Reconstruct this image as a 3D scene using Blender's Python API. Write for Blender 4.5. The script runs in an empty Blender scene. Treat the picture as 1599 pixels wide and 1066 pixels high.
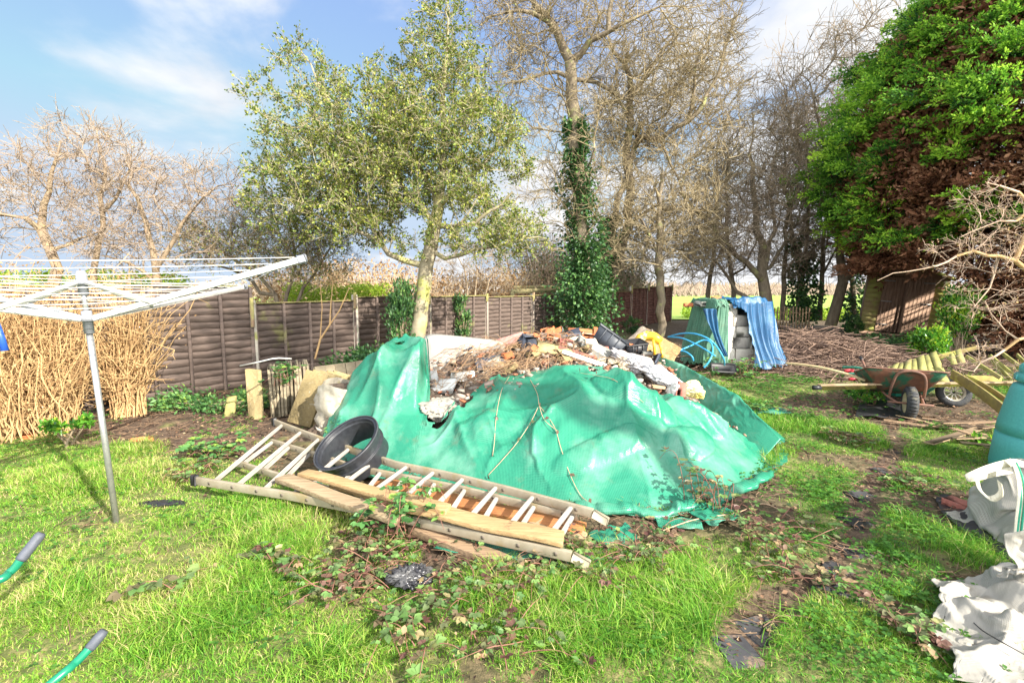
import bpy, math, random
import numpy as np
from mathutils import Vector, Matrix
SC = bpy.context.scene
COL = SC.collection
rad = math.radians
# ------------------------------------------------------------------ camera
CH = 1.6; PITCH = rad(6.6); FPX = 755.0
cd = bpy.data.cameras.new('camera'); cam = bpy.data.objects.new('camera', cd); COL.objects.link(cam)
cam.location = (0, 0, CH); cam.rotation_euler = (rad(90) - PITCH, 0, 0)
cd.sensor_width = 36; cd.lens = FPX / 1599 * 36; cd.clip_start = .05; cd.clip_end = 3000
SC.camera = cam
# ------------------------------------------------------------------ light
SUN = Vector((.74, -.62, .60)).normalized()
sun_el = math.asin(SUN.z); sun_az = math.atan2(SUN.x, SUN.y)
sl = bpy.data.lights.new('sun', 'SUN'); so = bpy.data.objects.new('sun', sl); COL.objects.link(so)
sl.energy = 4.3; sl.angle = rad(.6); sl.color = (1, .93, .82)
so.rotation_euler = (-SUN).to_track_quat('-Z', 'Y').to_euler(); so.location = (6, -6, 12)
W = bpy.data.worlds.new('World'); SC.world = W; W.use_nodes = True
def build_world():
    nt = W.node_tree; N = nt.nodes; L = nt.links
    bg = N['Background']
    sky = N.new('ShaderNodeTexSky'); sky.sky_type = 'NISHITA'; sky.sun_disc = False
    sky.sun_elevation = sun_el; sky.sun_rotation = sun_az; sky.air_density = 1.0; sky.dust_density = .6; sky.ozone_density = 1.4
    tc = N.new('ShaderNodeTexCoord'); sep = N.new('ShaderNodeSeparateXYZ'); L.new(tc.outputs['Generated'], sep.inputs[0])
    zz = N.new('ShaderNodeMath'); zz.operation = 'MAXIMUM'; zz.inputs[1].default_value = 0; L.new(sep.outputs['Z'], zz.inputs[0])
    za = N.new('ShaderNodeMath'); za.operation = 'ADD'; za.inputs[1].default_value = .22; L.new(zz.outputs[0], za.inputs[0])
    dv = N.new('ShaderNodeVectorMath'); dv.operation = 'DIVIDE'; cmb = N.new('ShaderNodeCombineXYZ')
    for k in range(3): L.new(za.outputs[0], cmb.inputs[k])
    L.new(tc.outputs['Generated'], dv.inputs[0]); L.new(cmb.outputs[0], dv.inputs[1])
    mp = N.new('ShaderNodeMapping'); mp.inputs['Location'].default_value = CLOUD_OFF; mp.inputs['Scale'].default_value = (1, 1, .35)
    L.new(dv.outputs[0], mp.inputs['Vector'])
    nz = N.new('ShaderNodeTexNoise'); nz.inputs['Scale'].default_value = 1.15; nz.inputs['Detail'].default_value = 9; nz.inputs['Roughness'].default_value = .52
    nz.inputs['Distortion'].default_value = .25
    L.new(mp.outputs[0], nz.inputs['Vector'])
    # more cloud towards the right of the view and near the horizon
    bx = N.new('ShaderNodeMath'); bx.operation = 'MULTIPLY_ADD'; bx.inputs[1].default_value = .22; L.new(sep.outputs['X'], bx.inputs[0]); L.new(nz.outputs['Fac'], bx.inputs[2])
    bz = N.new('ShaderNodeMath'); bz.operation = 'MULTIPLY_ADD'; bz.inputs[1].default_value = -.10; L.new(zz.outputs[0], bz.inputs[0]); L.new(bx.outputs[0], bz.inputs[2])
    by = N.new('ShaderNodeMath'); by.operation = 'MULTIPLY_ADD'; by.inputs[1].default_value = -.16; L.new(sep.outputs['Y'], by.inputs[0]); L.new(bz.outputs[0], by.inputs[2])  # extra cloud out of view behind the camera, added for fill light
    bo = N.new('ShaderNodeMath'); bo.operation = 'ADD'; bo.inputs[1].default_value = .125; L.new(by.outputs[0], bo.inputs[0]); bz = bo
    cr = N.new('ShaderNodeValToRGB'); cr.color_ramp.elements[0].position = CLOUD_LO; cr.color_ramp.elements[1].position = CLOUD_HI
    cr.color_ramp.interpolation = 'EASE'
    L.new(bz.outputs[0], cr.inputs[0])
    nz2 = N.new('ShaderNodeTexNoise'); nz2.inputs['Scale'].default_value = 3; nz2.inputs['Detail'].default_value = 6; L.new(mp.outputs[0], nz2.inputs['Vector'])
    cc = N.new('ShaderNodeValToRGB'); cc.color_ramp.elements[0].position = .3; cc.color_ramp.elements[1].position = .65
    cc.color_ramp.elements[0].color = (2.0, 2.1, 2.3, 1); cc.color_ramp.elements[1].color = (2.9, 2.9, 2.9, 1)
    L.new(nz2.outputs['Fac'], cc.inputs[0])
    sk = N.new('ShaderNodeMix'); sk.data_type = 'RGBA'; sk.blend_type = 'MULTIPLY'; sk.inputs['Factor'].default_value = 1
    sk.inputs['B'].default_value = (.48, .57, .80, 1); L.new(sky.outputs[0], sk.inputs['A'])
    mx = N.new('ShaderNodeMix'); mx.data_type = 'RGBA'
    L.new(cr.outputs[0], mx.inputs['Factor']); 
    mn = N.new('ShaderNodeVectorMath'); mn.operation = 'MINIMUM'; mn.inputs[1].default_value = (1.72, 2.05, 2.45); L.new(sk.outputs['Result'], mn.inputs[0]); hz_ = N.new('ShaderNodeMix'); hz_.data_type = 'RGBA'; hz_.inputs['Factor'].default_value = .42; hz_.inputs['B'].default_value = (1.35, 1.75, 2.35, 1); L.new(mn.outputs[0], hz_.inputs['A']); L.new(hz_.outputs['Result'], mx.inputs['A']); 
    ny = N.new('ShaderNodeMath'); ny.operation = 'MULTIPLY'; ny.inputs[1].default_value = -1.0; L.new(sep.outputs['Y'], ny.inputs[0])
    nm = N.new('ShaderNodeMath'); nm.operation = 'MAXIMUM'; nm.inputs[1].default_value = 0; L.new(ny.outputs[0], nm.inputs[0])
    na = N.new('ShaderNodeMath'); na.operation = 'MULTIPLY_ADD'; na.inputs[1].default_value = 2.6; na.inputs[2].default_value = 1; L.new(nm.outputs[0], na.inputs[0])  # unseen clouds behind the camera brightened as an added frontal fill
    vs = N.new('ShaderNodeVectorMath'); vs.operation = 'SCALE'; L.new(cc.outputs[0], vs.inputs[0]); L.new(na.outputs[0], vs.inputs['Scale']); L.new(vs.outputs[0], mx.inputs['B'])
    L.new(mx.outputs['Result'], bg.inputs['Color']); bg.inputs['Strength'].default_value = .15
CLOUD_OFF = (9.1, 5.0, 0); CLOUD_LO = .38; CLOUD_HI = .55
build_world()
SC.view_settings.view_transform = 'Standard'; SC.view_settings.look = 'None'; SC.view_settings.gamma = 1
SC.view_settings.exposure = 1.38
SC.cycles.use_denoising = True if hasattr(SC, 'cycles') else False
SC.cycles.max_bounces = 6; SC.cycles.transparent_max_bounces = 6
# ------------------------------------------------------------------ helpers
rs = np.random.RandomState(7)
cp, sp = math.cos(PITCH), math.sin(PITCH)
def ray(px, py):
    u = (px - 799.5) / FPX; v = (py - 533) / FPX
    return np.array([u, cp - v * sp, -sp - v * cp])
def G(px, py, h=0.0):                       # point at height h seen at a photo pixel
    d = ray(px, py); t = (h - CH) / d[2]; return np.array([0, 0, CH]) + d * t
def D(px, py, Y):                           # point at distance Y seen at a photo pixel
    d = ray(px, py); return np.array([0, 0, CH]) + d * (Y / d[1])
def unit(a): return a / (np.linalg.norm(a, axis=-1, keepdims=True) + 1e-9)
def _h(ix, iy, s):
    n = (ix * 374761393 + iy * 668265263 + s * 974634777) & 0xffffffff
    n = ((n ^ (n >> 13)) * 1274126177) & 0xffffffff
    return ((n ^ (n >> 16)) & 0xffff) / 65535.0
def vn(x, y, s=0):
    x = np.asarray(x, float); y = np.asarray(y, float)
    ix = np.floor(x).astype(np.int64); iy = np.floor(y).astype(np.int64); fx = x - ix; fy = y - iy
    fx = fx * fx * (3 - 2 * fx); fy = fy * fy * (3 - 2 * fy)
    return (_h(ix, iy, s) * (1 - fx) + _h(ix + 1, iy, s) * fx) * (1 - fy) + (_h(ix, iy + 1, s) * (1 - fx) + _h(ix + 1, iy + 1, s) * fx) * fy
def fbm(x, y, s=0, o=4):
    a = .5; t = 0; n = 0
    for k in range(o): t = t + a * vn(x * 2 ** k, y * 2 ** k, s + k); n += a; a *= .5
    return t / n
def sst(a, b, x): t = np.clip((x - a) / (b - a), 0, 1); return t * t * (3 - 2 * t)

# ---- materials
MATS = {}
def mat(name, c1, c2=None, scale=6, rough=.8, bump=.3, metal=0, c3=None, s3=2.0, t3=.58, stretch=None, spec=.5, bdist=.01, detail=6, trans=0, wave=None, coat=0):
    if name in MATS: return MATS[name]
    m = bpy.data.materials.new(name); m.use_nodes = True; nt = m.node_tree; N = nt.nodes; L = nt.links
    b = N['Principled BSDF']; b.inputs['Roughness'].default_value = rough; b.inputs['Metallic'].default_value = metal
    b.inputs['Specular IOR Level'].default_value = spec
    if coat: b.inputs['Coat Weight'].default_value = coat; b.inputs['Coat Roughness'].default_value = .25
    if trans: b.inputs['Transmission Weight'].default_value = trans
    tc = N.new('ShaderNodeTexCoord'); mp = N.new('ShaderNodeMapping'); L.new(tc.outputs['Object'], mp.inputs[0])
    if stretch: mp.inputs['Scale'].default_value = stretch
    nz = N.new('ShaderNodeTexNoise'); nz.inputs['Scale'].default_value = scale; nz.inputs['Detail'].default_value = detail; nz.inputs['Roughness'].default_value = .62
    L.new(mp.outputs[0], nz.inputs['Vector'])
    c2 = c2 or tuple(x * .65 for x in c1)
    r = N.new('ShaderNodeValToRGB'); r.color_ramp.elements[0].position = .32; r.color_ramp.elements[1].position = .68
    r.color_ramp.elements[0].color = (*c2, 1); r.color_ramp.elements[1].color = (*c1, 1); L.new(nz.outputs['Fac'], r.inputs[0])
    out = r.outputs[0]
    if c3:
        n3 = N.new('ShaderNodeTexNoise'); n3.inputs['Scale'].default_value = s3; n3.inputs['Detail'].default_value = 5; n3.inputs['Roughness'].default_value = .65
        L.new(tc.outputs['Object'], n3.inputs['Vector'])
        r3 = N.new('ShaderNodeValToRGB'); r3.color_ramp.elements[0].position = t3 - .04; r3.color_ramp.elements[1].position = t3 + .06; L.new(n3.outputs['Fac'], r3.inputs[0])
        mx = N.new('ShaderNodeMix'); mx.data_type = 'RGBA'; L.new(r3.outputs[0], mx.inputs['Factor']); L.new(out, mx.inputs['A']); mx.inputs['B'].default_value = (*c3, 1)
        out = mx.outputs['Result']
    L.new(out, b.inputs['Base Color'])
    if bump:
        bp = N.new('ShaderNodeBump'); bp.inputs['Strength'].default_value = bump; bp.inputs['Distance'].default_value = bdist
        L.new(nz.outputs['Fac'], bp.inputs['Height']); L.new(bp.outputs[0], b.inputs['Normal'])
    MATS[name] = m; return m
def leafmat(name, cols, rough=.5, tr=.35, spec=.4):
    """colour per leaf from the face attribute rnd"""
    m = bpy.data.materials.new(name); m.use_nodes = True; nt = m.node_tree; N = nt.nodes; L = nt.links
    b = N['Principled BSDF']; b.inputs['Roughness'].default_value = rough; b.inputs['Specular IOR Level'].default_value = spec
    at = N.new('ShaderNodeAttribute'); at.attribute_name = 'rnd'
    r = N.new('ShaderNodeValToRGB'); el = r.color_ramp.elements
    while len(el) < len(cols): el.new(.5)
    for i, c in enumerate(cols): el[i].position = i / max(1, len(cols) - 1); el[i].color = (*c, 1)
    L.new(at.outputs['Fac'], r.inputs[0]); L.new(r.outputs[0], b.inputs['Base Color'])
    t = N.new('ShaderNodeBsdfTranslucent'); L.new(r.outputs[0], t.inputs['Color'])
    ms = N.new('ShaderNodeMixShader'); ms.inputs[0].default_value = tr
    L.new(b.outputs[0], ms.inputs[1]); L.new(t.outputs[0], ms.inputs[2]); L.new(ms.outputs[0], N['Material Output'].inputs[0])
    return m

# ---- objects
def wl(o):
    v = Vector((0, 0, 0))
    while o is not None: v += o.location; o = o.parent
    return v
def tag(o, label=None, cat=None, group=None, kind=None):
    if label: o['label'] = label
    if cat: o['category'] = cat
    if group: o['group'] = group
    if kind or cat: o['kind'] = kind or 'thing'
    return o
def thing(name, label, cat, loc=(0, 0, 0), group=None):
    o = bpy.data.objects.new(name, None); COL.objects.link(o); o.location = tuple(loc); o.empty_display_size = .1
    return tag(o, label, cat, group)
def fast(name, V, F, m, parent=None, rnd=None, smooth=False, attrs=None):
    V = np.asarray(V, np.float32).reshape(-1, 3)
    if parent is not None: V = V - np.array(wl(parent), np.float32)
    org = np.zeros(3, np.float32)
    if parent is None and len(V):
        org = np.array([V[:, 0].mean(), V[:, 1].mean(), V[:, 2].min()], np.float32); V = V - org
    Fs = F if isinstance(F, list) else [F]; Fs = [np.asarray(f, np.int64) for f in Fs if len(f)]
    me = bpy.data.meshes.new(name); me.vertices.add(len(V)); me.vertices.foreach_set('co', V.ravel())
    tot = sum(f.size for f in Fs); cnt = sum(len(f) for f in Fs)
    me.loops.add(tot); me.loops.foreach_set('vertex_index', np.concatenate([f.ravel() for f in Fs]).astype(np.int32))
    me.polygons.add(cnt)
    tl = np.concatenate([np.full(len(f), f.shape[1]) for f in Fs]); st = np.concatenate([[0], np.cumsum(tl)[:-1]])
    me.polygons.foreach_set('loop_start', st.astype(np.int32)); me.polygons.foreach_set('loop_total', tl.astype(np.int32))
    me.update(calc_edges=True)
    if smooth: me.polygons.foreach_set('use_smooth', np.ones(cnt, bool))
    if rnd is not None:
        a = me.attributes.new('rnd', 'FLOAT', 'FACE'); a.data.foreach_set('value', np.asarray(rnd, np.float32))
    for k, v in (attrs or {}).items():
        a = me.attributes.new(k, 'FLOAT', 'POINT'); a.data.foreach_set('value', np.asarray(v, np.float32))
    me.materials.append(m)
    o = bpy.data.objects.new(name, me); COL.objects.link(o); o.parent = parent
    if parent is None: o.location = org.tolist()
    return o
class MB:
    def __init__(s): s.V = []; s.F = {}; s.n = 0
    def add(s, V, F):
        V = np.asarray(V, float).reshape(-1, 3)
        for f in F: s.F.setdefault(len(f), []).append([i + s.n for i in f])
        s.V.append(V); s.n += len(V); return s
    def box(s, c, size, R=None, ch=.0, jit=0):
        x, y, z = [a / 2 for a in size]
        if ch:      # chamfered along all edges: 24-vertex box
            vs = []; 
            for sx in (-1, 1):
                for sy in (-1, 1):
                    for sz in (-1, 1):
                        vs += [(sx * x, sy * (y - ch), sz * (z - ch)), (sx * (x - ch), sy * y, sz * (z - ch)), (sx * (x - ch), sy * (y - ch), sz * z)]
            def i(a, b, c, k): return ((a * 2 + b) * 2 + c) * 3 + k
            F = []
            for a in (0, 1):
                F.append([i(a, 0, 0, 0), i(a, 1, 0, 0), i(a, 1, 1, 0), i(a, 0, 1, 0)]); F.append([i(0, a, 0, 1), i(1, a, 0, 1), i(1, a, 1, 1), i(0, a, 1, 1)]); F.append([i(0, 0, a, 2), i(1, 0, a, 2), i(1, 1, a, 2), i(0, 1, a, 2)])
                for b in (0, 1):
                    F.append([i(a, b, 0, 0), i(a, b, 1, 0), i(a, b, 1, 1), i(a, b, 0, 1)]); F.append([i(a, 0, b, 0), i(a, 1, b, 0), i(a, 1, b, 2), i(a, 0, b, 2)]); F.append([i(0, a, b, 1), i(1, a, b, 1), i(1, a, b, 2), i(0, a, b, 2)])
                    for c_ in (0, 1): F.append([i(a, b, c_, 0), i(a, b, c_, 1), i(a, b, c_, 2)])
            V = np.array(vs)
        else:
            V = np.array([(sx * x, sy * y, sz * z) for sx in (-1, 1) for sy in (-1, 1) for sz in (-1, 1)])
            F = [[0, 1, 3, 2], [4, 6, 7, 5], [0, 4, 5, 1], [2, 3, 7, 6], [0, 2, 6, 4], [1, 5, 7, 3]]
        if jit: V = V + rs.uniform(-jit, jit, V.shape)
        if R is not None: V = V @ np.asarray(R)[:3, :3].T
        return s.add(V + np.asarray(c), F)
    def tube(s, P, r, n=8, cap=True):
        P = np.asarray(P, float); m = len(P); r = np.broadcast_to(np.asarray(r, float), (m,))
        T = unit(np.gradient(P, axis=0)); ref = np.array([0, 0, 1.]) if abs(T[0][2]) < .9 else np.array([1., 0, 0])
        V = []; u = unit(np.cross(T[0], ref))
        for i in range(m):
            u = unit(u - T[i] * (u @ T[i])); w = np.cross(T[i], u)
            a = np.arange(n) / n * 2 * math.pi
            V.append(P[i] + r[i] * (np.cos(a)[:, None] * u + np.sin(a)[:, None] * w))
        F = [[i * n + j, i * n + (j + 1) % n, (i + 1) * n + (j + 1) % n, (i + 1) * n + j] for i in range(m - 1) for j in range(n)]
        V = np.concatenate(V)
        if cap: F += [list(range(n))[::-1], [(m - 1) * n + j for j in range(n)]]
        return s.add(V, F)
    def bar(s, a, b, w, h, up=(0, 0, 1), ch=0):   # box beam from a to b; w across, h along up
        a = np.asarray(a, float); b = np.asarray(b, float); t = unit(b - a); side = unit(np.cross(t, up)); u = np.cross(side, t)
        return s.box((a + b) / 2, (np.linalg.norm(b - a), w, h), np.stack([t, side, u], 1), ch)
    def lathe(s, prof, c, axis=(0, 0, 1), n=32, close=False):
        ax = unit(np.asarray(axis, float)); ref = np.array([1., 0, 0]) if abs(ax[0]) < .9 else np.array([0, 1., 0])
        u = unit(np.cross(ax, ref)); w = np.cross(ax, u); V = []; m = len(prof)
        for r, z in prof:
            a = np.arange(n) / n * 2 * math.pi
            V.append(np.asarray(c) + ax * z + r * (np.cos(a)[:, None] * u + np.sin(a)[:, None] * w))
        mm = m if close else m - 1
        F = [[i * n + j, i * n + (j + 1) % n, ((i + 1) % m) * n + (j + 1) % n, ((i + 1) % m) * n + j] for i in range(mm) for j in range(n)]
        return s.add(np.concatenate(V), F)
    def prism(s, poly, depth, R=None, c=(0, 0, 0)):   # poly in local xz, extruded in y
        k = len(poly); V = [(x, -depth / 2, z) for x, z in poly] + [(x, depth / 2, z) for x, z in poly]
        F = [list(range(k)), list(range(2 * k - 1, k - 1, -1))] + [[i, i + k, (i + 1) % k + k, (i + 1) % k] for i in range(k)]
        V = np.array(V, float)
        if R is not None: V = V @ np.asarray(R)[:3, :3].T
        return s.add(V + np.asarray(c), F)
    def grid(s, P):    # (a,b,3)
        a, b = P.shape[:2]; F = [[i * b + j, i * b + j + 1, (i + 1) * b + j + 1, (i + 1) * b + j] for i in range(a - 1) for j in range(b - 1)]
        return s.add(P.reshape(-1, 3), F)
    def map(s, fn): s.V = [fn(v) for v in s.V]; return s
    def build(s, name, m, parent=None, smooth=False, bevel=0, sub=0, solid=0, label=None):
        o = fast(name, np.concatenate(s.V), [np.array(f) for f in s.F.values()], m, parent, smooth=smooth)
        if solid: md = o.modifiers.new('s', 'SOLIDIFY'); md.thickness = solid
        if bevel: md = o.modifiers.new('b', 'BEVEL'); md.width = bevel; md.segments = 2; md.limit_method = 'ANGLE'
        if sub: md = o.modifiers.new('ss', 'SUBSURF'); md.levels = sub; md.render_levels = sub
        if label: o['label'] = label
        return o
def Rz(a): return np.array([[math.cos(a), -math.sin(a), 0], [math.sin(a), math.cos(a), 0], [0, 0, 1]])
def Rx(a): return np.array([[1, 0, 0], [0, math.cos(a), -math.sin(a)], [0, math.sin(a), math.cos(a)]])
def Ry(a): return np.array([[math.cos(a), 0, math.sin(a)], [0, 1, 0], [-math.sin(a), 0, math.cos(a)]])
def gridfaces(a, b):
    i = np.arange((a - 1) * (b - 1)); r = i // (b - 1); c = i % (b - 1); k = r * b + c
    return np.stack([k, k + 1, k + b + 1, k + b], 1)
def tubes(P, R, n=3):      # P (M,k,3), R (M,k) -> V,F
    P = np.asarray(P, float); M_, k, _ = P.shape
    T = unit(np.gradient(P, axis=1)); ref = np.where(np.abs(T[:, :1, 2:3]) < .8, np.array([0, 0, 1.]), np.array([1., 0, 0])) + np.zeros_like(T)
    u = unit(np.cross(T, ref)); w = np.cross(T, u); a = np.arange(n) / n * 2 * math.pi
    V = P[:, :, None] + R[:, :, None, None] * (np.cos(a)[None, None, :, None] * u[:, :, None] + np.sin(a)[None, None, :, None] * w[:, :, None])
    m = np.arange(M_)[:, None, None] * (k * n); i = np.arange(k - 1)[None, :, None] * n; j = np.arange(n)[None, None]; j2 = (j + 1) % n
    F = np.stack([m + i + j, m + i + j2, m + i + n + j2, m + i + n + j], -1).reshape(-1, 4)
    return V.reshape(-1, 3), F
def merge(parts):
    V = []; F = []; o = 0
    for v, f in parts: V.append(v); F.append(f + o); o += len(v)
    return np.concatenate(V), np.concatenate(F)
def leafset(P, Dd, L, Wd, rng, fold=.25, flat=None):
    """folded two-triangle leaves at P along Dd"""
    n = len(P); Dd = unit(Dd); q = rng.normal(size=(n, 3))
    if flat is not None: q = q * (1 - flat) + np.array([0, 0, 1.]) * flat * 2
    S = unit(np.cross(Dd, q)); Nn = np.cross(S, Dd); L = np.broadcast_to(L, (n,))[:, None]; Wd = np.broadcast_to(Wd, (n,))[:, None]
    V = np.stack([P, P + Dd * L * .5 + S * Wd / 2 + Nn * fold * Wd, P + Dd * L, P + Dd * L * .5 - S * Wd / 2 + Nn * fold * Wd], 1).reshape(-1, 3)
    b = np.arange(n)[:, None] * 4
    F = np.concatenate([b + np.array([0, 1, 2]), b + np.array([0, 2, 3])], 1).reshape(-1, 3)
    return V, F, n
def rsph(rng, n): return unit(rng.normal(size=(n, 3)))

# ---- trees: limbs drawn by hand, then every target point joins the nearest limb
def tree(name, label, cat, limbs, targets, rng, bark, twig=None, leaf=None, tipr=.0035, expo=2.25, seg=.28, spray=5, sprayL=.35, leaves=0, leafL=.06, leafW=.03,
         thr=.022, wob=.05, group=None, rmin=.0022, lat=.25, droop=0., pathw=.22, clump=.18, lfun=None, leafname='leaves', subspray=2, maxr=None, up=.0):
    nodes = []; par = []; fixr = []; plen = []
    for lb in limbs:       # each limb: list of (x,y,z,r)
        lb = np.array(lb, float); pts = [lb[0]]
        for a, b in zip(lb[:-1], lb[1:]):
            k = max(1, int(np.linalg.norm(b[:3] - a[:3]) / seg))
            for i in range(1, k + 1):
                p = a + (b - a) * i / k; p = p.copy()
                if i < k: p[:3] += rng.normal(size=3) * wob * .5
                pts.append(p)
        pts = np.array(pts)
        if nodes:
            dd = np.linalg.norm(np.array(nodes) - pts[0][:3], axis=1); j = int(dd.argmin()); start = j; pl = plen[j]
        else:
            nodes.append(pts[0][:3]); par.append(-1); fixr.append(pts[0][3]); plen.append(0.); start = 0; pl = 0.
        prev = start
        for p in pts[1:]:
            pl += float(np.linalg.norm(p[:3] - nodes[prev])); nodes.append(p[:3]); par.append(prev); fixr.append(p[3]); plen.append(pl); prev = len(nodes) - 1
    K = len(nodes); cap = K + len(targets) * 14; A = np.zeros((cap, 3)); A[:K] = nodes; PL = np.zeros(cap); PL[:K] = plen
    par = par + [0] * (cap - K); n = K
    tg = np.asarray(targets); nz0 = min(1.2, .25 * (A[:K, 2].max()))
    free = np.where((A[:K, 2] > A[0, 2] + nz0) | (np.arange(K) > 8))[0]; lowmask = np.zeros(cap); lowmask[:K] = 1e3; lowmask[free] = 0
    d0 = np.array([np.linalg.norm(A[free] - t, axis=1).min() for t in tg]); tg = tg[np.argsort(d0)]
    ends = []; edir = []
    for t in tg:
        dv = A[:n] - t; d = np.sqrt((dv * dv).sum(1))
        c = d + pathw * PL[:n] + lowmask[:n] + .5 * np.maximum(0, dv[:, 2]); j = int(c.argmin()); dist = d[j]
        if dist < .03: continue
        k = int(min(12, max(1, round(dist / seg)))); p0 = A[j].copy(); pd = unit(p0 - A[par[j]]) if par[j] >= 0 else np.array([0, 0, 1.])
        mid = (p0 + t) / 2 + pd * dist * lat * .6 + np.array([0, 0, up - droop]) * dist
        prev = j
        for i in range(1, k + 1):
            s = i / k; q = p0 * (1 - s) ** 2 + mid * 2 * s * (1 - s) + t * s * s
            if i < k: q = q + rng.normal(size=3) * wob
            A[n] = q; par[n] = prev; PL[n] = PL[prev] + np.linalg.norm(q - A[prev]); prev = n; n += 1
        ends.append(A[prev]); edir.append(unit(A[prev] - A[par[prev]]))
    A = A[:n]; par = np.array(par[:n]); acc = np.zeros(n); haschild = np.zeros(n, bool); haschild[par[par >= 0]] = True; acc[~haschild] = 1
    big = np.full(n, -1); bigv = np.zeros(n)
    for i in range(n - 1, 0, -1):
        acc[par[i]] += acc[i]
        if acc[i] > bigv[par[i]]: bigv[par[i]] = acc[i]; big[par[i]] = i
    r = np.maximum(tipr * acc ** (1 / expo), rmin)
    if maxr: r = np.minimum(r, maxr)
    fr = np.array(fixr); r[:K] = np.where(fr > 0, fr, r[:K])
    for i in range(1, n): r[i] = min(r[i], r[par[i]] * .98 if par[i] < K or i >= K else r[i])
    # rings
    idx = np.arange(1, n); pr = par[idx]; d = unit(A[idx] - A[pr])
    dn = np.zeros((n, 3)); dn[idx] = d; dn[0] = (0, 0, 1)
    main = big[pr] == idx
    dstart = np.where(main[:, None], unit(dn[pr] + 0), d); rstart = np.where(main, r[pr], np.minimum(r[idx] * 1.12, r[pr])); rstart = np.maximum(rstart, r[idx])
    def prisms(sel, ns):
        ref = np.array([.31, .95, .05])
        a = np.arange(ns) / ns * 2 * math.pi; out = []
        for P_, D_, R_ in ((A[pr][sel], dstart[sel], rstart[sel]), (A[idx][sel], dn[idx][sel], r[idx][sel])):
            u = unit(np.cross(D_, ref)); w = np.cross(D_, u)
            out.append(P_[:, None] + R_[:, None, None] * (np.cos(a)[None, :, None] * u[:, None] + np.sin(a)[None, :, None] * w[:, None]))
        V = np.concatenate(out, 1).reshape(-1, 3); m = np.arange(sel.sum())[:, None] * 2 * ns; j = np.arange(ns)[None]; j2 = (j + 1) % ns
        return V, np.stack([m + j, m + j2, m + ns + j2, m + ns + j], -1).reshape(-1, 4)
    root = thing(name, label, cat, A[0], group)
    thick = r[idx] > min(thr, float(r[idx].max()) * .7)
    V, F = prisms(thick, 9); fast('trunk', V, F, bark, root, smooth=True)
    parts = [prisms(~thick & (r[idx] > .009), 5), prisms(~thick & (r[idx] <= .009), 3)]
    E = np.array(ends); ED = np.array(edir); Pl = []
    if spray:
        m = len(E) * spray; B = np.repeat(E, spray, 0); Bd = np.repeat(ED, spray, 0)
        dd = unit(Bd * .8 + rsph(rng, m) * .9 + np.array([0, 0, up])); Ls = sprayL * rng.uniform(.45, 1.15, m)
        B = B - Bd * rng.uniform(0, .25, m)[:, None] * sprayL
        p1 = B + dd * Ls[:, None] * .5 + rng.normal(size=(m, 3)) * .03 * sprayL * 2; p2 = p1 + unit(dd + rng.normal(size=(m, 3)) * .3) * Ls[:, None] * .5
        P = np.stack([B, p1, p2], 1); Rr = np.stack([np.full(m, rmin * 1.3), np.full(m, rmin), np.full(m, rmin * .7)], 1)
        parts.append(tubes(P, Rr, 3)); Pl.append((P, dd))
        if subspray:
            m2 = m * subspray; s = rng.uniform(.2, .95, m2)[:, None]; Q = np.repeat(P, subspray, 0); B2 = Q[:, 0] * (1 - s) + Q[:, 2] * s
            d2 = unit(np.repeat(dd, subspray, 0) + rsph(rng, m2) * .9); L2 = np.repeat(Ls, subspray)[:, None] * rng.uniform(.2, .55, m2)[:, None]
            P2 = np.stack([B2, B2 + d2 * L2], 1); parts.append(tubes(P2, np.stack([np.full(m2, rmin), np.full(m2, rmin * .6)], 1), 3))
    V, F = merge(parts); fast('crown' if not leaves else 'twigs', V, F, twig or bark, root)
    if leaves:
        m = len(E) * leaves; c = np.repeat(E, leaves, 0)
        if Pl:
            P, dd = Pl[0]; k = rng.randint(0, len(P), m); s = rng.uniform(0, 1, m)[:, None]; pos = P[k, 0] * (1 - s) + P[k, 2] * s + rng.normal(size=(m, 3)) * clump * .35; dl = dd[k] + rsph(rng, m) * .9
        else: pos = c + rng.normal(size=(m, 3)) * clump; dl = rsph(rng, m)
        if lfun is not None:
            kk = lfun(pos); pos = pos[kk]; dl = dl[kk]; m = len(pos)
        sc = rng.uniform(.6, 1.25, m)
        V, F, nn = leafset(pos, dl, leafL * sc, leafW * sc, rng)
        o = fast(leafname, V, F, leaf, root, rnd=np.repeat(np.clip(rng.beta(2, 2, nn), 0, 1), 2)); o['kind'] = 'stuff'
    return root
def ellpts(rng, n, ells):
    """points inside a union of ellipsoids (cx,cy,cz,rx,ry,rz), denser outward"""
    v = np.array([e[3] * e[4] * e[5] for e in ells]) ** .8; k = rng.choice(len(ells), n, p=v / v.sum()); e = np.array(ells)[k]
    return e[:, :3] + rsph(rng, n) * (rng.uniform(0, 1, n)[:, None] ** .42) * e[:, 3:]

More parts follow.
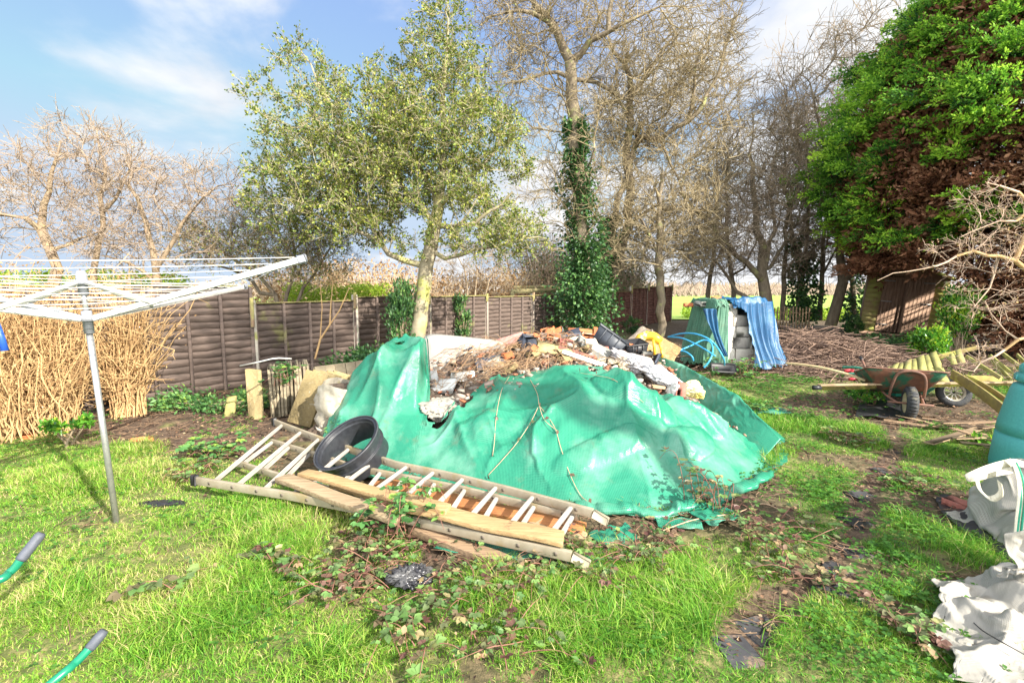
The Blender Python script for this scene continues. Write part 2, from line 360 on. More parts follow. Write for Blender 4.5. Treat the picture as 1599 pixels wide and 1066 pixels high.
# ---- cloth: relax a buckled sheet on a height field
def cloth(P, Hf, slack=1.05, it=160, seed=1, g=.0012, fric=.6, bend=.25, pins=None, thick=.008, noise=.004):
    rg = np.random.RandomState(seed); P = P.copy(); a, b, _ = P.shape
    def ln(A, B): return np.linalg.norm(A - B, axis=-1)
    cons = []
    def addc(sa, sb, st, sl):
        cons.append((sa, sb, ln(P[sa], P[sb]) * sl, st))
    S = np.s_
    sl1 = slack if not isinstance(slack, tuple) else slack[0]; sl2 = slack if not isinstance(slack, tuple) else slack[1]; sd = (sl1 + sl2) / 2
    for o in (0, 1):
        e = (a - 1 - o) // 2 * 2 + o; addc(S[o:a - 1:2, :], S[o + 1:a:2, :], 1., sl1) if (a - o) % 2 == 0 else addc(S[o:a - 2:2, :], S[o + 1:a - 1:2, :], 1., sl1)
        addc(S[:, o:b - 1:2], S[:, o + 1:b:2], 1., sl2) if (b - o) % 2 == 0 else addc(S[:, o:b - 2:2], S[:, o + 1:b - 1:2], 1., sl2)
    for oa in (0, 1):
        for ob in (0, 1):
            na = (a - oa) // 2; nb = (b - ob) // 2
            A0 = S[oa:oa + 2 * na:2, ob:ob + 2 * nb:2]; A3 = S[oa + 1:oa + 2 * na:2, ob + 1:ob + 2 * nb:2]
            A1 = S[oa:oa + 2 * na:2, ob + 1:ob + 2 * nb:2]; A2 = S[oa + 1:oa + 2 * na:2, ob:ob + 2 * nb:2]
            addc(A0, A3, .5, sd); addc(A1, A2, .5, sd)
    for o in range(4):
        na = (a - o - 2 + 3) // 4; nb = (b - o - 2 + 3) // 4
        if na > 0: addc(S[o:o + 4 * na - 3:4, :], S[o + 2:o + 4 * na:4, :][:], bend, sl1) if P[o:o + 4 * na - 3:4].shape[0] == P[o + 2:o + 4 * na:4].shape[0] else None
        if nb > 0: addc(S[:, o:o + 4 * nb - 3:4], S[:, o + 2:o + 4 * nb:4], bend, sl2) if P[:, o:o + 4 * nb - 3:4].shape[1] == P[:, o + 2:o + 4 * nb:4].shape[1] else None
    P0 = P.copy(); P[..., 2] += .02 + rg.normal(size=(a, b)) * noise; prev = P.copy()
    for k in range(it):
        v = (P - prev) * .93; prev = P.copy(); P = P + v; P[..., 2] -= g
        for _ in range(3):
            for sa, sb, L0, st in cons:
                d = P[sb] - P[sa]; l = np.sqrt((d * d).sum(-1)) + 1e-9; c = (st * .5 * (l - L0) / l)[..., None] * d
                P[sa] += c; P[sb] -= c
            if pins is not None: P[pins] = P0[pins]
            h = Hf(P[..., 0], P[..., 1]) + thick; hit = P[..., 2] < h
            P[..., 2] = np.where(hit, h, P[..., 2])
            P[..., :2] = np.where(hit[..., None], P[..., :2] * (1 - fric) + prev[..., :2] * fric, P[..., :2])
    return P
# ================================================================== SETTING: ground
HX = np.array([-2.3, -1.9, -1.3, -.7, 0, .4, 1.0, 1.5, 2.1, 2.5, 2.8])
HF = np.array([4.7, 4.5, 4.15, 3.9, 3.6, 3.4, 3.25, 3.45, 3.95, 4.4, 5.0])
HC1 = np.array([5., 5.15, 5.2, 4.95, 4.9, 4.9, 4.75, 4.9, 5.0, 5.1, 5.2])
H1 = np.array([0, .28, .62, .44, .60, .68, .68, .48, .25, .08, 0])
H2 = np.array([0, .25, .60, .72, .80, .86, .85, .80, .55, .12, 0])
def heap(x, y, rough=.22):
    x = np.asarray(x, float); y = np.asarray(y, float)
    f = np.interp(x, HX, HF); c = np.interp(x, HX, HC1); h1 = np.interp(x, HX, H1); h2 = np.interp(x, HX, H2)
    t = np.clip((y - f) / (c - f), 0, 1); a = h1 * np.sin(t * math.pi / 2) ** 1.15
    t2 = sst(0, 1, (y - c) / (6.2 - c)); b = h1 + (h2 - h1) * t2
    t3 = np.clip((y - 6.6) / 1.5, 0, 1); cc = b * (.5 + .5 * np.cos(t3 * math.pi))
    h = np.where(y < c, a, cc)
    return np.where((x > HX[0]) & (x < HX[-1]), h, 0) * (1 + .0 * x) + np.minimum(1, h * 4) * (fbm(x * 2.6, y * 2.6, 5, 4) - .5) * rough
def gz(x, y): return (fbm(np.asarray(x) * .8, np.asarray(y) * .8, 11, 3) - .5) * .07 + (fbm(np.asarray(x) * 5, np.asarray(y) * 5, 12, 3) - .5) * .03
# soil mask: 1 = bare soil
PATHP = np.array([G(*p)[:2] for p in ((1150, 1010), (1215, 930), (1300, 890), (1340, 830), (1345, 775), (1400, 700), (1380, 650), (1350, 625))])
def pdist(x, y, P):
    d = np.full(np.shape(x), 1e9)
    for a, b in zip(P[:-1], P[1:]):
        ab = b - a; t = np.clip(((x - a[0]) * ab[0] + (y - a[1]) * ab[1]) / (ab @ ab), 0, 1)
        d = np.minimum(d, np.hypot(x - a[0] - ab[0] * t, y - a[1] - ab[1] * t))
    return d
def soil(x, y):
    n = fbm(x * 1.6, y * 1.6, 21, 4); n2 = fbm(x * 4.5, y * 4.5, 22, 3)
    s = sst(.68, .78, n) * .7
    left = sst(4.6, 5.2, y + .25 * (x + 4) + (n - .5) * 1.2) * sst(-1.6, -2.6, x); s = np.maximum(s, left * sst(.25, .5, n2 + .12))
    s = np.maximum(s, (1 - sst(.06, .16, pdist(x, y, PATHP) + (n2 - .5) * .22)))
    hz = np.interp(x, HX, HF) - y        # apron in front of the heap
    s = np.maximum(s, (1 - sst(.1, .55, np.abs(hz - .2) + (n - .5) * 1.0)) * ((x > -2.2) & (x < 2.3)) * .8)
    s = np.maximum(s, sst(0, .25, 1.1 - np.hypot((x - 5.2) / 1.7, (y - 6.2) / 1.0)) * .95)
    s = np.maximum(s, sst(0, .3, 1.1 - np.hypot((x - 3.25) / .55, (y - 3.3) / .45)) * .9)
    s = np.maximum(s, sst(8.6, 9.8, y + .15 * x + (n - .5) * 2) * sst(2.5, 5.0, x) * .9)
    s = np.maximum(s, sst(7.0, 8.0, y) * sst(2.2, 1.2, x) * .8)
    s = np.maximum(s, sst(0, .5, 1.1 - np.hypot((x + .35) / 1.0, (y - 3.0) / .55)) * sst(.35, .6, n2 + .08))
    return np.clip(s, 0, 1)
def build_ground():
    a = np.linspace(-8, 8, 420); b = np.concatenate([np.linspace(.9, 8, 330), np.linspace(8.04, 24, 160)[1:]])
    xs = np.concatenate([[-1200, -300, -90, -40, -20, -12], a, [12, 16, 24, 40, 90, 300, 1200]]); ys = np.concatenate([[-60, -10, 0], b, [30, 45, 80, 160, 400, 1500]])
    X, Y = np.meshgrid(xs, ys, indexing='ij'); near = (np.abs(X) < 9) & (Y < 24); Z = np.where(near, gz(X, Y), 0) * sst(24, 20, Y) * sst(8, 7.5, np.abs(X))
    far = Y > 24.5
    S = np.where(far, 0, soil(X, Y)); Z = Z - .012 * S
    m = bpy.data.materials.new('ground'); m.use_nodes = True; nt = m.node_tree; N = nt.nodes; L = nt.links; b_ = N['Principled BSDF']; b_.inputs['Roughness'].default_value = .95
    tc = N.new('ShaderNodeTexCoord')
    def noise(sc, det=6):
        n = N.new('ShaderNodeTexNoise'); n.inputs['Scale'].default_value = sc; n.inputs['Detail'].default_value = det; n.inputs['Roughness'].default_value = .65; L.new(tc.outputs['Object'], n.inputs['Vector']); return n
    def ramp(src, cs):
        r = N.new('ShaderNodeValToRGB'); e = r.color_ramp.elements
        while len(e) < len(cs): e.new(.5)
        for i, (p, c) in enumerate(cs): e[i].position = p; e[i].color = (*c, 1)
        L.new(src, r.inputs[0]); return r.outputs[0]
    n1 = noise(14, 8); n2 = noise(1.1, 5)
    dirt = ramp(n1.outputs['Fac'], [(.3, (.035, .022, .015)), (.5, (.10, .065, .042)), (.7, (.22, .15, .095))])
    green = ramp(n1.outputs['Fac'], [(.3, (.06, .07, .022)), (.5, (.13, .15, .04)), (.64, (.28, .24, .10))])
    at = N.new('ShaderNodeAttribute'); at.attribute_name = 'soil'
    mx = N.new('ShaderNodeMix'); mx.data_type = 'RGBA'; L.new(at.outputs['Fac'], mx.inputs['Factor']); L.new(green, mx.inputs['A']); L.new(dirt, mx.inputs['B'])
    L.new(mx.outputs['Result'], b_.inputs['Base Color'])
    bp = N.new('ShaderNodeBump'); bp.inputs['Strength'].default_value = .9; bp.inputs['Distance'].default_value = .03; L.new(n1.outputs['Fac'], bp.inputs['Height']); L.new(bp.outputs[0], b_.inputs['Normal'])
    V = np.stack([X, Y, Z], -1).reshape(-1, 3); F = gridfaces(len(xs), len(ys))[:, ::-1]
    o = fast('ground', V, F, m, smooth=True, attrs={'soil': S.ravel()}); tag(o, 'rough garden ground of soil and thin turf', None, None, 'structure')
    # sunlit field behind the trees
    fm = mat('field', (.34, .50, .08), (.24, .40, .06), .4, .9, .3, c3=(.30, .38, .10), s3=.15)
    xs = np.linspace(-80, 160, 80); ys = np.linspace(22.5, 170, 60); X, Y = np.meshgrid(xs, ys, indexing='ij')
    o = fast('field', np.stack([X, Y, .03 + 0 * X], -1).reshape(-1, 3), gridfaces(80, 60)[:, ::-1], fm); tag(o, 'bright green sunlit field beyond the trees', None, None, 'structure')
build_ground()
# ---- grass (uncountable)
GRASS = leafmat('grass blades', [(.04, .15, .018), (.10, .30, .028), (.20, .43, .04), (.36, .51, .07), (.60, .52, .24)], .55, .35, .3)
def blades(C, H, lean, Wd, rng):
    n = len(C); az = rng.uniform(0, 2 * math.pi, n); f = az + rng.normal(size=n) * .5
    side = np.stack([-np.sin(f), np.cos(f), 0 * f], 1) * (Wd / 2)[:, None]; ld = np.stack([np.cos(az), np.sin(az), 0 * az], 1)
    up = np.array([0, 0, 1.]); ln_ = lean[:, None]; h = H[:, None]
    m1 = C + up * h * .5 + ld * h * ln_ * .25; tp = C + up * h * (1 - .35 * ln_) + ld * h * ln_ * 1.0
    V = np.stack([C - side, C + side, m1 + side * .8, m1 - side * .8, tp], 1).reshape(-1, 3); b = np.arange(n)[:, None] * 5
    return V, b + np.array([0, 1, 2, 3]), b + np.array([3, 2, 4]), n
def scatter_grass():
    rng = np.random.RandomState(3); Vs = []; Q = []; T = []; RQ = []; RT = []; off = 0
    for (y0, y1, nt_, k, hs, ws) in ((1.4, 3.2, 12000, 12, .088, .0042), (3.2, 5.5, 16000, 9, .078, .0056), (5.5, 9, 11000, 6, .07, .009), (9, 15, 7000, 5, .08, .016)):
        y = rng.uniform(y0, y1, nt_ * 3); x = rng.uniform(-1.12, 1.35, nt_ * 3) * (y + .6); S = soil(x, y)
        tall = sst(.45, .7, fbm(x * 1.3, y * 1.3, 31, 3)); leftb = sst(.5, -1.5, x)
        keep = (rng.uniform(size=len(x)) > S * 1.25 + .04 + .5 * sst(.50, .36, vn(x * 5, y * 5, 33))) & (heap(x, y) < .04) & ~((y > 7.5) & (x < 2.2)) & (y < 11.5)
        keep &= ~((x < -3.2) & (y > 5.2)); x, y, tall = x[keep][:nt_], y[keep][:nt_], tall[keep][:nt_]
        n = len(x) * k; cx = np.repeat(x, k) + rng.normal(size=n) * .016 * (1 + y0 * .2); cy = np.repeat(y, k) + rng.normal(size=n) * .016 * (1 + y0 * .2); tl = np.repeat(tall, k)
        H = .88 * hs * rng.uniform(.35, 1.3, n) * (.45 + 1.15 * tl) * (.75 + .5 * np.repeat(vn(x * 9, y * 9, 35), k)); V, q, t, n = blades(np.stack([cx, cy, gz(cx, cy) - .01], 1), H, rng.uniform(.25, 1.3, n) * (1 + .9 * (rng.uniform(size=n) < .2)), ws * rng.uniform(.6, 1.3, n), rng)
        dry = fbm(cx * 2.2, cy * 2.2, 41, 3); left = sst(.8, -1.6, cx)
        c = np.clip(rng.normal(size=n) * .17 + .46 + .6 * (dry - .5) + .12 * left - .06 * sst(1.2, 3, cx) + (rng.uniform(size=n) < .10 + .16 * left * sst(.4, .65, dry)) * .5, 0, 1)
        Vs.append(V); Q.append(q + off); T.append(t + off); RQ.append(c); RT.append(c); off += len(V)
    o = fast('grass', np.concatenate(Vs), [np.concatenate(Q), np.concatenate(T)], GRASS, rnd=np.concatenate(RQ + RT))
    tag(o, 'tufted green and straw coloured grass over the garden', 'grass', None, 'stuff')
scatter_grass()
CLOVER = leafmat('clover leaves', [(.03, .10, .015), (.07, .20, .025), (.12, .30, .04)], .5, .3)
def scatter_clover():
    rng = np.random.RandomState(5); n = 60000; y = 1.6 + rng.uniform(0, 1, n) ** .8 * 8; x = rng.uniform(-1.1, 1.15, n) * y
    d = fbm(x * 1.9, y * 1.9, 51, 3); w = sst(.46, .62, d) * (.15 + .85 * sst(-.5, 2.2, x)); w = np.maximum(w, sst(.5, .6, d) * sst(-2.2, -3, x) * sst(4.2, 4.8, y) * .7)
    k = (rng.uniform(size=n) < w * (1 - .75 * soil(x, y))) & (heap(x, y) < .03) & (y < 9.5); x = x[k]; y = y[k]; n = len(x)
    P = np.stack([x, y, gz(x, y) + rng.uniform(.015, .06, n)], 1); P = np.repeat(P, 3, 0); a = np.repeat(rng.uniform(0, 6.3, n), 3) + np.tile([0, 2.1, 4.2], n)
    sz = (.016 + .002 * P[:, 1]) * rng.uniform(.7, 1.3, len(P)); Dd = np.stack([np.cos(a), np.sin(a), rng.uniform(-.1, .5, len(a))], 1)
    V, F, m = leafset(P, Dd, sz, sz * .9, rng, .15, .85); o = fast('clover', V, F, CLOVER, rnd=np.repeat(rng.uniform(0, 1, m), 2))
    tag(o, 'low clover and weeds spreading through the grass', 'ground cover', None, 'stuff')
scatter_clover()
DEADL = leafmat('dead leaves', [(.05, .028, .022), (.12, .06, .04), (.22, .11, .06), (.32, .20, .12), (.45, .33, .2)], .7, .15)
def scatter_dead():
    rng = np.random.RandomState(6); n = 46000; y = 1.6 + rng.uniform(0, 1, n) ** .9 * 12; x = rng.uniform(-1.12, 1.12, n) * y; S = soil(x, y)
    k = (rng.uniform(size=n) < S * .6 + .012) & (heap(x, y) < .05); x = x[k]; y = y[k]; n = len(x)
    P = np.stack([x, y, gz(x, y) + rng.uniform(.0, .02, n)], 1); a = rng.uniform(0, 6.3, n); Dd = np.stack([np.cos(a), np.sin(a), rng.uniform(-.3, .5, n)], 1)
    L_ = (.022 + .0015 * y) * rng.uniform(.5, 1.4, n); V, F, m = leafset(P, Dd, L_, L_ * .65, rng, .3, .5)
    o = fast('leaf_litter', V, F, DEADL, rnd=np.repeat(rng.uniform(0, 1, m), 2)); tag(o, 'brown dead leaves lying on soil and grass', 'leaf litter', None, 'stuff')
    n = 9000; y = 2 + rng.uniform(0, 1, n) ** .9 * 11; x = rng.uniform(-1.12, 1.12, n) * y; k = (rng.uniform(size=n) < soil(x, y) * .8 + .02) & (heap(x, y) < .05); x = x[k]; y = y[k]; n = len(x)
    a = rng.uniform(0, 6.3, n); L_ = rng.uniform(.05, .28, n); t = np.linspace(-.5, .5, 4)[None]; w = rng.uniform(-.3, .3, n)[:, None] * t ** 2 * 3
    P = np.stack([x[:, None] + (np.cos(a)[:, None] * t - np.sin(a)[:, None] * w) * L_[:, None], y[:, None] + (np.sin(a)[:, None] * t + np.cos(a)[:, None] * w) * L_[:, None], gz(x, y)[:, None] + .012 + rng.uniform(0, .03, (n, 4))], -1)
    V, F = tubes(P, np.full((n, 4), .0022) * (1 + .12 * y[:, None]), 3); o = fast('fallen_twigs', V, F, mat('twig litter', (.30, .2, .12), (.12, .07, .045), 30, .9, 0))
    tag(o, 'thin dry twigs scattered over the ground', 'twig litter', None, 'stuff')
scatter_dead()

# ================================================================== FENCES
WOODB = mat('fence brown', (.165, .12, .098), (.078, .058, .048), 5, .85, .5, c3=(.20, .19, .07), s3=1.3, t3=.66, stretch=(1, 1, 7), bdist=.006)
WOODR = mat('fence red brown', (.24, .11, .08), (.12, .05, .04), 5, .85, .5, c3=(.16, .14, .06), s3=1.2, t3=.68, stretch=(1, 1, 7), bdist=.006)
CONC = mat('concrete post', (.50, .46, .38), (.36, .33, .27), 25, .9, .5, c3=(.30, .30, .10), s3=3, t3=.6)
MOSSW = mat('mossy wood', (.42, .38, .14), (.24, .22, .08), 10, .9, .5, c3=(.3, .2, .12), s3=4, t3=.55)
def fence_panel(a, b, h, par, m, z0=.04, nb=5):
    """boards are the panel's own surface; battens and cap are its sub-parts"""
    a = np.asarray(a, float); b = np.asarray(b, float); t = unit(np.append(b - a, 0)); nrm = np.array([t[1], -t[0], 0]); Lg = np.linalg.norm(b - a)
    if nrm[1] > 0: nrm = -nrm
    s = MB(); z = z0; k = int(round(h / .105)); bh = h / k; ns = 9
    for i in range(k):
        z = z0 + i * bh; top = z + bh * 1.18; rows = []
        wv = rs.normal(size=ns) * .009; tt = np.linspace(.02, Lg - .02, ns)
        lo = np.stack([a[0] + t[0] * tt, a[1] + t[1] * tt, z + wv], 1) + nrm * .007; hi = np.stack([a[0] + t[0] * tt, a[1] + t[1] * tt, np.full(ns, min(top, z0 + h))], 1) + nrm * .004
        s.grid(np.stack([lo - nrm * .008, lo, hi, hi - nrm * .008]))
    o = s.build('panel', m, par)
    bt = []
    for i in range(nb):
        u = .03 + (Lg - .06) * i / (nb - 1); p = np.array([a[0], a[1], 0]) + t * u + nrm * .034
        MB().bar(p + [0, 0, z0 - .01], p + [0, 0, z0 + h], .042, .03, up=nrm, ch=.003).build('batten', m, o)
    p0 = np.array([a[0], a[1], z0 + h + .012]) + nrm * .02; MB().bar(p0, p0 + t * Lg, .06, .022, ch=.003).build('capping_rail', MOSSW, o)
def fence_post(p, h, par, wood=0):
    o = MB().box((p[0], p[1], h / 2 - .1), (.09, .09, h + .2), Rz(-.84), ch=.008).build('post', CONC, par)
    if wood: MB().box((p[0] + .03, p[1] - .07, h - wood / 2 + .04), (.05, .045, wood), Rz(-.84), ch=.003).build('timber_strip', MOSSW, o)
FP = [(-6.35, 4.75), (-5.2, 6.2), (-4.05, 7.55), (-2.96, 9.12), (-1.84, 10.7), (-.65, 12.2), (.58, 13.7), (1.85, 15.15), (3.15, 16.6), (4.43, 18.1), (5.5, 19.7), (6.95, 21.2)]
fA = thing('panel_fence', 'tall brown overlapped board fence behind the golden hedge', 'fence', (-5.2, 6.2, 0), 'garden fences')
for i in (0, 1): fence_panel(FP[i], FP[i + 1], 1.54, fA, WOODB)
for i in (0, 1): fence_post(FP[i], 1.42, fA)
fB = thing('panel_fence', 'lower brown board fence with pale concrete posts behind the rubble heap', 'fence', (-2.9, 9.2, 0), 'garden fences')
HT = [0, 0, 1.27, 1.33, 1.30, 1.26, 1.27, 1.30, 1.33, 1.45, 1.50]
for i in range(2, 7): fence_panel(FP[i], FP[i + 1], HT[i], fB, WOODB)
for i in range(2, 7): fence_post(FP[i], HT[i] + .10, fB, (.45, .30, .25, .2, .25)[i - 2])
fC = thing('panel_fence', 'far red brown board fence between the ivy tree and the blue sheeted blocks', 'fence', (3.1, 16.6, 0), 'garden fences')
for i in range(7, 11): fence_panel(FP[i], FP[i + 1], HT[i], fC, WOODR)
for i in range(7, 12): fence_post(FP[i], HT[min(i, 10)] + .12, fC, .3)
def smooth(P, k=8):
    P = np.array(P); t = np.linspace(0, len(P) - 1, len(P) * k); i = np.clip(t.astype(int), 0, len(P) - 2); f = (t - i)[:, None]
    p0 = P[np.maximum(i - 1, 0)]; p1 = P[i]; p2 = P[i + 1]; p3 = P[np.minimum(i + 2, len(P) - 1)]
    return .5 * ((2 * p1) + (p2 - p0) * f + (2 * p0 - 5 * p1 + 4 * p2 - p3) * f ** 2 + (3 * p1 - p0 - 3 * p2 + p3) * f ** 3)
# ================================================================== THE HEAP AND ITS TARPAULIN
RUB = mat('heap soil', (.20, .14, .10), (.07, .05, .035), 16, .95, 1., c3=(.34, .31, .27), s3=9, t3=.6, bdist=.03)
def build_heap():
    xs = np.linspace(-2.28, 2.78, 150); ys = np.linspace(3.0, 8.1, 150); X, Y = np.meshgrid(xs, ys, indexing='ij')
    Z = heap(X, Y) + np.minimum(1, heap(X, Y) * 3) * (fbm(X * 9, Y * 9, 61, 3) - .5) * .10 + gz(X, Y) - .02 - .03 * (heap(X, Y) < .02) - .13 * sst(.10, -.10, Y - np.interp(X, HX, HC1) + .15)
    o = fast('rubble_heap', np.stack([X, Y, Z], -1).reshape(-1, 3), gridfaces(150, 150)[:, ::-1], RUB, smooth=True)
    tag(o, 'long mound of soil and rubble under the green tarpaulin', 'heap')
    # loose broken bits, nobody could count
    rng = np.random.RandomState(9); n = 2200; x = rng.uniform(-2.0, 2.5, n); y = rng.uniform(4.6, 7.8, n); k = heap(x, y) > .12; x = x[k]; y = y[k]; n = len(x); s = .008 + .035 * rng.uniform(0, 1, n) ** 3
    base = np.array([(a, b, c) for a in (-1, 1) for b in (-1, 1) for c in (-1, 1)], float); V = base[None] * rng.uniform(.4, 1.1, (n, 8, 3)) * s[:, None, None] * np.array([1.3, 1, .6])
    A = rng.uniform(0, 6.3, n); c, sn = np.cos(A)[:, None], np.sin(A)[:, None]; V = np.stack([V[..., 0] * c - V[..., 1] * sn, V[..., 0] * sn + V[..., 1] * c, V[..., 2] + V[..., 0] * rng.uniform(-.6, .6, (n, 1))], -1)
    V += np.stack([x, y, heap(x, y) + .02], 1)[:, None]; F = np.array([[0, 1, 3, 2], [4, 6, 7, 5], [0, 4, 5, 1], [2, 3, 7, 6], [0, 2, 6, 4], [1, 5, 7, 3]])[None] + np.arange(n)[:, None, None] * 8
    o = fast('rubble_bits', V.reshape(-1, 3), F.reshape(-1, 4), leafmat('rubble bits', [(.12, .09, .07), (.38, .13, .06), (.42, .38, .33), (.25, .17, .1), (.45, .42, .36)], .9, 0), rnd=np.repeat(rng.uniform(0, 1, n), 6))
    tag(o, 'small broken bits of brick, mortar and earth on the heap', 'rubble', None, 'stuff')
    # dry stems lying over the middle of the heap
    n = 650; x = rng.normal(size=n) * .50 - .05; y = rng.uniform(4.95, 6.6, n); a = rng.uniform(0, 6.3, n); L_ = rng.uniform(.08, .38, n); t = np.linspace(-.5, .5, 5)[None]
    arch = (.25 - t ** 2) * rng.uniform(.0, .5, n)[:, None] * L_[:, None] * 2
    X = x[:, None] + np.cos(a)[:, None] * t * L_[:, None]; Y = y[:, None] + np.sin(a)[:, None] * t * L_[:, None]; P = np.stack([X, Y, heap(X, Y) + .03 + arch + rng.uniform(0, .07, (n, 1))], -1)
    V, F = tubes(P, np.full((n, 5), .0024), 3); o = fast('dry_stems', V, F, mat('dry stem', (.55, .36, .20), (.30, .17, .09), 20, .8, 0)); tag(o, 'tangle of dry bramble stems over the heap', 'dead stems', None, 'stuff')
build_heap()
def tarpmat(name, base, dark, glare, pitch=80, rough=.26, dirt=.45):
    m = bpy.data.materials.new(name); m.use_nodes = True; nt = m.node_tree; N = nt.nodes; L = nt.links; b = N['Principled BSDF']
    tc = N.new('ShaderNodeAttribute'); tc.attribute_name = 'wu'; tv = N.new('ShaderNodeAttribute'); tv.attribute_name = 'wv'
    def M(op, a, b_=None, v=None):
        n = N.new('ShaderNodeMath'); n.operation = op; L.new(a, n.inputs[0])
        if b_ is not None: L.new(b_, n.inputs[1])
        if v is not None: n.inputs[1].default_value = v
        return n.outputs[0]
    su = M('SINE', M('MULTIPLY', tc.outputs['Fac'], v=pitch * 6.283)); sv = M('SINE', M('MULTIPLY', tv.outputs['Fac'], v=pitch * 6.283)); gr = M('MAXIMUM', su, sv)
    cr = N.new('ShaderNodeValToRGB'); cr.color_ramp.elements[0].position = .25; cr.color_ramp.elements[1].position = .98; L.new(gr, cr.inputs[0])
    cr.color_ramp.elements[0].color = (*dark, 1); cr.color_ramp.elements[1].color = (*base, 1)
    ob = N.new('ShaderNodeTexCoord'); nz = N.new('ShaderNodeTexNoise'); nz.inputs['Scale'].default_value = 2.2; nz.inputs['Detail'].default_value = 7; nz.inputs['Roughness'].default_value = .6; L.new(ob.outputs['Object'], nz.inputs[0])
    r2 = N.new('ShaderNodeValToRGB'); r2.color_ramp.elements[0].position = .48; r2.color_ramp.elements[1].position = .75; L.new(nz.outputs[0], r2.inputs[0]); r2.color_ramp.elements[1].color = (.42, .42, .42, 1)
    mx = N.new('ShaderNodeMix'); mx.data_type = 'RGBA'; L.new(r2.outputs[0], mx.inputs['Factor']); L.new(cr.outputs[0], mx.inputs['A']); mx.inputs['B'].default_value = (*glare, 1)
    L.new(mx.outputs['Result'], b.inputs['Base Color'])
    nd = N.new('ShaderNodeTexNoise'); nd.inputs['Scale'].default_value = 5.5; nd.inputs['Detail'].default_value = 8; nd.inputs['Roughness'].default_value = .7; L.new(ob.outputs['Object'], nd.inputs[0])
    rd = N.new('ShaderNodeValToRGB'); rd.color_ramp.elements[0].position = .58; rd.color_ramp.elements[1].position = .74; rd.color_ramp.elements[1].color = (dirt, dirt, dirt, 1); L.new(nd.outputs[0], rd.inputs[0])
    md = N.new('ShaderNodeMix'); md.data_type = 'RGBA'; L.new(rd.outputs[0], md.inputs['Factor']); L.new(mx.outputs['Result'], md.inputs['A']); md.inputs['B'].default_value = (.20, .16, .10, 1); L.new(md.outputs['Result'], b.inputs['Base Color'])
    b.inputs['Roughness'].default_value = rough; b.inputs['Specular IOR Level'].default_value = .6
    n2 = N.new('ShaderNodeTexNoise'); n2.inputs['Scale'].default_value = 9; n2.inputs['Detail'].default_value = 5; n2.inputs['Distortion'].default_value = 1.4; L.new(ob.outputs['Object'], n2.inputs[0])
    b1 = N.new('ShaderNodeBump'); b1.inputs['Strength'].default_value = .38; b1.inputs['Distance'].default_value = .014; L.new(n2.outputs[0], b1.inputs['Height'])
    b2 = N.new('ShaderNodeBump'); b2.inputs['Strength'].default_value = .2; b2.inputs['Distance'].default_value = .003; L.new(gr, b2.inputs['Height']); 
    n4 = N.new('ShaderNodeTexNoise'); n4.noise_type = 'RIDGED_MULTIFRACTAL'; n4.inputs['Scale'].default_value = 1.6; n4.inputs['Detail'].default_value = 3.5; n4.inputs['Distortion'].default_value = .9; L.new(ob.outputs['Object'], n4.inputs[0])
    b4 = N.new('ShaderNodeBump'); b4.inputs['Strength'].default_value = .5; b4.inputs['Distance'].default_value = .04; L.new(n4.outputs[0], b4.inputs['Height']); L.new(b1.outputs[0], b4.inputs['Normal']); L.new(b4.outputs[0], b2.inputs['Normal']); L.new(b2.outputs[0], b.inputs['Normal'])
    t = N.new('ShaderNodeBsdfTranslucent'); L.new(mx.outputs['Result'], t.inputs['Color']); ms = N.new('ShaderNodeMixShader'); ms.inputs[0].default_value = .12
    L.new(b.outputs[0], ms.inputs[1]); L.new(t.outputs[0], ms.inputs[2]); L.new(ms.outputs[0], N['Material Output'].inputs[0]); return m
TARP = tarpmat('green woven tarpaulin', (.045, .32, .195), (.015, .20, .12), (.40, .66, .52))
def grid_attrs(P):
    a, b = P.shape[:2]; u = np.cumsum(np.concatenate([np.zeros((1, b)), np.linalg.norm(np.diff(P, axis=0), axis=-1)]), 0); v = np.cumsum(np.concatenate([np.zeros((a, 1)), np.linalg.norm(np.diff(P, axis=1), axis=-1)], 1), 1)
    return {'wu': np.broadcast_to(u[:, b // 2:b // 2 + 1], (a, b)).ravel(), 'wv': np.broadcast_to(v[a // 2:a // 2 + 1], (a, b)).ravel()}
def cloth_obj(name, P, m, parent=None, th=.004, mask=None):
    F = gridfaces(*P.shape[:2])[:, ::-1]
    if mask is not None: F = F[mask.ravel()[F].all(1)]
    o = fast(name, P.reshape(-1, 3), F, m, parent, smooth=True, attrs=grid_attrs(P)); md = o.modifiers.new('ss', 'SUBSURF'); md.levels = md.render_levels = 1
    md = o.modifiers.new('s', 'SOLIDIFY'); md.thickness = th; return o
def lump(x, y, cx, cy, rx, ry, h, ang=0, p=2.): 
    c, s = math.cos(ang), math.sin(ang); u = ((x - cx) * c + (y - cy) * s) / rx; v = (-(x - cx) * s + (y - cy) * c) / ry; return h * np.clip(1 - (np.abs(u) ** p + np.abs(v) ** p), 0, 1) ** .7
LUMPS = [(.3, 4.5, .5, .3, .10, .4, 2), (1.1, 4.3, .4, .2, .13, -.5, 2), (1.75, 4.5, .3, .3, .10, .2, 2), (.75, 3.75, .45, .12, .06, .2, 2), (-.2, 4.2, .3, .15, .07, -.2, 2), (1.5, 3.95, .3, .14, .09, .6, 2)]
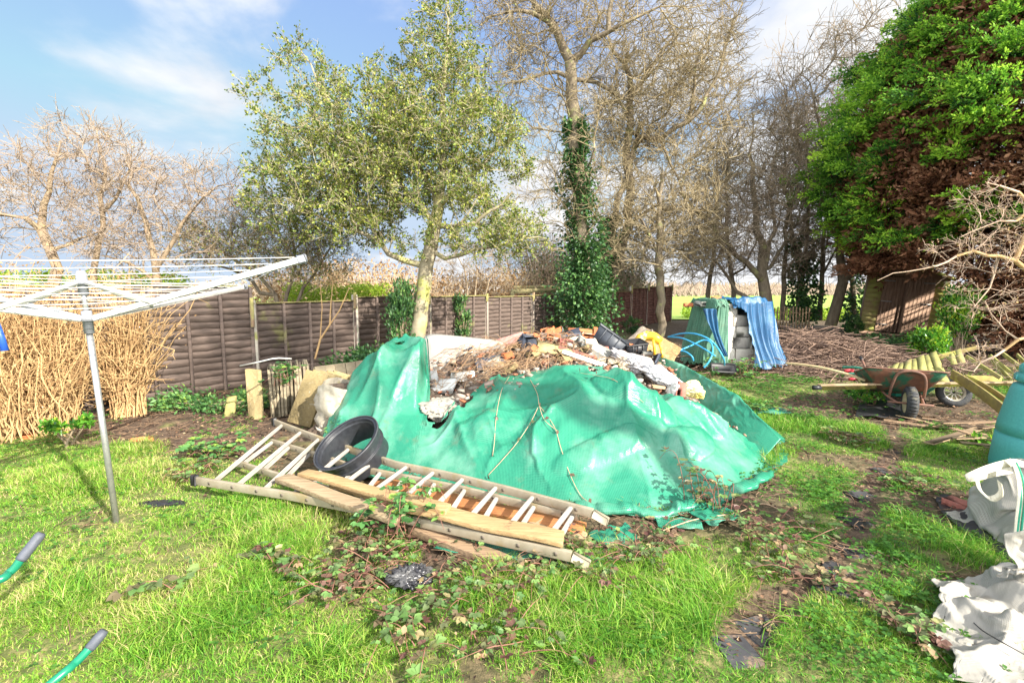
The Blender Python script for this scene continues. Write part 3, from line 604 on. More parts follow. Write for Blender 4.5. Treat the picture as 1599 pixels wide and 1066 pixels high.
def Hcol(x, y):
    h = np.maximum(heap(x, y, .05), 0) + .035 * np.minimum(1, heap(x, y, 0) * 4)
    for L_ in LUMPS[1:]: h = h + lump(x, y, L_[0], L_[1], L_[2], L_[3], L_[4], L_[5], L_[6])
    wx = x + .25 * (fbm(x * 1.7, y * 1.7, 93, 2) - .5); wy = y + .25 * (fbm(x * 1.7, y * 1.7, 94, 2) - .5); k = np.minimum(1, h * 3.5)
    r1 = 1 - np.abs(2 * vn((wx + .55 * wy) * 1.9, (wy - .3 * wx) * 1.15, 95) - 1); r2 = 1 - np.abs(2 * vn(wx * 3.1 - wy * 1.3, wy * 2.2 + wx * 1.1, 96) - 1); r3 = 1 - np.abs(2 * vn(wx * 6.5 + wy * 2, wy * 5.3, 97) - 1)
    h = h + k * ((r1 ** 3 - .3) * .075 + (r2 ** 3 - .25) * .045 + (r3 ** 3 - .25) * .014)
    hb = np.interp(x, [-1.80, -1.70, -1.03, -.95, -.90], [0, .20, .40, .38, 0]) * np.interp(y, [4.55, 4.95, 5.35, 5.6], [0, 1, 1.0, .2]) * (.9 + .2 * r2); h = h + hb
    return h + gz(x, y) + .005
def build_tarp():
    root = thing('tarpaulin', 'large crumpled green woven tarpaulin draped over the rubble heap', 'tarpaulin', (.5, 4.2, 0))
    nx, ny = 240, 112; X0 = np.linspace(-1.92, 2.62, nx)
    top = np.interp(X0, [-1.92, -1.6, -1.1, -.93, -.85, -.72, -.5, -.25, .3, 1.0, 1.5, 2.1, 2.62], [5.0, 5.3, 5.45, 5.35, 4.5, 4.45, 4.7, 5.02, 5.08, 4.85, 4.55, 4.5, 4.6])
    bot = np.interp(X0, HX, HF) - np.interp(X0, [-2, -1, 0, 2.7], [.0, .02, .10, .14]) + .05 * (vn(X0 * 2.2, X0 * 0, 71) - .5)
    t = np.linspace(0, 1, ny); Y = bot[:, None] * (1 - t) + top[:, None] * t; X = X0[:, None] + 0 * Y + .05 * np.sin(Y * 3)
    Z = Hcol(X, Y) + .01
    P = cloth(np.stack([X, Y, Z], -1), Hcol, (1.035, 1.02), 130, 4, g=.0012, fric=.5, bend=.28, noise=.004)
    rip = np.ones((nx, ny), bool); rip[X[:, 0] > 1.25] &= True
    rx = fbm(X * 6, Y * 6, 73, 2); edge = (t[None] > .93 - .12 * vn(X * 4, 0 * X, 75)) & (rx > .6); rip &= ~edge
    rip &= ~(np.hypot((X - 1.72) / .17, (Y - 4.52) / .05) < 1)
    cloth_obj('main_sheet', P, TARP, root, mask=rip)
    # folded ridge of the sheet along the right rear of the heap
    nx, ny = 60, 96; U, V = np.meshgrid(np.linspace(0, 1, nx), np.linspace(0, 1, ny), indexing='ij')
    ax = np.interp(V, [0, .3, .7, 1], [2.38, 2.32, 2.12, 1.7]); ay = np.interp(V, [0, .3, .7, 1], [4.35, 5.1, 5.9, 6.5]); ww = np.interp(V, [0, .5, 1], [.22, .28, .26])
    hh = lambda x, y: np.maximum(Hcol(x, y) * .0 + gz(x, y), np.interp(y, [4.2, 5.0, 5.8, 6.6], [.05, .44, .60, .74]) * np.clip(1 - np.abs(x - np.interp(y, [4.35, 5.1, 5.9, 6.5], [2.55, 2.35, 2.1, 1.75])) / .30, 0, 1) ** .8)
    X = ax + (U - .5) * 2 * ww; Y = ay + (U - .5) * .25; P = cloth(np.stack([X, Y, hh(X, Y) + .02], -1), hh, 1.05, 90, 8, g=.0012, bend=.2, noise=.01)
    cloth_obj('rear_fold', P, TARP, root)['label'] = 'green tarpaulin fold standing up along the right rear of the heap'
    # slack hem of the sheet folded under along the front foot
    U, V = np.meshgrid(np.linspace(0, 1, 150), np.linspace(0, 1, 14), indexing='ij'); hx = .45 + U * 1.75; hy = np.interp(hx, HX, HF) - .10; an = V * 4.0 - .6; rr_ = .014 + .022 * vn(U * 17, 0 * U, 401) + .014 * vn(U * 50, V * 2, 402)
    P = np.stack([hx + .02 * np.sin(U * 40), hy - np.cos(an) * rr_ * 1.5 + .03 * vn(U * 9, 0 * U, 403), gz(hx, hy) + rr_ * (1 + np.sin(an)) * .9], -1); cloth_obj('folded_hem', P, TARP, root)
    # black eyelet disc on the left bump
    p = G(553, 627, .38); MB().lathe([(.011, 0), (.034, 0), (.034, .007), (.011, .007)], p, (-.25, -.85, .45), 20, close=True).build('eyelet', mat('black plastic', (.03, .03, .035), (.02, .02, .02), 20, .45, .1), root)
    for (px, py, w, d_, a) in ((1195, 640, .28, .14, .1), (1120, 812, .16, .09, .4), (1060, 822, .14, .07, -.2), (1215, 690, .08, .05, .6), (960, 842, .14, .10, .3), (905, 872, .2, .09, 0), (780, 860, .4, .07, -.2), (550, 742, .3, .16, .1)):
        p = G(px, py, .02); U, V = np.meshgrid(np.linspace(-1, 1, 22), np.linspace(-1, 1, 14), indexing='ij'); X = U * w; Y = V * d_ * (1 + .2 * np.sin(U * 7 + a)); c, s = math.cos(a), math.sin(a)
        X, Y = X * c - Y * s + p[0], X * s + Y * c + p[1]; Z = gz(X, Y) + .012 + .05 * fbm(X * 9, Y * 9, int(px), 3)
        o = cloth_obj('torn_tarpaulin_scrap', np.stack([X, Y, Z], -1), TARP); o['label'] = SCRAP.pop(0); o['category'] = 'tarpaulin scrap'; o['group'] = 'torn green scraps'
SCRAP = ['pale green torn scrap lying in the grass right of the tarpaulin', 'small green scrap on the soil under the tarpaulin hem', 'green scrap lying left of the other one under the front hem', 'tiny green scrap in the grass by the tarpaulin tip',
         'crumpled green scrap at the right end of the ladder', 'green scrap under the near rail end of the ladder', 'long green strip beneath the plank and ladder front', 'green scrap seen between the left ladder rungs']
build_tarp()
# ---- things on the heap
def onheap(px, py, Y):
    p = D(px, py, Y); return p
def Rrand(rng, tilt=.5): return Rz(rng.uniform(0, 6.3)) @ Rx(rng.uniform(-tilt, tilt)) @ Ry(rng.uniform(-tilt, tilt))
ORANGE = mat('orange clay', (.62, .20, .07), (.42, .12, .05), 14, .85, .4, c3=(.6, .45, .3), s3=12, t3=.66)
REDB = mat('red brick', (.45, .17, .13), (.33, .11, .08), 30, .9, .5, c3=(.6, .5, .42), s3=20, t3=.66)
GREYC = mat('grey concrete', (.36, .36, .32), (.24, .24, .22), 22, .92, .5, c3=(.3, .28, .15), s3=6, t3=.6)
SLATE = mat('dark slate', (.07, .085, .12), (.035, .04, .055), 12, .7, .5, c3=(.22, .2, .18), s3=14, t3=.66)
SANDST = mat('yellow stone', (.46, .36, .17), (.28, .22, .11), 14, .92, .6, c3=(.2, .19, .08), s3=6, t3=.62)
WHITEP = mat('white plastic', (.72, .72, .70), (.58, .57, .52), 4, .35, .1, c3=(.5, .46, .38), s3=7, t3=.72)
CREAM = mat('cream', (.72, .64, .48), (.55, .48, .36), 12, .9, .3)
BLACKP = mat('black plastic', (.03, .03, .035), (.018, .018, .02), 20, .45, .15)
CHAR = mat('charcoal plastic', (.075, .085, .10), (.045, .05, .06), 15, .5, .2, c3=(.2, .2, .19), s3=9, t3=.68)
OLDW = mat('weathered wood', (.46, .34, .20), (.28, .19, .11), 6, .85, .4, stretch=(1, 1, 1), c3=(.2, .14, .09), s3=5, t3=.66)
def piece(name, label, cat, c, size, R, m, group=None, jit=.006, ch=.006):
    c = np.asarray(c, float)
    if heap(c[0], c[1]) > .3: c = np.array([c[0], c[1], max(c[2], float(heap(c[0], c[1])) + .05)])
    o = MB().box(c, size, R, ch, jit).build(name, m); return tag(o, label, cat, group)
UPR = .045
piece('paving_slab', 'grey concrete slab corner standing behind the pink brick slab', 'slab', D(818, 533, 6.5), (.30, .22, .05), Rz(.2) @ Rx(.9) @ Ry(.1), GREYC)
piece('brick_slab', 'pinkish red slab leaning beside the white bath', 'slab', D(798, 533, 6.3), (.36, .17, .06), Rz(.3) @ Rx(.8) @ Ry(-.45), mat('pink slab', (.50, .26, .23), (.36, .16, .14), 25, .9, .4))
for i, (px, py, Y, s, a, lb) in enumerate(((828, 527, 6.6, (.24, .11, .07), (.4, .5, .3), 'orange broken clay brick right of the pink slab'), (857, 521, 6.7, (.2, .16, .07), (.5, .9, -.4), 'orange brick standing on end left of the black slate'),
        (871, 521, 6.75, (.16, .15, .07), (.2, .8, -.5), 'second orange brick pressed against the upright orange brick'), (864, 535, 6.2, (.18, .1, .06), (.2, .4, .2), 'orange shard under the long dark slate'), (905, 519, 6.9, (.34, .15, .05), (-.2, .5, .12), 'long orange ridge tile at the top of the heap'),
        (918, 527, 6.7, (.33, .12, .05), (-.3, .4, .2), 'orange tile lying beneath the topmost ridge tile'), (925, 538, 6.5, (.26, .12, .05), (-.1, .4, .1), 'lowest orange tile fragment beside the charcoal crate'), (895, 530, 6.6, (.2, .1, .04), (.2, .2, .2), 'thin orange tile shard between slate and ridge tile'),
        (930, 517, 7.0, (.07, .05, .10), (.1, .1, .1), 'small brown brick stub on top behind the ridge tile'), (843, 533, 6.4, (.2, .08, .05), (.1, .3, .5), 'orange splinter of tile next to the cream timber'))):
    piece('clay_brick' if i in (0, 1, 2, 8) else 'roof_tile', lb, 'brick' if i in (0, 1, 2, 8) else 'tile', D(px, py, Y), s, Rz(a[0]) @ Rx(a[1]) @ Ry(a[2]), ORANGE, 'broken orange bricks and tiles', .012)
piece('slate_slab', 'long dark slate strip lying across the orange bricks', 'slate', D(875, 528, 6.4), (.52, .10, .035), Rz(-.15) @ Rx(.4) @ Ry(.10), SLATE)
piece('slate_slab', 'dark slate piece sloping up to the orange ridge tile', 'slate', D(890, 520, 6.6), (.28, .12, .04), Rz(.2) @ Rx(.4) @ Ry(-.25), SLATE)
piece('slate_slab', 'blue black broken slate lump above the yellow stone', 'slate', D(826, 544, 5.9), (.24, .17, .12), Rz(.4) @ Rx(.5) @ Ry(.3), SLATE, None, .03)
piece('slate_slab', 'flat dark slate beside the right edge of the white bath', 'slate', D(765, 568, 5.5), (.34, .18, .04), Rz(.3) @ Rx(.5) @ Ry(-.2), SLATE)
piece('stone_slab', 'large yellow grey stone block in the middle of the heap', 'stone', D(857, 553, 5.5), (.30, .19, .08), Rz(-.2) @ Rx(.6) @ Ry(.2), SANDST, None, .02)
piece('stone_slab', 'small yellow stone just right of the large stone block', 'stone', D(883, 562, 5.3), (.15, .13, .08), Rz(.3) @ Rx(.6), SANDST, None, .025)
tag(MB().lathe([(.0, -.03), (.125, -.03), (.13, 0), (.125, .03), (0, .03)], D(899, 541, 5.9), (-.1, -.8, .55), 28).build('stone_disc', mat('pale disc', (.60, .54, .40), (.45, .4, .3), 20, .9, .4)), 'round pale stone disc standing below the orange tiles', 'stone')
piece('timber_board', 'white painted board sloping down over the tarpaulin edge', 'board', D(912, 560, 5.2), (.50, .07, .035), Rz(-.35) @ Ry(.28), WHITEP)
piece('timber_board', 'reddish brown board lying behind the white painted board', 'board', D(900, 553, 5.35), (.42, .04, .03), Rz(-.3) @ Ry(.25), mat('red board', (.25, .11, .08), (.16, .07, .05), 10, .8, .3))
piece('concrete_block', 'grey concrete lump below the charcoal crate', 'rubble', D(937, 552, 5.5), (.22, .14, .12), Rz(-.5) @ Rx(.5) @ Ry(.5), GREYC, None, .03)
piece('concrete_block', 'pale concrete lump beside the round stone disc', 'rubble', D(921, 549, 5.7), (.13, .12, .12), Rz(.2) @ Rx(.4), CREAM, None, .02)
piece('terracotta_tile', 'triangular terracotta tile standing beside the yellow sack', 'tile', D(1064, 608, 4.75), (.10, .02, .15), Rz(.2) @ Rx(-.3) @ Ry(.3), REDB)
piece('timber_board', 'short tan board end lying near the grey plastic sheeting', 'board', D(1028, 604, 4.8), (.14, .05, .03), Rz(.1) @ Ry(.1), OLDW)
rng = np.random.RandomState(77)
# ---- white shower tray / bath
def tray():
    root = thing('shower_tray', 'cracked white shower tray tipped on the left of the heap', 'shower tray', D(715, 565, 5.7))
    c = D(718, 560, 5.75); R = Rz(-.12) @ Rx(.62) @ Ry(.12)
    hx, hy, d = .52, .40, .17; prof = [((hx, hy), -d), ((hx, hy), 0), ((hx - .05, hy - .05), .0), ((hx - .11, hy - .11), -d + .02), ((.03, .03), -d + .01)]
    s = MB(); n = 40; rings = []
    for (a, b), z in prof:
        t = np.arange(n) / n * 2 * math.pi; ct, st = np.cos(t), np.sin(t); e = .28
        rings.append(np.stack([a * np.sign(ct) * np.abs(ct) ** e, b * np.sign(st) * np.abs(st) ** e, np.full(n, z)], 1))
    V = np.concatenate(rings) @ R.T + c; F = [[i * n + j, i * n + (j + 1) % n, (i + 1) * n + (j + 1) % n, (i + 1) * n + j] for i in range(len(prof) - 1) for j in range(n)]
    F.append([(len(prof) - 1) * n + j for j in range(n)]); s.add(V, F); s.build('tray_body', mat('cream acrylic', (.40, .39, .36), (.34, .32, .28), 5, .35, .1), root, smooth=False)
    for k, (px, py, sz) in enumerate(((690, 606, (.34, .2, .03)), (722, 588, (.26, .13, .025)), (672, 596, (.15, .15, .02)))):
        piece('tray_fragment', ('white broken panel piece at the foot of the shower tray', 'small white shard lying inside the shower tray dip', 'white shard at the left below the shower tray')[k], 'fragment', D(px, py, 5.15 + .1 * k), sz, Rz(.3 * k - .3) @ Rx(.55) @ Ry(-.2 + .1 * k), WHITEP, 'white shards', .015)
tray()
# ---- charcoal crate, black tub
def crate(label, c, size, R, m, name='plastic_crate', taper=.82):
    root = thing(name, label, 'crate', c); x, y, z = [v / 2 for v in size]; t = .012; s = MB()
    def ring(k, zz, o=0): return [(-x * k + o, -y * k + o, zz), (x * k - o, -y * k + o, zz), (x * k - o, y * k - o, zz), (-x * k + o, y * k - o, zz)]
    V = np.array(ring(taper, -z) + ring(1, z) + ring(1, z, t) + ring(taper, -z + t, t)) @ R.T + c
    F = [[3, 2, 1, 0], [12, 13, 14, 15]] + [[4 * a + j, 4 * a + (j + 1) % 4, 4 * a + 4 + (j + 1) % 4, 4 * a + 4 + j] for a in range(3) for j in range(4)]
    s.add(V, F).build('tub', m, root)
    r = MB()
    for a, b, w in (((-x, -y, z), (x, -y, z), 0), ((x, -y, z), (x, y, z), 0), ((x, y, z), (-x, y, z), 0), ((-x, y, z), (-x, -y, z), 0)):
        r.bar(np.array(a) @ R.T + c, np.array(b) @ R.T + c, .022, .022, ch=.004)
    r.build('rim', m, root)
    rb = MB()
    for u in (-.5, 0, .5):
        a = np.array([x * u, -y * (taper + .02), -z * .9]) ; b = np.array([x * u, -y * 1.01, z * .9]); rb.bar(a @ R.T + c, b @ R.T + c, .012, .012)
    rb.build('ribs', m, root); return root
crate('charcoal plastic crate tipped on its side on the heap top', D(952, 537, 6.0), (.42, .30, .24), Rz(-.35) @ Rx(-.35) @ Ry(.6), CHAR)
crate('black plastic tub half full of dark leaves beside the crate', D(990, 545, 5.9), (.26, .24, .17), Rz(.2) @ Rx(.15) @ Ry(-.1), BLACKP, 'plant_tub')
crate('black ridged plastic tray standing at the right rear of the heap', D(1127, 578, 7.4), (.36, .14, .16), Rz(-.1) @ Rx(.9) @ Ry(.05), BLACKP, 'plastic_tray')
# ---- brown coir mats / carpet leaning
COIR = mat('brown coir', (.42, .27, .12), (.22, .13, .06), 60, .98, .8, c3=(.5, .36, .2), s3=10, t3=.6, bdist=.01)
CARP = mat('grey brown carpet', (.36, .30, .23), (.22, .18, .14), 50, .98, .6)
def sheet3(name, label, cat, quad, m, n=18, amp=.03, seed=0, th=.012, fr=3):
    q = np.array(quad); U, V = np.meshgrid(np.linspace(0, 1, n), np.linspace(0, 1, n), indexing='ij'); U_, V_ = U[..., None], V[..., None]
    P = q[0] * (1 - U_) * (1 - V_) + q[1] * U_ * (1 - V_) + q[2] * U_ * V_ + q[3] * (1 - U_) * V_; nn = unit(np.cross(q[1] - q[0], q[3] - q[0]))
    P = P + nn * ((fbm(U * fr + seed, V * fr, seed, 3) - .5) * 2 * amp)[..., None]
    o = cloth_obj(name, P, m, None, th); return tag(o, label, cat)
sheet3('carpet_roll', 'grey brown stiff carpet piece rising behind the crate', 'carpet', [D(968, 538, 6.7), D(1004, 512, 6.9), D(1022, 519, 6.6), D(990, 545, 6.3)], CARP, amp=.05, seed=3)
sheet3('coir_mat', 'brown fibrous mat leaning behind the yellow toy', 'mat', [D(1004, 512, 6.9), D(1062, 548, 6.7), D(1050, 566, 6.4), D(1008, 562, 6.3)], COIR, amp=.05, seed=5, th=.03)
# ---- yellow toy (frame with two legs)
def toy():
    YEL = mat('yellow plastic', (.85, .55, .04), (.75, .45, .03), 5, .4, .05, c3=(.8, .75, .6), s3=6, t3=.6); root = thing('toy_frame', 'yellow and white plastic toy frame with two legs', 'toy', D(1020, 555, 6.1))
    P = np.array([D(994, 535, 6.1), D(1000, 528, 6.1), D(1010, 524, 6.1), D(1022, 526, 6.05), D(1031, 533, 6.0)]); MB().tube(P, [.05, .06, .065, .06, .05], 10).build('top_panel', YEL, root, smooth=True)
    for a, b in (((1020, 530), (1022, 557)), ((1029, 532), (1034, 558))):
        MB().tube([D(*a, 6.0), D((a[0] + b[0]) / 2 + 1, (a[1] + b[1]) / 2, 5.98), D(*b, 6.0)], .018, 8).build('leg', YEL, root, smooth=True)
toy()
# ---- crumpled sacks and sheeting
def crumple(name, label, cat, c, r, m, seed=0, amp=.35, n=44, R=None, freq=3.2, parent=None, flat=0):
    th = np.linspace(0, math.pi, n); ph = np.linspace(0, 2 * math.pi, 2 * n, endpoint=False); T, Ph = np.meshgrid(th, ph, indexing='ij')
    d = np.stack([np.sin(T) * np.cos(Ph), np.sin(T) * np.sin(Ph), np.cos(T)], -1)
    rg = np.random.RandomState(seed + 50); Nn = rsph(rg, 26); hh = rg.uniform(.62, 1., 26); q = np.stack([hh[i] / np.maximum(.22, d @ Nn[i]) for i in range(26)], 0).min(0)
    f = fbm(d[..., 0] * freq + 9 + seed, d[..., 1] * freq + d[..., 2] * 1.7 * freq + 9, seed, 3); f2 = vn(d[..., 1] * freq * 1.6 + 3, d[..., 2] * freq * 1.6 - d[..., 0] * freq + 9, seed + 4)
    k = np.minimum(q, 1.3) * (1 + amp * .5 * (1 - 2 * np.abs(2 * f - 1)) - amp * .35 * (np.abs(2 * f2 - 1) < .14)); P = d * k[..., None] * np.asarray(r)
    if R is not None: P = P @ R.T
    P = P + np.asarray(c); a, b = P.shape[:2]; i = np.arange((a - 1) * b); rr = i // b; cc = i % b
    F = np.stack([rr * b + cc, (rr + 1) * b + cc, (rr + 1) * b + (cc + 1) % b, rr * b + (cc + 1) % b], 1)
    o = fast(name, P.reshape(-1, 3), F, m, parent, smooth=True); 
    return tag(o, label, cat) if parent is None else o
CLEARP = mat('cloudy polythene', (.46, .46, .47), (.28, .26, .25), 8, .22, .6, c3=(.55, .44, .32), s3=5, t3=.56, bdist=.03)
crumple('plastic_sheeting', 'cloudy grey polythene sheeting bundled on the heap', 'plastic sheeting', D(995, 572, 5.3), (.24, .20, .12), CLEARP, 3, .5, freq=4, R=Rz(-.4) @ Ry(.35))
crumple('rubble_sack', 'white grey rubble sack sagging right of the polythene bundle', 'sack', D(1032, 588, 5.0), (.21, .16, .105), mat('white sack', (.66, .65, .66), (.5, .49, .5), 9, .35, .5, bdist=.02), 7, .4, freq=4, R=Rz(-.4) @ Ry(.45))
crumple('plastic_sheeting', 'beige stained polythene lying left of the polythene bundle', 'plastic sheeting', D(970, 575, 5.3), (.16, .16, .10), mat('beige polythene', (.6, .5, .36), (.36, .3, .22), 9, .35, .6, bdist=.03), 13, .5, freq=4)
crumple('yellow_sack', 'bright yellow and white plastic sack near the right tarpaulin edge', 'sack', D(1083, 609, 4.85), (.15, .11, .09), mat('yellow sack', (.80, .66, .06), (.78, .76, .6), 3.5, .4, .4, bdist=.02), 9, .3, freq=3, R=Ry(.25))
crumple('white_rag', 'white plastic rag tucked beside the terracotta tile', 'plastic sheeting', D(1052, 612, 4.8), (.08, .07, .09), WHITEP, 11, .5, n=24)
crumple('pink_bottle', 'pink plastic scrap beneath the toy frame', 'scrap', D(1006, 559, 5.8), (.06, .04, .03), mat('pink plastic', (.75, .1, .25), (.6, .06, .2), 8, .4, .1), 2, .3, n=20)
crumple('rubble_sack', 'grey sack showing in the gap between the tarpaulin sheets', 'sack', D(688, 640, 4.75), (.20, .2, .13), mat('grey sack', (.42, .39, .33), (.26, .24, .2), 9, .8, .6, bdist=.02), 15, .4)
# ---- blue water pipe coil
def pipe():
    P = []; 
    for (px, py, Y) in ((1043, 526, 7.6), (1062, 521, 7.3), (1085, 521, 7.0), (1108, 530, 6.8), (1122, 545, 6.8), (1130, 560, 6.8), (1131, 570, 7.0)): P.append(D(px, py, Y))
    s = MB().tube(smooth(P), .0115, 8)
    s.tube(smooth([D(x, y, Y) for x, y, Y in ((1043, 526, 7.6), (1065, 528, 7.3), (1088, 538, 7.0), (1105, 548, 6.8), (1117, 556, 6.7))]), .0115, 8)
    s.tube(smooth([D(x, y, Y) for x, y, Y in ((1058, 548, 7.0), (1078, 540, 7.1), (1098, 531, 7.1), (1110, 535, 7.0), (1113, 548, 6.9), (1108, 563, 6.8), (1099, 574, 6.8))]), .0115, 8)
    s.tube(smooth([D(x, y, Y) for x, y, Y in ((1060, 548, 7.0), (1070, 549, 6.9), (1080, 556, 6.8), (1083, 563, 6.8))]), .0115, 8)
    tag(s.build('water_pipe', mat('blue pipe', (.06, .42, .72), (.05, .34, .62), 6, .35, .05), smooth=True), 'light blue plastic water pipe looping in front of the block stack', 'pipe')
pipe()

# more broken pieces over the crest
rng = np.random.RandomState(171); KB = [('clay_brick', ORANGE, (.19, .10, .065), 'broken orange brick lying among the crest rubble'), ('clay_brick', REDB, (.17, .10, .065), 'dull red brick half lying among the crest rubble'), ('concrete_lump', GREYC, (.16, .13, .10), 'grey concrete lump among the crest rubble'),
    ('slate_slab', SLATE, (.24, .15, .02), 'dark slate flake among the crest rubble'), ('stone_slab', SANDST, (.17, .13, .06), 'yellowish stone lump among the crest rubble'), ('cream_fragment', CREAM, (.15, .11, .04), 'cream plaster fragment among the crest rubble')]
for i in range(54):
    nm, m_, sz, lb = KB[rng.choice(6, p=[.2, .12, .2, .2, .16, .12])]; x = rng.uniform(-.9, 1.9); y = rng.uniform(5.15, 6.9); 
    if x < -.2 and y < 6.0: x += 1.1
    piece(nm, lb, nm.split('_')[-1], np.array([x, y, float(heap(x, y)) + .045]), tuple(np.array(sz) * rng.uniform(.6, 1.2)), Rrand(rng, .5), m_, 'loose rubble on the crest: ' + nm.replace('_', ' '), .016)
# ================================================================== LEFT: slabs, sacks, ladder, dryer
SLAB = mat('lichen concrete slab', (.40, .31, .15), (.27, .21, .10), 40, .93, .5, c3=(.50, .44, .32), s3=22, t3=.64)
SLABE = mat('slab edge', (.44, .37, .25), (.20, .16, .10), 5, .93, .7, stretch=(1, 1, 3))
def build_slabs():
    base = G(383, 657); a0 = G(428, 658)
    # stack of upright slabs receding to the right; the front one faces the camera's left
    fd = np.array([.62, .78, 0]); fd = unit(fd); wd = np.array([.97, -.24, 0])      # stack direction / slab width direction
    c0 = np.array(base) + np.array([.10, .06, 0])
    for i in range(13):
        c = c0 + np.array([.0, .27, 0]) + np.array([.90, .43, 0]) * (.02 + .0385 * i); h = .60 + .03 * rs.uniform(-1, 1) + .02 * (i == 0)
        if i == 0: c = c0
        R = np.stack([[.88, -.47, 0], [.47, .88, 0], [0, 0, 1]], 1) if i == 0 else Rz(rad(115.5 + rs.uniform(-1.5, 1.5))) @ Rx(rad(rs.uniform(-2, 2)))
        sz = (.24, .05, h) if i == 0 else (.50, .0365, h)
        o = MB().box(c + [0, 0, h / 2], sz, R, .006, .004).build('paving_slab', SLAB if i == 0 else SLABE)
        tag(o, 'yellow lichened slab facing forward at the left of the upright stack' if i == 0 else 'thin upright slab seen edge on in the stack right of the facing slab', 'paving slab', 'paving slabs on edge' if i == 0 else 'edge on upright slabs')
    for i in range(5):
        q = [(444, 668), (482, 672), (524, 588), (486, 578)]; off = i * .055
        Y = 5.15 + i * .055; P = np.array([D(446 + i * 5, 668 - i, Y), D(478 + i * 5, 672 - i, Y + .05), D(518 + i * 4, 578 - i, Y + .25), D(482 + i * 4, 570, Y + .2)])
        c = P.mean(0); ux = unit(P[1] - P[0]); uz = unit(P[3] - P[0]); uy = unit(np.cross(uz, ux)); ux = np.cross(uy, uz)
        if i: c = c + np.array([.04 * i, .02 * i, -.01 * i])
        o = MB().box(c, (.25, .042, .60), np.stack([ux, uy, uz], 1), .006, .004).build('paving_slab', SLAB)
        tag(o, ['leaning lichened slab in front of the upright stack', 'slab right behind the front leaning slab', 'third slab back of the leaning row', 'fourth slab back of the leaning row', 'rearmost slab of the leaning row beside the sack'][i], 'paving slab', 'leaning paving slabs')
    for i in range(5):
        c = D(520 + i * 15, 588 - i * 3, 6.0 + i * .1); o = MB().box((c[0], c[1], .30), (.42, .045, .62), Rz(rad(50)) @ Rx(rad(-14)), .006, .004).build('paving_slab', SLABE)
        tag(o, 'dark slab edge tilting behind the leaning slabs under dead stems', 'paving slab', 'tilted slabs at the back')
    piece('mossy_stone', 'small green mossy stone standing left of the slab stack', 'stone', G(361, 648) + [0, 0, .10], (.11, .07, .27), Rz(.3) @ Ry(.15), MOSSW, None, .015)
    c = G(325, 630); 
    for k, (px, py, s, lb) in enumerate(((215, 690, (.12, .09, .05), 'orange brick half buried in the soil behind the dryer pole'), (232, 688, (.07, .06, .04), 'small orange brick chip beside the half buried brick'), (42, 682, (.22, .1, .05), 'orange brown brick in the soil at the far left'))):
        piece('clay_brick', lb, 'brick', G(px, py) + [0, 0, .015], s, Rz(.4 + k), ORANGE, 'bricks in the soil', .01)
    tag(MB().tube([D(375, 571, 5.3), D(400, 566, 5.2), D(425, 560, 5.2), D(436, 559, 5.2), D(455, 560, 5.3)], .008, 7).build('knotted_cord', WHITEP, smooth=True), 'white knotted cord lying on top of the slab stack', 'cord')
build_slabs()
def build_sack_left():
    root = thing('bulk_bag', 'dirty white bulk bag of soil between the slabs and tarpaulin', 'bulk bag', D(520, 640, 5.0))
    c = D(535, 645, 5.1); n, k = 48, 22; ph = np.linspace(0, 2 * math.pi, n, endpoint=False); zs = np.linspace(0, 1, k); Z, Ph = np.meshgrid(zs, ph, indexing='ij')
    f = fbm(Ph * 2.2 + 3 + Z, Z * 4 + 2, 5, 4); r = (.205 + .035 * np.sin(Z * 3)) * (1 + .20 * (1 - 2 * np.abs(2 * f - 1)) + .03 * np.sin(Ph * 4))
    P = np.stack([c[0] + r * np.cos(Ph), c[1] + r * np.sin(Ph), .56 * Z + .03 * np.sin(Ph * 3 + 1) * Z], -1)
    F = gridfaces(k, n); i = np.arange(k - 1)[:, None]; wrap = np.stack([i * n + n - 1, i * n, (i + 1) * n, (i + 1) * n + n - 1], -1).reshape(-1, 4)
    fast('bag_body', P.reshape(-1, 3), np.concatenate([F, wrap]), mat('dirty white bag', (.52, .48, .40), (.33, .29, .21), 8, .8, .6, c3=(.25, .22, .05), s3=6, t3=.6, bdist=.02), root, smooth=True)
    crumple('soil_fill', '', '', (c[0], c[1], .50), (.185, .185, .05), RUB, 3, .3, n=20, parent=root)
build_sack_left()
ALU = mat('dull aluminium', (.42, .37, .28), (.31, .26, .18), 9, .5, .15, .2, c3=(.34, .27, .15), s3=5, t3=.6)
ALUR = mat('rung aluminium', (.34, .31, .27), (.24, .22, .19), 9, .6, .1, 0)
def poly(pts, t):
    P = np.array(pts); s = np.concatenate([[0], np.cumsum(np.linalg.norm(np.diff(P, axis=0), axis=1))]); s /= s[-1]; return np.array([np.interp(t, s, P[:, k]) for k in range(3)]).T
RUNGS = [[(441, 332), (470, 368), (498, 410), (545, 455), (590, 500), (635, 548), (677, 600), (723, 655), (775, 715), (832, 778), (892, 842)],
         [(426, 378), (452, 410), (484, 446), (520, 486), (556, 524), (594, 564), (632, 604), (679, 652), (726, 698), (776, 750), (834, 806), (895, 868)]]
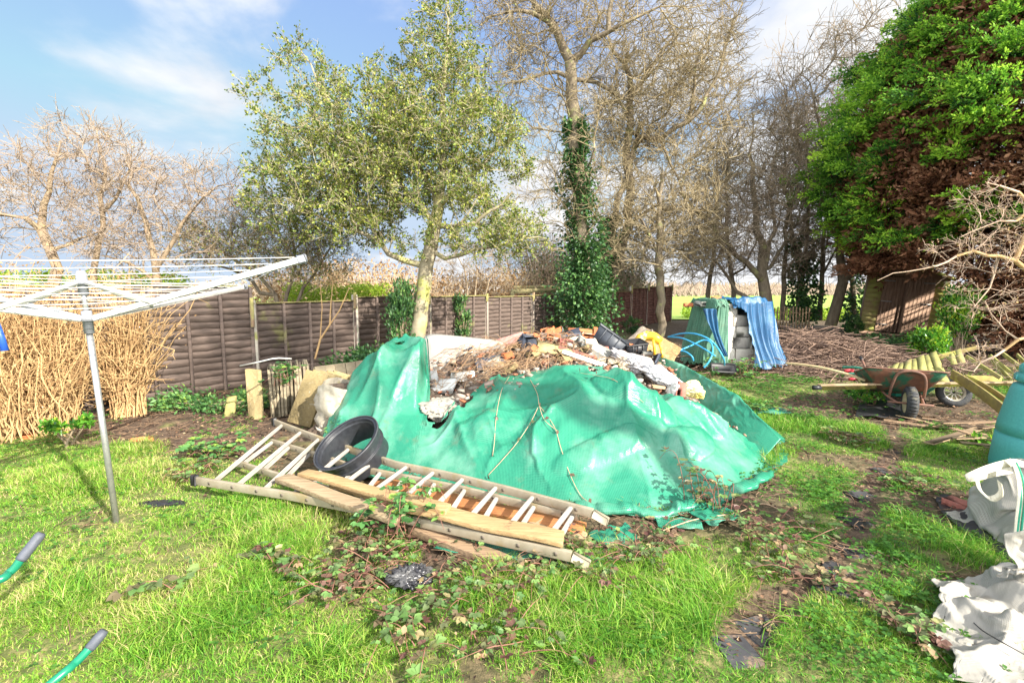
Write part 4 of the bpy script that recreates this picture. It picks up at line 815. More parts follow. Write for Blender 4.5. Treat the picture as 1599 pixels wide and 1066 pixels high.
def build_ladder():
    for idx, (far, near, label, nr, zz, w) in enumerate((
        ([(430, 659), (500, 686), (560, 706), (620, 726), (700, 742), (800, 767), (926, 801)], [(308, 750), (380, 762), (450, 773), (520, 787), (620, 806), (740, 834), (893, 868)], 'dull aluminium ladder with wide flared foot, uppermost of the two', 13, (.18, .12), .058),
        ([(424, 689), (500, 712), (550, 729), (635, 746), (720, 763), (800, 783), (903, 806)], [(368, 722), (435, 743), (500, 760), (600, 785), (700, 808), (800, 832), (880, 852)], 'narrower aluminium ladder section lying beneath the flared ladder', 12, (.12, .08), .05))):
        A = [G(x, y, zz[0]) for x, y in far]; B = [G(x, y, zz[1]) for x, y in near]
        root = thing('ladder', label, 'ladder', A[3], 'stacked aluminium ladders')
        for P in (A, B):
            t = np.linspace(0, 1, 25); Q = poly(P, t); s = MB(); tt = unit(np.gradient(Q, axis=0)); side = unit(np.cross(tt, [0, 0, 1.])); hw = .013; hh = w / 2
            V = np.stack([Q - side * hw + [0, 0, -hh], Q + side * hw + [0, 0, -hh], Q + side * hw + [0, 0, hh], Q - side * hw + [0, 0, hh]], 1); n = len(Q)
            F = [[i * 4 + j, i * 4 + (j + 1) % 4, i * 4 + 4 + (j + 1) % 4, i * 4 + 4 + j] for i in range(n - 1) for j in range(4)] + [[0, 3, 2, 1], [n * 4 - 4, n * 4 - 3, n * 4 - 2, n * 4 - 1]]
            r = s.add(V, F).build('rail', ALU, root, bevel=.002)
            for i in range(nr):
                q = poly(P, [(i + .6) / nr])[0]; td = unit(poly(P, [(i + .65) / nr])[0] - q)
                sd = np.cross(td, [0, 0, 1.]); 
                MB().box(q, (.02, .032, .02), np.stack([td, sd, [0, 0, 1.]], 1)).build('rung_socket', mat('dark socket', (.16, .13, .10), None, 20, .7, .1), r)
        prs = RUNGS[idx]
        for fx, nx_ in prs:
            fy = np.interp(fx, [p[0] for p in far], [p[1] for p in far]); ny = np.interp(nx_, [p[0] for p in near], [p[1] for p in near]); a = G(fx, fy, zz[0]); b = G(nx_, ny, zz[1]); MB().bar(a, b, .03, .026, ch=.004).build('rung', ALUR, root)
        if idx == 0:
            for P, sx in ((A, 0), (B, 0)):
                a, b = P[0], P[1]; d = unit(a - b); MB().bar(a + d * .005, a + d * .05, .045, .085, ch=.006).build('rubber_foot', BLACKP, root)
                a, b = P[-1], P[-2]; d = unit(a - b); MB().bar(a, a + d * .10 + [0, 0, -.03], .03, .055, ch=.004).build('guide_bracket', ALU, root)
build_ladder()
PINE = mat('pale weathered plank', (.50, .35, .17), (.32, .20, .09), 7, .8, .5, c3=(.22, .13, .07), s3=9, t3=.66, stretch=(.8, 9, 9))
ORW = mat('orange brown plank', (.52, .22, .07), (.34, .13, .05), 7, .8, .5, stretch=(.8, 9, 9), c3=(.2, .09, .04), s3=6, t3=.66)
GRW = mat('grey brown plank', (.40, .27, .16), (.17, .11, .07), 7, .85, .6, stretch=(.8, 9, 9))
def plank(label, a, b, za, zb, w, th, m, name='plank', roll=0):
    p, q = G(*a, za), G(*b, zb); t = unit(q - p); side = unit(np.cross(t, [0, 0, 1.])); up = np.cross(side, t); n = 14; s = MB(); L_ = np.linalg.norm(q - p)
    T = np.linspace(0, 1, n); ws = w * (1 + .06 * (vn(T * 5, 0 * T, int(a[0])) - .5)); rows = []
    up2 = up * math.cos(roll) + side * math.sin(roll); sd2 = side * math.cos(roll) - up * math.sin(roll)
    for i, tt in enumerate(T):
        c = p + (q - p) * tt + up * .006 * math.sin(tt * 9); e = .012 * math.sin(i * 2.3) if i in (0, n - 1) else 0
        rows.append([c + t * e - sd2 * ws[i] / 2 - up2 * th / 2, c - t * e + sd2 * ws[i] / 2 - up2 * th / 2, c - t * e + sd2 * ws[i] / 2 + up2 * th / 2, c + t * e - sd2 * ws[i] / 2 + up2 * th / 2])
    V = np.array(rows).reshape(-1, 3); F = [[i * 4 + j, i * 4 + (j + 1) % 4, i * 4 + 4 + (j + 1) % 4, i * 4 + 4 + j] for i in range(n - 1) for j in range(4)] + [[0, 3, 2, 1], [n * 4 - 4, n * 4 - 3, n * 4 - 2, n * 4 - 1]]
    return tag(s.add(V, F).build(name, m, bevel=.003), label, 'plank')
plank('long pale knotted plank lying along the right half of the ladder', (640, 790), (880, 842), .20, .17, .135, .03, PINE)
plank('orange brown plank under the ladder rungs', (590, 752), (912, 828), .03, .06, .16, .03, ORW)
plank('pale plank running from the black ring down across the ladder', (473, 738), (700, 796), .20, .22, .10, .03, PINE)
plank('grey split plank at the near edge of the left ladder half', (440, 746), (625, 812), .17, .18, .11, .035, mat('split plank', (.44, .34, .21), (.24, .16, .09), 7, .85, .6, stretch=(.8, 9, 9)))
plank('narrow yellow plank between the split plank and the ring', (520, 757), (660, 795), .15, .17, .07, .03, PINE)
plank('dark weathered plank end on the soil in front of the ladder', (645, 824), (795, 882), .05, .03, .10, .05, GRW)
plank('thin plank buried under the right end of the orange plank', (830, 815), (915, 842), .05, .05, .09, .04, OLDW)
def build_ring():
    c = D(552, 704, 3.9); ax = unit(np.array([-.36, -.42, .82])); root = thing('pipe_coupling', 'wide black plastic drainage ring resting on the ladder', 'pipe ring', c)
    R = .258; z = .115
    s = MB().lathe([(R - .012, -z), (R + .004, -z), (R + .004, -.01), (R + .018, -.004), (R + .018, .012), (R + .006, .018), (R + .010, z - .035), (R + .026, z - .03), (R + .026, z), (R + .0, z), (R - .004, z - .025), (R - .014, z - .035), (R - .012, -.01)], c, ax, 72, close=True)
    s.build('ring_body', mat('ring black', (.035, .038, .045), (.02, .021, .026), 30, .38, .15), root, smooth=False, bevel=.002)
    MB().lathe([(R + .028, z - .004), (R + .034, z - .004), (R + .034, z + .006), (R + .022, z + .006)], c, ax, 72, close=True).build('sealing_lip', mat('lip', (.07, .075, .085), None, 30, .35, .1), root)
build_ring()
crumple('plastic_wrapping', 'crumpled black and silver plastic wrapping on dead leaves', 'plastic sheeting', G(640, 898, .05), (.12, .09, .06), mat('black film', (.03, .03, .035), (.12, .12, .12), 5, .25, .6, bdist=.02, c3=(.02, .02, .025), s3=6, t3=.5), 21, .6, freq=4)
crumple('plastic_wrapping', 'torn black plastic by the left foot of the ladder', 'plastic sheeting', G(255, 785, .01), (.20, .06, .02), BLACKP, 25, .5, n=26)
# ---- rotary dryer
STEEL = mat('galvanised pole', (.58, .58, .56), (.40, .41, .42), 30, .38, .1, .75)
WALU = mat('white aluminium arm', (.78, .78, .75), (.62, .62, .58), 10, .4, .05, .2)
GPL = mat('grey plastic hub', (.30, .32, .36), (.22, .23, .26), 20, .5, .1)
def build_dryer():
    base = G(182, 815); top = D(127, 432, base[1] + .04); root = thing('rotary_dryer', 'rotary washing line with white arms and cords on a steel pole', 'washing line', base)
    ax = unit(top - base); hub = D(137, 497, base[1] + .03); hub = base + ax * ((hub - base) @ ax); L_ = np.linalg.norm(top - base)
    MB().tube([base - ax * .1, hub], .0185, 16).build('pole', STEEL, root, smooth=True)
    MB().tube([hub - ax * .02, top], .0145, 12).build('inner_pole', STEEL, root, smooth=True)
    s = MB(); side = unit(np.cross(ax, [0.55, -1, 0])); fr = unit(np.cross(side, ax))
    a0 = base + ax * .18 - fr * .0 ; 
    st = MB().bar(base + ax * .2 + fr * -.0191 + side * .006, hub - ax * .12 - fr * .0246 + side * .008, .012, .004, up=fr); st.build('height_strip', mat('strip', (.72, .70, .62), None, 20, .6, .1), root)
    hl = MB()
    for i in range(42): hl.box(base + ax * (.3 + i * .023) - fr * .0222 + side * .006, (.004, .004, .008), np.stack([side, fr, ax], 1))
    hl.build('adjusting_holes', BLACKP, root)
    MB().lathe([(.02, -.10), (.028, -.10), (.028, -.02), (.042, -.02), (.043, .012), (.028, .02), (.028, .05), (.018, .05)], hub, ax, 24).build('lower_collar', GPL, root)
    MB().lathe([(.015, -.12), (.028, -.12), (.028, -.05), (.042, -.05), (.044, -.03), (.03, -.02), (.03, .02), (.022, .04), (0, .04)], top, ax, 24).build('upper_collar', GPL, root)
    tips = [D(470, 405, 2.95), None, None, None]; tA = tips[0]; L = np.linalg.norm(tA - hub)
    e = unit(np.array([tA[0] - hub[0], tA[1] - hub[1], 0])); rise = tA[2] - hub[2]; hz = math.hypot(tA[0] - hub[0], tA[1] - hub[1]); pe = np.array([-e[1], e[0], 0])
    dirs = [e, -pe, -e, pe]; T = [hub + d * hz + [0, 0, rise * (1 if i == 0 else .8 if i != 3 else .55)] for i, d in enumerate(dirs)]; T[0] = tA
    for i, (d, t) in enumerate(zip(dirs, T)):
        a = hub + d * .045; u = unit(t - a); o = MB().bar(a, t, .020, .040, ch=.004).build('arm', WALU, root)
        MB().bar(t - u * .02, t + u * .035, .03, .052, ch=.006).build('end_cap', GPL, o)
        m = a + (t - a) * (.30); b0 = top - ax * .04 + d * .035; sd = np.array([-d[1], d[0], 0]) * .014
        for sg in (-1, 1): MB().bar(b0 + sd * sg, m + sd * sg, .004, .022).build('brace', WALU, root)
    LINE = mat('white line', (.85, .85, .82), (.7, .7, .66), 30, .6, 0)
    for k in range(9):
        f = .16 + .81 * k / 8; s = MB(); C = [hub + dd * .045 + (t - hub - dd * .045) * f + [0, 0, .024] for dd, t in zip(dirs, T)]
        for i in range(4):
            a, b = C[i], C[(i + 1) % 4]; tt = np.linspace(0, 1, 9)[:, None]; P = a + (b - a) * tt; P[:, 2] -= (.004 + .012 * f) * 4 * (tt * (1 - tt))[:, 0]; s.tube(P, .0019, 5)
        s.build('washing_cord', LINE, root)
build_dryer()
q = D(4, 536, 2.6); tag(MB().tube([q + [-.02, 0, .12], q + [-.005, 0, .04], q + [.008, 0, -.04]], [.012, .016, .018], 10).build('peg_handle', mat('blue plastic', (.03, .12, .62), None, 10, .4, .05), smooth=True), 'blue plastic peg basket handle hanging at the left edge', 'peg basket')
# ---- green barrow whose handles reach into the lower left corner
def build_green_barrow():
    root = thing('garden_barrow', 'green garden barrow tipped over, its two gripped handles in the lawn corner', 'wheelbarrow', G(0, 1040)); GRN = mat('green tube', (.015, .24, .13), (.01, .17, .10), 6, .3, .05)
    g1 = D(62, 836, 2.05); g2 = D(160, 988, 1.93)
    for k, (g, pts) in enumerate(((g1, ((35, 870, 2.0), (15, 893, 1.97), (-30, 915, 1.9), (-330, 1010, 1.75))), (g2, ((143, 1008, 1.90), (118, 1034, 1.84), (80, 1066, 1.76), (-120, 1230, 1.5))))):
        P = [D(*p) for p in pts]; o = MB().tube(smooth([g] + P), .017, 14).build('handle', GRN, root, smooth=True)
        u = unit(g - P[0]); MB().tube([P[0] - u * .01, P[0], g, g + u * .012], [.021, .0215, .0205, .015], 14).build('grip', mat('grey grip', (.10, .11, .14), (.07, .08, .10), 30, .6, .3), o, smooth=True)
    c = np.array([-3.0, 1.35, .35]); V = np.array([(-.3, -.4, -.25), (.3, -.4, -.25), (.3, .4, -.25), (-.3, .4, -.25), (-.2, -.25, .2), (.2, -.25, .2), (.2, .25, .2), (-.2, .25, .2)]) + c
    MB().add(V, [[0, 1, 5, 4], [1, 2, 6, 5], [2, 3, 7, 6], [3, 0, 4, 7], [4, 5, 6, 7]]).build('tray', GRN, root, solid=.01, bevel=.02)
    MB().lathe([(.05, -.03), (.17, -.04), (.18, 0), (.17, .04), (.05, .03)], c + [-.1, -.5, -.12], (1, .1, .1), 28).build('wheel', BLACKP, root)
build_green_barrow()
p = G(6, 1058, .04); tag(MB().box(p + [-.10, -.09, 0], (.40, .16, .04), Rz(rad(-52)), .004).build('paving_edge', mat('pale edging', (.52, .48, .38), (.4, .36, .28), 20, .9, .4)), 'pale stone edging corner at the bottom left', 'edging stone')
# dark pavers of the sunken path
for i, (px, py, w, h, a) in enumerate(((1345, 770, .30, .26, .2), (1338, 812, .27, .26, .1), (1335, 862, .28, .22, -.1), (1300, 888, .26, .24, .3), (1298, 925, .28, .2, .1), (1190, 985, .30, .28, .3), (1150, 1020, .26, .3, .2), (1375, 735, .24, .22, .4), (1395, 700, .2, .2, .5))):
    p = G(px, py); o = MB().box((p[0], p[1], gz(p[0], p[1]) - .014), (w * .62, h * .62, .03), Rz(a) @ Rx(.02), .006, .006).build('stepping_slab', mat('dark slate path', (.035, .036, .042), (.018, .018, .022), 14, .7, .4, c3=(.18, .12, .08), s3=8, t3=.6))
    tag(o, 'dark slab sunk in the worn path through the grass', 'stepping stone', 'dark slabs of the path')
# ---- brambles
BRL = leafmat('bramble leaves', [(.13, .06, .05), (.20, .11, .08), (.13, .16, .07), (.12, .24, .07), (.22, .36, .10), (.40, .28, .16)], .45, .25)
BRG = leafmat('fresh bramble leaves', [(.05, .12, .04), (.08, .22, .06), (.16, .34, .10), (.32, .48, .08)], .45, .3)
BRS = mat('bramble stem', (.30, .13, .10), (.17, .09, .05), 20, .6, 0)
def bramble(label, px, py, n, spread, h, seed, m=BRL, lf=.045, z=0, Y=None, leaves=7, name='bramble'):
    rng = np.random.RandomState(seed); c = D(px, py, Y) if Y else G(px, py, z); root = thing(name, label, 'bramble' if 'bramble' in name else 'plant', c, 'brambles in the garden')
    a = rng.uniform(0, 6.3, n); L_ = spread * rng.uniform(.4, 1.2, n); k = 9; t = np.linspace(0, 1, k)[None]
    hh = h * rng.uniform(.4, 1.1, n)[:, None]; w = rng.uniform(-.8, .8, n)[:, None]
    ang = a[:, None] + w * t; X = c[0] + rng.normal(size=(n, 1)) * spread * .25 + np.cos(ang) * L_[:, None] * t; Yy = c[1] + rng.normal(size=(n, 1)) * spread * .25 + np.sin(ang) * L_[:, None] * t
    g = np.maximum(gz(X, Yy), Hcol(X, Yy) if z == 0 and not Y else c[2] - .05 if z else c[2] - .3); Z = g + np.sin(t * math.pi * .85) * hh + .01
    P = np.stack([X, Yy, Z], -1); V, F = tubes(P, np.linspace(.0035, .0015, k)[None] + np.zeros((n, 1)), 4); fast('stems', V, F, BRS, root)
    m_ = n * leaves; i = rng.randint(0, n, m_); s = rng.uniform(.1, k - 1.01, m_); j = s.astype(int); f = (s - j)[:, None]; B = P[i, j] * (1 - f) + P[i, j + 1] * f
    az = rng.uniform(0, 6.3, m_); od = np.stack([np.cos(az), np.sin(az), rng.uniform(.2, .9, m_)], 1); B = B + od * .02
    Pp = np.repeat(B, 3, 0); aa = np.repeat(az, 3) + np.tile([-.95, 0, .95], m_); Dd = np.stack([np.cos(aa), np.sin(aa), np.repeat(rng.uniform(-.4, .4, m_), 3)], 1); sz = lf * np.repeat(rng.uniform(.6, 1.3, m_), 3)
    # ovate leaflets: 6-point blades with a folded midrib
    S = unit(np.cross(Dd, np.repeat(rng.normal(size=(m_, 3)) * .3 + [0, 0, 1], 3, 0))); N_ = np.cross(S, Dd); Dd = unit(Dd); z3 = sz[:, None]
    V = np.stack([Pp, Pp + Dd * z3 * .35 + S * z3 * .36 + N_ * z3 * .1, Pp + Dd * z3 * .75 + S * z3 * .24 + N_ * z3 * .06, Pp + Dd * z3 * 1.05, Pp + Dd * z3 * .75 - S * z3 * .24 + N_ * z3 * .06, Pp + Dd * z3 * .35 - S * z3 * .36 + N_ * z3 * .1], 1).reshape(-1, 3)
    b = np.arange(m_ * 3)[:, None] * 6; F = np.concatenate([b + [0, 1, 2, 3], b + [0, 3, 4, 5]], 1).reshape(-1, 4)
    fast('leaves', V, F, m, root, rnd=np.repeat(np.repeat(np.clip(rng.normal(.5, .28, m_), 0, 1), 3), 2)); return root
for i, b in enumerate((
    ('bramble with fresh yellow green leaves growing over the ladder planks', 640, 812, 16, .24, .28, 1, BRG, .045, .10), ('bramble patch with green leaves left of the flared ladder', 340, 712, 22, .34, .14, 2, BRG, .05),
    ('dark bramble tangle left of the ladder foot', 305, 745, 14, .28, .10, 3, BRL, .034), ('reddish bramble under the green sprig in front of the ladder', 600, 862, 26, .34, .10, 4, BRL, .031), ('bramble in front of the crumpled black wrapping', 570, 920, 24, .32, .10, 5, BRL, .031),
    ('low bramble between black wrapping and ladder end', 740, 920, 26, .34, .09, 6, BRL, .03), ('bramble at the foot of the ladder end', 905, 898, 26, .32, .10, 7, BRL, .031), ('bramble patch on soil below the tarpaulin hem', 1020, 868, 30, .36, .10, 8, BRL, .031),
    ('bramble climbing onto the tarpaulin front hem', 1110, 800, 14, .26, .26, 9, BRL, .034), ('purple brown bramble right of the tarpaulin front', 1200, 838, 24, .36, .10, 10, BRL, .031), ('bramble in the lawn left of the ladder plank', 470, 905, 5, .30, .10, 11, BRL, .042),
    ('bramble sprig alone in the sunny lawn', 285, 930, 4, .34, .10, 12, BRL, .045), ('dark bramble tuft on the grass right of the tarpaulin tip', 1320, 690, 16, .30, .10, 13, BRL, .034), ('dark bramble tuft left of the folded white bag', 1420, 1000, 10, .20, .08, 14, BRL, .035),
    ('bramble low on the grass near the bottom edge', 800, 1010, 9, .30, .08, 15, BRL, .031), ('bramble tuft between the path slabs and bulk bags', 1420, 760, 14, .26, .09, 16, BRL, .031), ('bramble by the path slab at the lower right', 1235, 900, 14, .28, .08, 17, BRL, .036),
    ('green bramble behind the white cord on the slab stack', 440, 562, 12, .28, .22, 18, BRG, .05, .0, 5.5), ('bramble trailing over the cracked shower tray', 700, 585, 10, .26, .18, 19, BRL, .034, 0, 5.3), ('bramble leaves right of the shower tray', 775, 560, 18, .34, .2, 20, BRL, .031, 0, 5.6),
    ('bramble hanging on the dirty bulk bag', 525, 650, 8, .18, .3, 21, BRG, .045, 0, 4.75), ('leafy bramble in front of the blue sheeting', 1160, 590, 26, .45, .30, 22, BRG, .055), ('young nettle like plant beside the black tray', 1105, 590, 10, .14, .32, 23, BRG, .05, 0, 7.2),
    ('bramble on the soil beyond the tarpaulin right edge', 1180, 640, 12, .35, .10, 24, BRG, .045), ('bramble near the bottom centre lawn', 650, 985, 10, .3, .08, 25, BRL, .036))):
    bramble(b[0], b[1], b[2], b[3], b[4], b[5], b[6] + 300, *b[7:])
# long bare bramble runners on the tarpaulin
def runner(label, pts, r=.0028, z=.03, leaf=3):
    P = []
    for px, py in pts:
        d = ray(px, py); ts = np.linspace(2, 7, 400); Q = np.array([0, 0, CH]) + d * ts[:, None]; hit = np.where(Q[:, 2] < Hcol(Q[:, 0], Q[:, 1]) + z)[0]; P.append(Q[hit[0]] if len(hit) else Q[-1])
    root = thing('bramble_runner', label, 'bramble', P[0], 'bare bramble runners'); MB().tube(smooth(P, 5), r, 5).build('stem', mat('pale runner', (.62, .45, .30), (.4, .26, .16), 20, .6, 0), root, smooth=True)
    rng = np.random.RandomState(int(pts[0][0])); P = np.array(P); k = rng.randint(0, len(P), leaf); V, F, n = leafset(P[k] + [0, -.01, .01], rsph(rng, leaf), .045, .03, rng); fast('leaves', V, F, BRL, root, rnd=np.repeat(rng.uniform(0, .4, n), 2))
runner('pale runner hanging straight down the middle left of the tarpaulin', [(795, 588), (783, 610), (775, 650), (772, 690), (769, 712)])
runner('forked runner from the tarpaulin top to its middle', [(822, 582), (838, 612), (842, 632), (850, 655), (870, 672)])
runner('long runner sweeping down to the tarpaulin hem', [(843, 634), (865, 665), (876, 700), (890, 740), (906, 772), (923, 786)])
runner('short runner crossing towards the ladder rungs', [(840, 636), (828, 660), (808, 690), (786, 716), (762, 742)], leaf=5)
runner('thin runner on the bright right shoulder of the tarpaulin', [(905, 582), (930, 586), (957, 592), (985, 612), (1005, 628)], .002)
runner('runner lying over the soil below the tarpaulin right hem', [(1010, 838), (1080, 812), (1150, 800), (1190, 786), (1225, 800), (1252, 822)], .004)
# ================================================================== RIGHT: blocks, barrows, bin, bags, shed
def build_blocks():
    BW = mat('white breeze block', (.70, .66, .58), (.56, .52, .45), 20, .9, .4, c3=(.42, .38, .30), s3=7, t3=.66); BG = mat('grey breeze block', (.44, .43, .38), (.32, .31, .27), 20, .9, .4)
    c0 = np.array([4.22, 9.35, 0]); R = Rz(rad(6)); nlev = 6; bh = .207
    for lv in range(nlev):
        xs_ = (-.36, 0, .36) if lv % 2 == 0 else (-.30, .06, .36)
        for i, bx_ in enumerate(xs_):
            for j in range(2):
                p = np.array([bx_ + rs.uniform(-.01, .01), -.22 + j * .46 + rs.uniform(-.01, .01), lv * bh + bh / 2 + .02]); g_ = lv == nlev - 1 and i == 1 and j == 0
                o = MB().box(R @ p + c0, (.34 if i < 2 or lv % 2 == 0 else .26, .44, .20), R, .003, .004).build('building_block', BG if g_ else BW)
                tag(o, 'grey building block on top of the sheeted stack' if g_ else 'white building block in the stack under blue sheeting', 'building block', 'stacked building blocks')
    W2, D2 = .57, .50; top = nlev * bh + .04
    pa = np.linspace(0, 2 * math.pi, 2001) - math.pi * 1.25; e = .38; pxp = np.sign(np.cos(pa)) * np.abs(np.cos(pa)) ** e * W2; pyp = np.sign(np.sin(pa)) * np.abs(np.sin(pa)) ** e * D2
    sl_ = np.concatenate([[0], np.cumsum(np.hypot(np.diff(pxp), np.diff(pyp)))]); sl_ /= sl_[-1]
    def skirt(name, s0, s1, zt, zb, m, seed, pl=26, flare=.28, amp=.06, tearf=None, n=420, k=46, root=None, thk=.005):
        S_ = np.linspace(s0, s1, n); A = np.interp(S_, sl_, pa); X0 = np.interp(S_, sl_, pxp); Y0 = np.interp(S_, sl_, pyp); T = np.linspace(0, 1, k); Sv, Tv = np.meshgrid(S_, T, indexing='ij')
        nr = unit(np.stack([X0 / W2 ** 1.3, Y0 / D2 ** 1.3], -1)); q = pl * 4
        w = fbm(Sv * q * .35 + 40, Tv * 1.6 + seed, seed, 3); fold = Sv * q + 1.6 * (vn(Sv * 14, Tv * 1.3, seed + 9) - .5) * (1 + Tv) ; w2 = 1 - np.abs(2 * vn(fold + 60, Tv * .5, seed + 2) - 1); w3 = 1 - np.abs(2 * vn(fold * 2.7 + 11, Tv * 1.5, seed + 3) - 1)
        o_ = .03 + Tv ** 1.5 * flare * (.3 + 1.1 * fbm(Sv * 9 + 9, Tv * .8, seed + 5, 2)) + (.10 + Tv) * amp * (w2 - .3) * 1.5 + amp * .35 * w3 * (.3 + Tv) + (w - .5) * .16 * Tv
        Z = zt - .10 * vn(Sv * 16, 0 * Sv, seed + 20) + .05 - (zt - zb - .02) * Tv + .03 * w2 + .05 * Tv * (fbm(Sv * 30, Tv, seed + 8, 2) - .5)
        P = np.stack([X0[:, None] + nr[:, None, 0] * o_, Y0[:, None] + nr[:, None, 1] * o_, Z], -1) @ R.T + c0
        return cloth_obj(name, P, m, root, thk, tearf(Sv, Tv) if tearf else None)
    BLUE = tarpmat('blue sheeting', (.008, .12, .28), (.004, .06, .16), (.09, .28, .44), 40, .42); GNET = tarpmat('faded green netting', (.10, .26, .16), (.05, .15, .10), (.30, .42, .32), 30, .7)
    root = thing('blue_tarpaulin', 'ragged blue sheeting hanging in folds over the block stack', 'tarpaulin', c0)
    def tear(S, T):
        edge = np.interp(T, [0, .15, .3, .75, .85, 1], [.27, .362, .368, .38, .365, .355]) + .012 * (vn(T * 14, 0 * T, 3) - .5)
        return (S > edge) & (T < .97 - .07 * vn(S * 90, 0 * S, 7)) & ~(np.hypot((S - .60) / .018, (T - .5) / .06) < 1)
    skirt('hanging_sheet', .29, .84, top, .02, BLUE, 4, 11, .30, .085, tear, root=root)
    nx = 80; U, V = np.meshgrid(np.linspace(-1.10, 1.10, nx), np.linspace(-1.10, 1.10, nx), indexing='ij'); rr_ = (np.abs(U) ** 4 + np.abs(V) ** 4) ** .25
    P = np.stack([U * W2, V * D2, top + .02 + .17 * (fbm(U * 2.2, V * 2.2, 8, 4) - .3) + .04 * (1 - np.abs(2 * vn(U * 5, V * 4, 12) - 1)) - .9 * np.maximum(0, rr_ - .93) - .04 * np.abs(U)], -1) @ R.T + c0; cloth_obj('top_sheet', P, BLUE, root, mask=(U > -.45 + .1 * vn(V * 4, 0 * V, 5)) & (rr_ < 1.1))
    T = np.linspace(0, 1, 30); ctr = np.array([D(1108 + 12 * t + 14 * t * t, 482 + t * 74, 8.62 - .1 * t) for t in T]); wdt = .10 * (1 - .65 * T) + .03 * vn(T * 8, 0 * T, 5)
    P = np.stack([ctr + np.outer(wdt * k, [1, -.3, 0]) + np.outer(.025 * np.sin(k * 9 + T * 6), [0, -1, 0]) for k in np.linspace(-.8, .8, 9)], 0); cloth_obj('torn_strip', P, BLUE, root)
    root = thing('green_netting', 'faded green woven sheet hanging on the left side of the block stack', 'netting', c0 + np.array([-.6, -.3, 0]))
    skirt('hanging_net', .03, .335, top + .02, .03, GNET, 9, 12, .26, .07, lambda S, T: (S < .284 + .010 * T) & (T < .97 - .05 * vn(S * 60, 0 * S, 3)), 220, root=root)
    P = np.stack([U * .26 * W2 - .45, V * D2 * .98, top + .05 + .10 * (fbm(U * 3, V * 3, 18, 4) - .4) - .6 * np.maximum(0, rr_ - .93)], -1) @ R.T + c0; cloth_obj('net_top', P, GNET, root)
    tz = top + .07
    piece('stone_slab', 'grey flat stone weighing down the sheeting top', 'stone', D(1102, 475, 9.2), (.34, .24, .09), Rz(.1) @ Ry(.1), GREYC, None, .03)
    for k, (px, py, lb) in enumerate(((1076, 476, 'orange brick on the left corner of the green netting'), (1118, 466, 'orange brick on the blue sheeting top'), (1148, 468, 'dull red brick at the top right of the blue sheeting'))):
        piece('clay_brick', lb, 'brick', D(px, py, 9.6), (.21, .10, .065), Rz(.5 * k) @ Rx(.2), ORANGE, 'bricks on the sheeting')
    rng = np.random.RandomState(4); n = 260; c = D(1146, 474, 9.2); P = c + rng.normal(size=(n, 3)) * [.16, .1, .02]; V, F, m_ = leafset(P, rsph(rng, n) * [1, 1, .3] + [0, -.2, .1], .10, .03, rng); tag(fast('moss_tuft', V, F, BRG, rnd=np.repeat(rng.uniform(.3, 1, m_), 2)), 'green moss tuft growing on the blue sheeting', 'moss')
build_blocks()
# ---- materials under the right trees
def lattice(name, label, quad, nw, nh, m, cat, strip=.8, thk=.012, seed=0):
    q = np.array(quad); rng = np.random.RandomState(seed); nn = unit(np.cross(q[1] - q[0], q[3] - q[0])); root = thing(name, label, cat, q.mean(0))
    def P(u, v): return q[0] * (1 - u) * (1 - v) + q[1] * u * (1 - v) + q[2] * u * v + q[3] * (1 - u) * v
    for i in range(nw):
        s = MB(); u0, u1 = (i + .5 - strip / 2) / nw, (i + .5 + strip / 2) / nw
        for layer in (0,):
            c = rng.uniform(-.01, .01); V = [P(u0, -.02 + c), P(u1, -.02 - c), P(u1, 1.02 + c), P(u0, 1.02)]; V = [v + nn * .010 * (1 if i % 2 else -.4) for v in V]; V += [v - nn * thk for v in V]
            s.add(V, [[0, 1, 2, 3], [7, 6, 5, 4], [0, 4, 5, 1], [1, 5, 6, 2], [2, 6, 7, 3], [3, 7, 4, 0]])
        s.build('board', m, root)
    for j in range(nh):
        v = (j + .5) / nh; a, b = P(0, v), P(1, v); MB().bar(a - nn * .02, b - nn * .02, .06, .02, up=nn).build('rail', m, root)
    return root
MG = mat('green mossed board', (.37, .36, .11), (.20, .19, .06), 12, .92, .5, c3=(.28, .20, .11), s3=3, t3=.6)
MG2 = mat('yellow mossed board', (.40, .34, .08), (.18, .13, .06), 5, .9, .6, c3=(.5, .5, .1), s3=4, t3=.55)
Q = [D(1360, 600, 6.35), D(1484, 600, 6.3), D(1462, 550, 6.85), D(1385, 573, 6.85)]
lattice('fence_panel_offcut', 'mossy yellow green panel of boards lying behind the rusty wheelbarrow', Q, 8, 2, MG, 'panel', 1.0)
lattice('fence_panel_offcut', 'small mossy board piece hanging at the right end of the mossy panel', [D(1485, 568, 6.5), D(1508, 566, 6.5), D(1500, 545, 6.7), D(1482, 553, 6.7)], 2, 1, MG, 'panel', .9)
def beam(label, a, Ya, b, Yb, w, h, m, cat='board', name='timber_board', sag=0, grp=None):
    p, q = D(*a, Ya), D(*b, Yb); t = np.linspace(0, 1, 12)[:, None]; P = p + (q - p) * t; P[:, 2] += sag * 4 * (t * (1 - t))[:, 0]; s = MB(); tt = unit(np.gradient(P, axis=0)); sd = unit(np.cross(tt, [0, 0, 1.])); up = np.cross(sd, tt)
    V = np.stack([P - sd * w / 2 - up * h / 2, P + sd * w / 2 - up * h / 2, P + sd * w / 2 + up * h / 2, P - sd * w / 2 + up * h / 2], 1); n = len(P); F = [[i * 4 + j, i * 4 + (j + 1) % 4, i * 4 + 4 + (j + 1) % 4, i * 4 + 4 + j] for i in range(n - 1) for j in range(4)] + [[0, 3, 2, 1], [n * 4 - 4, n * 4 - 3, n * 4 - 2, n * 4 - 1]]
    return tag(s.add(V, F).build(name, m, bevel=.003), label, cat, grp)
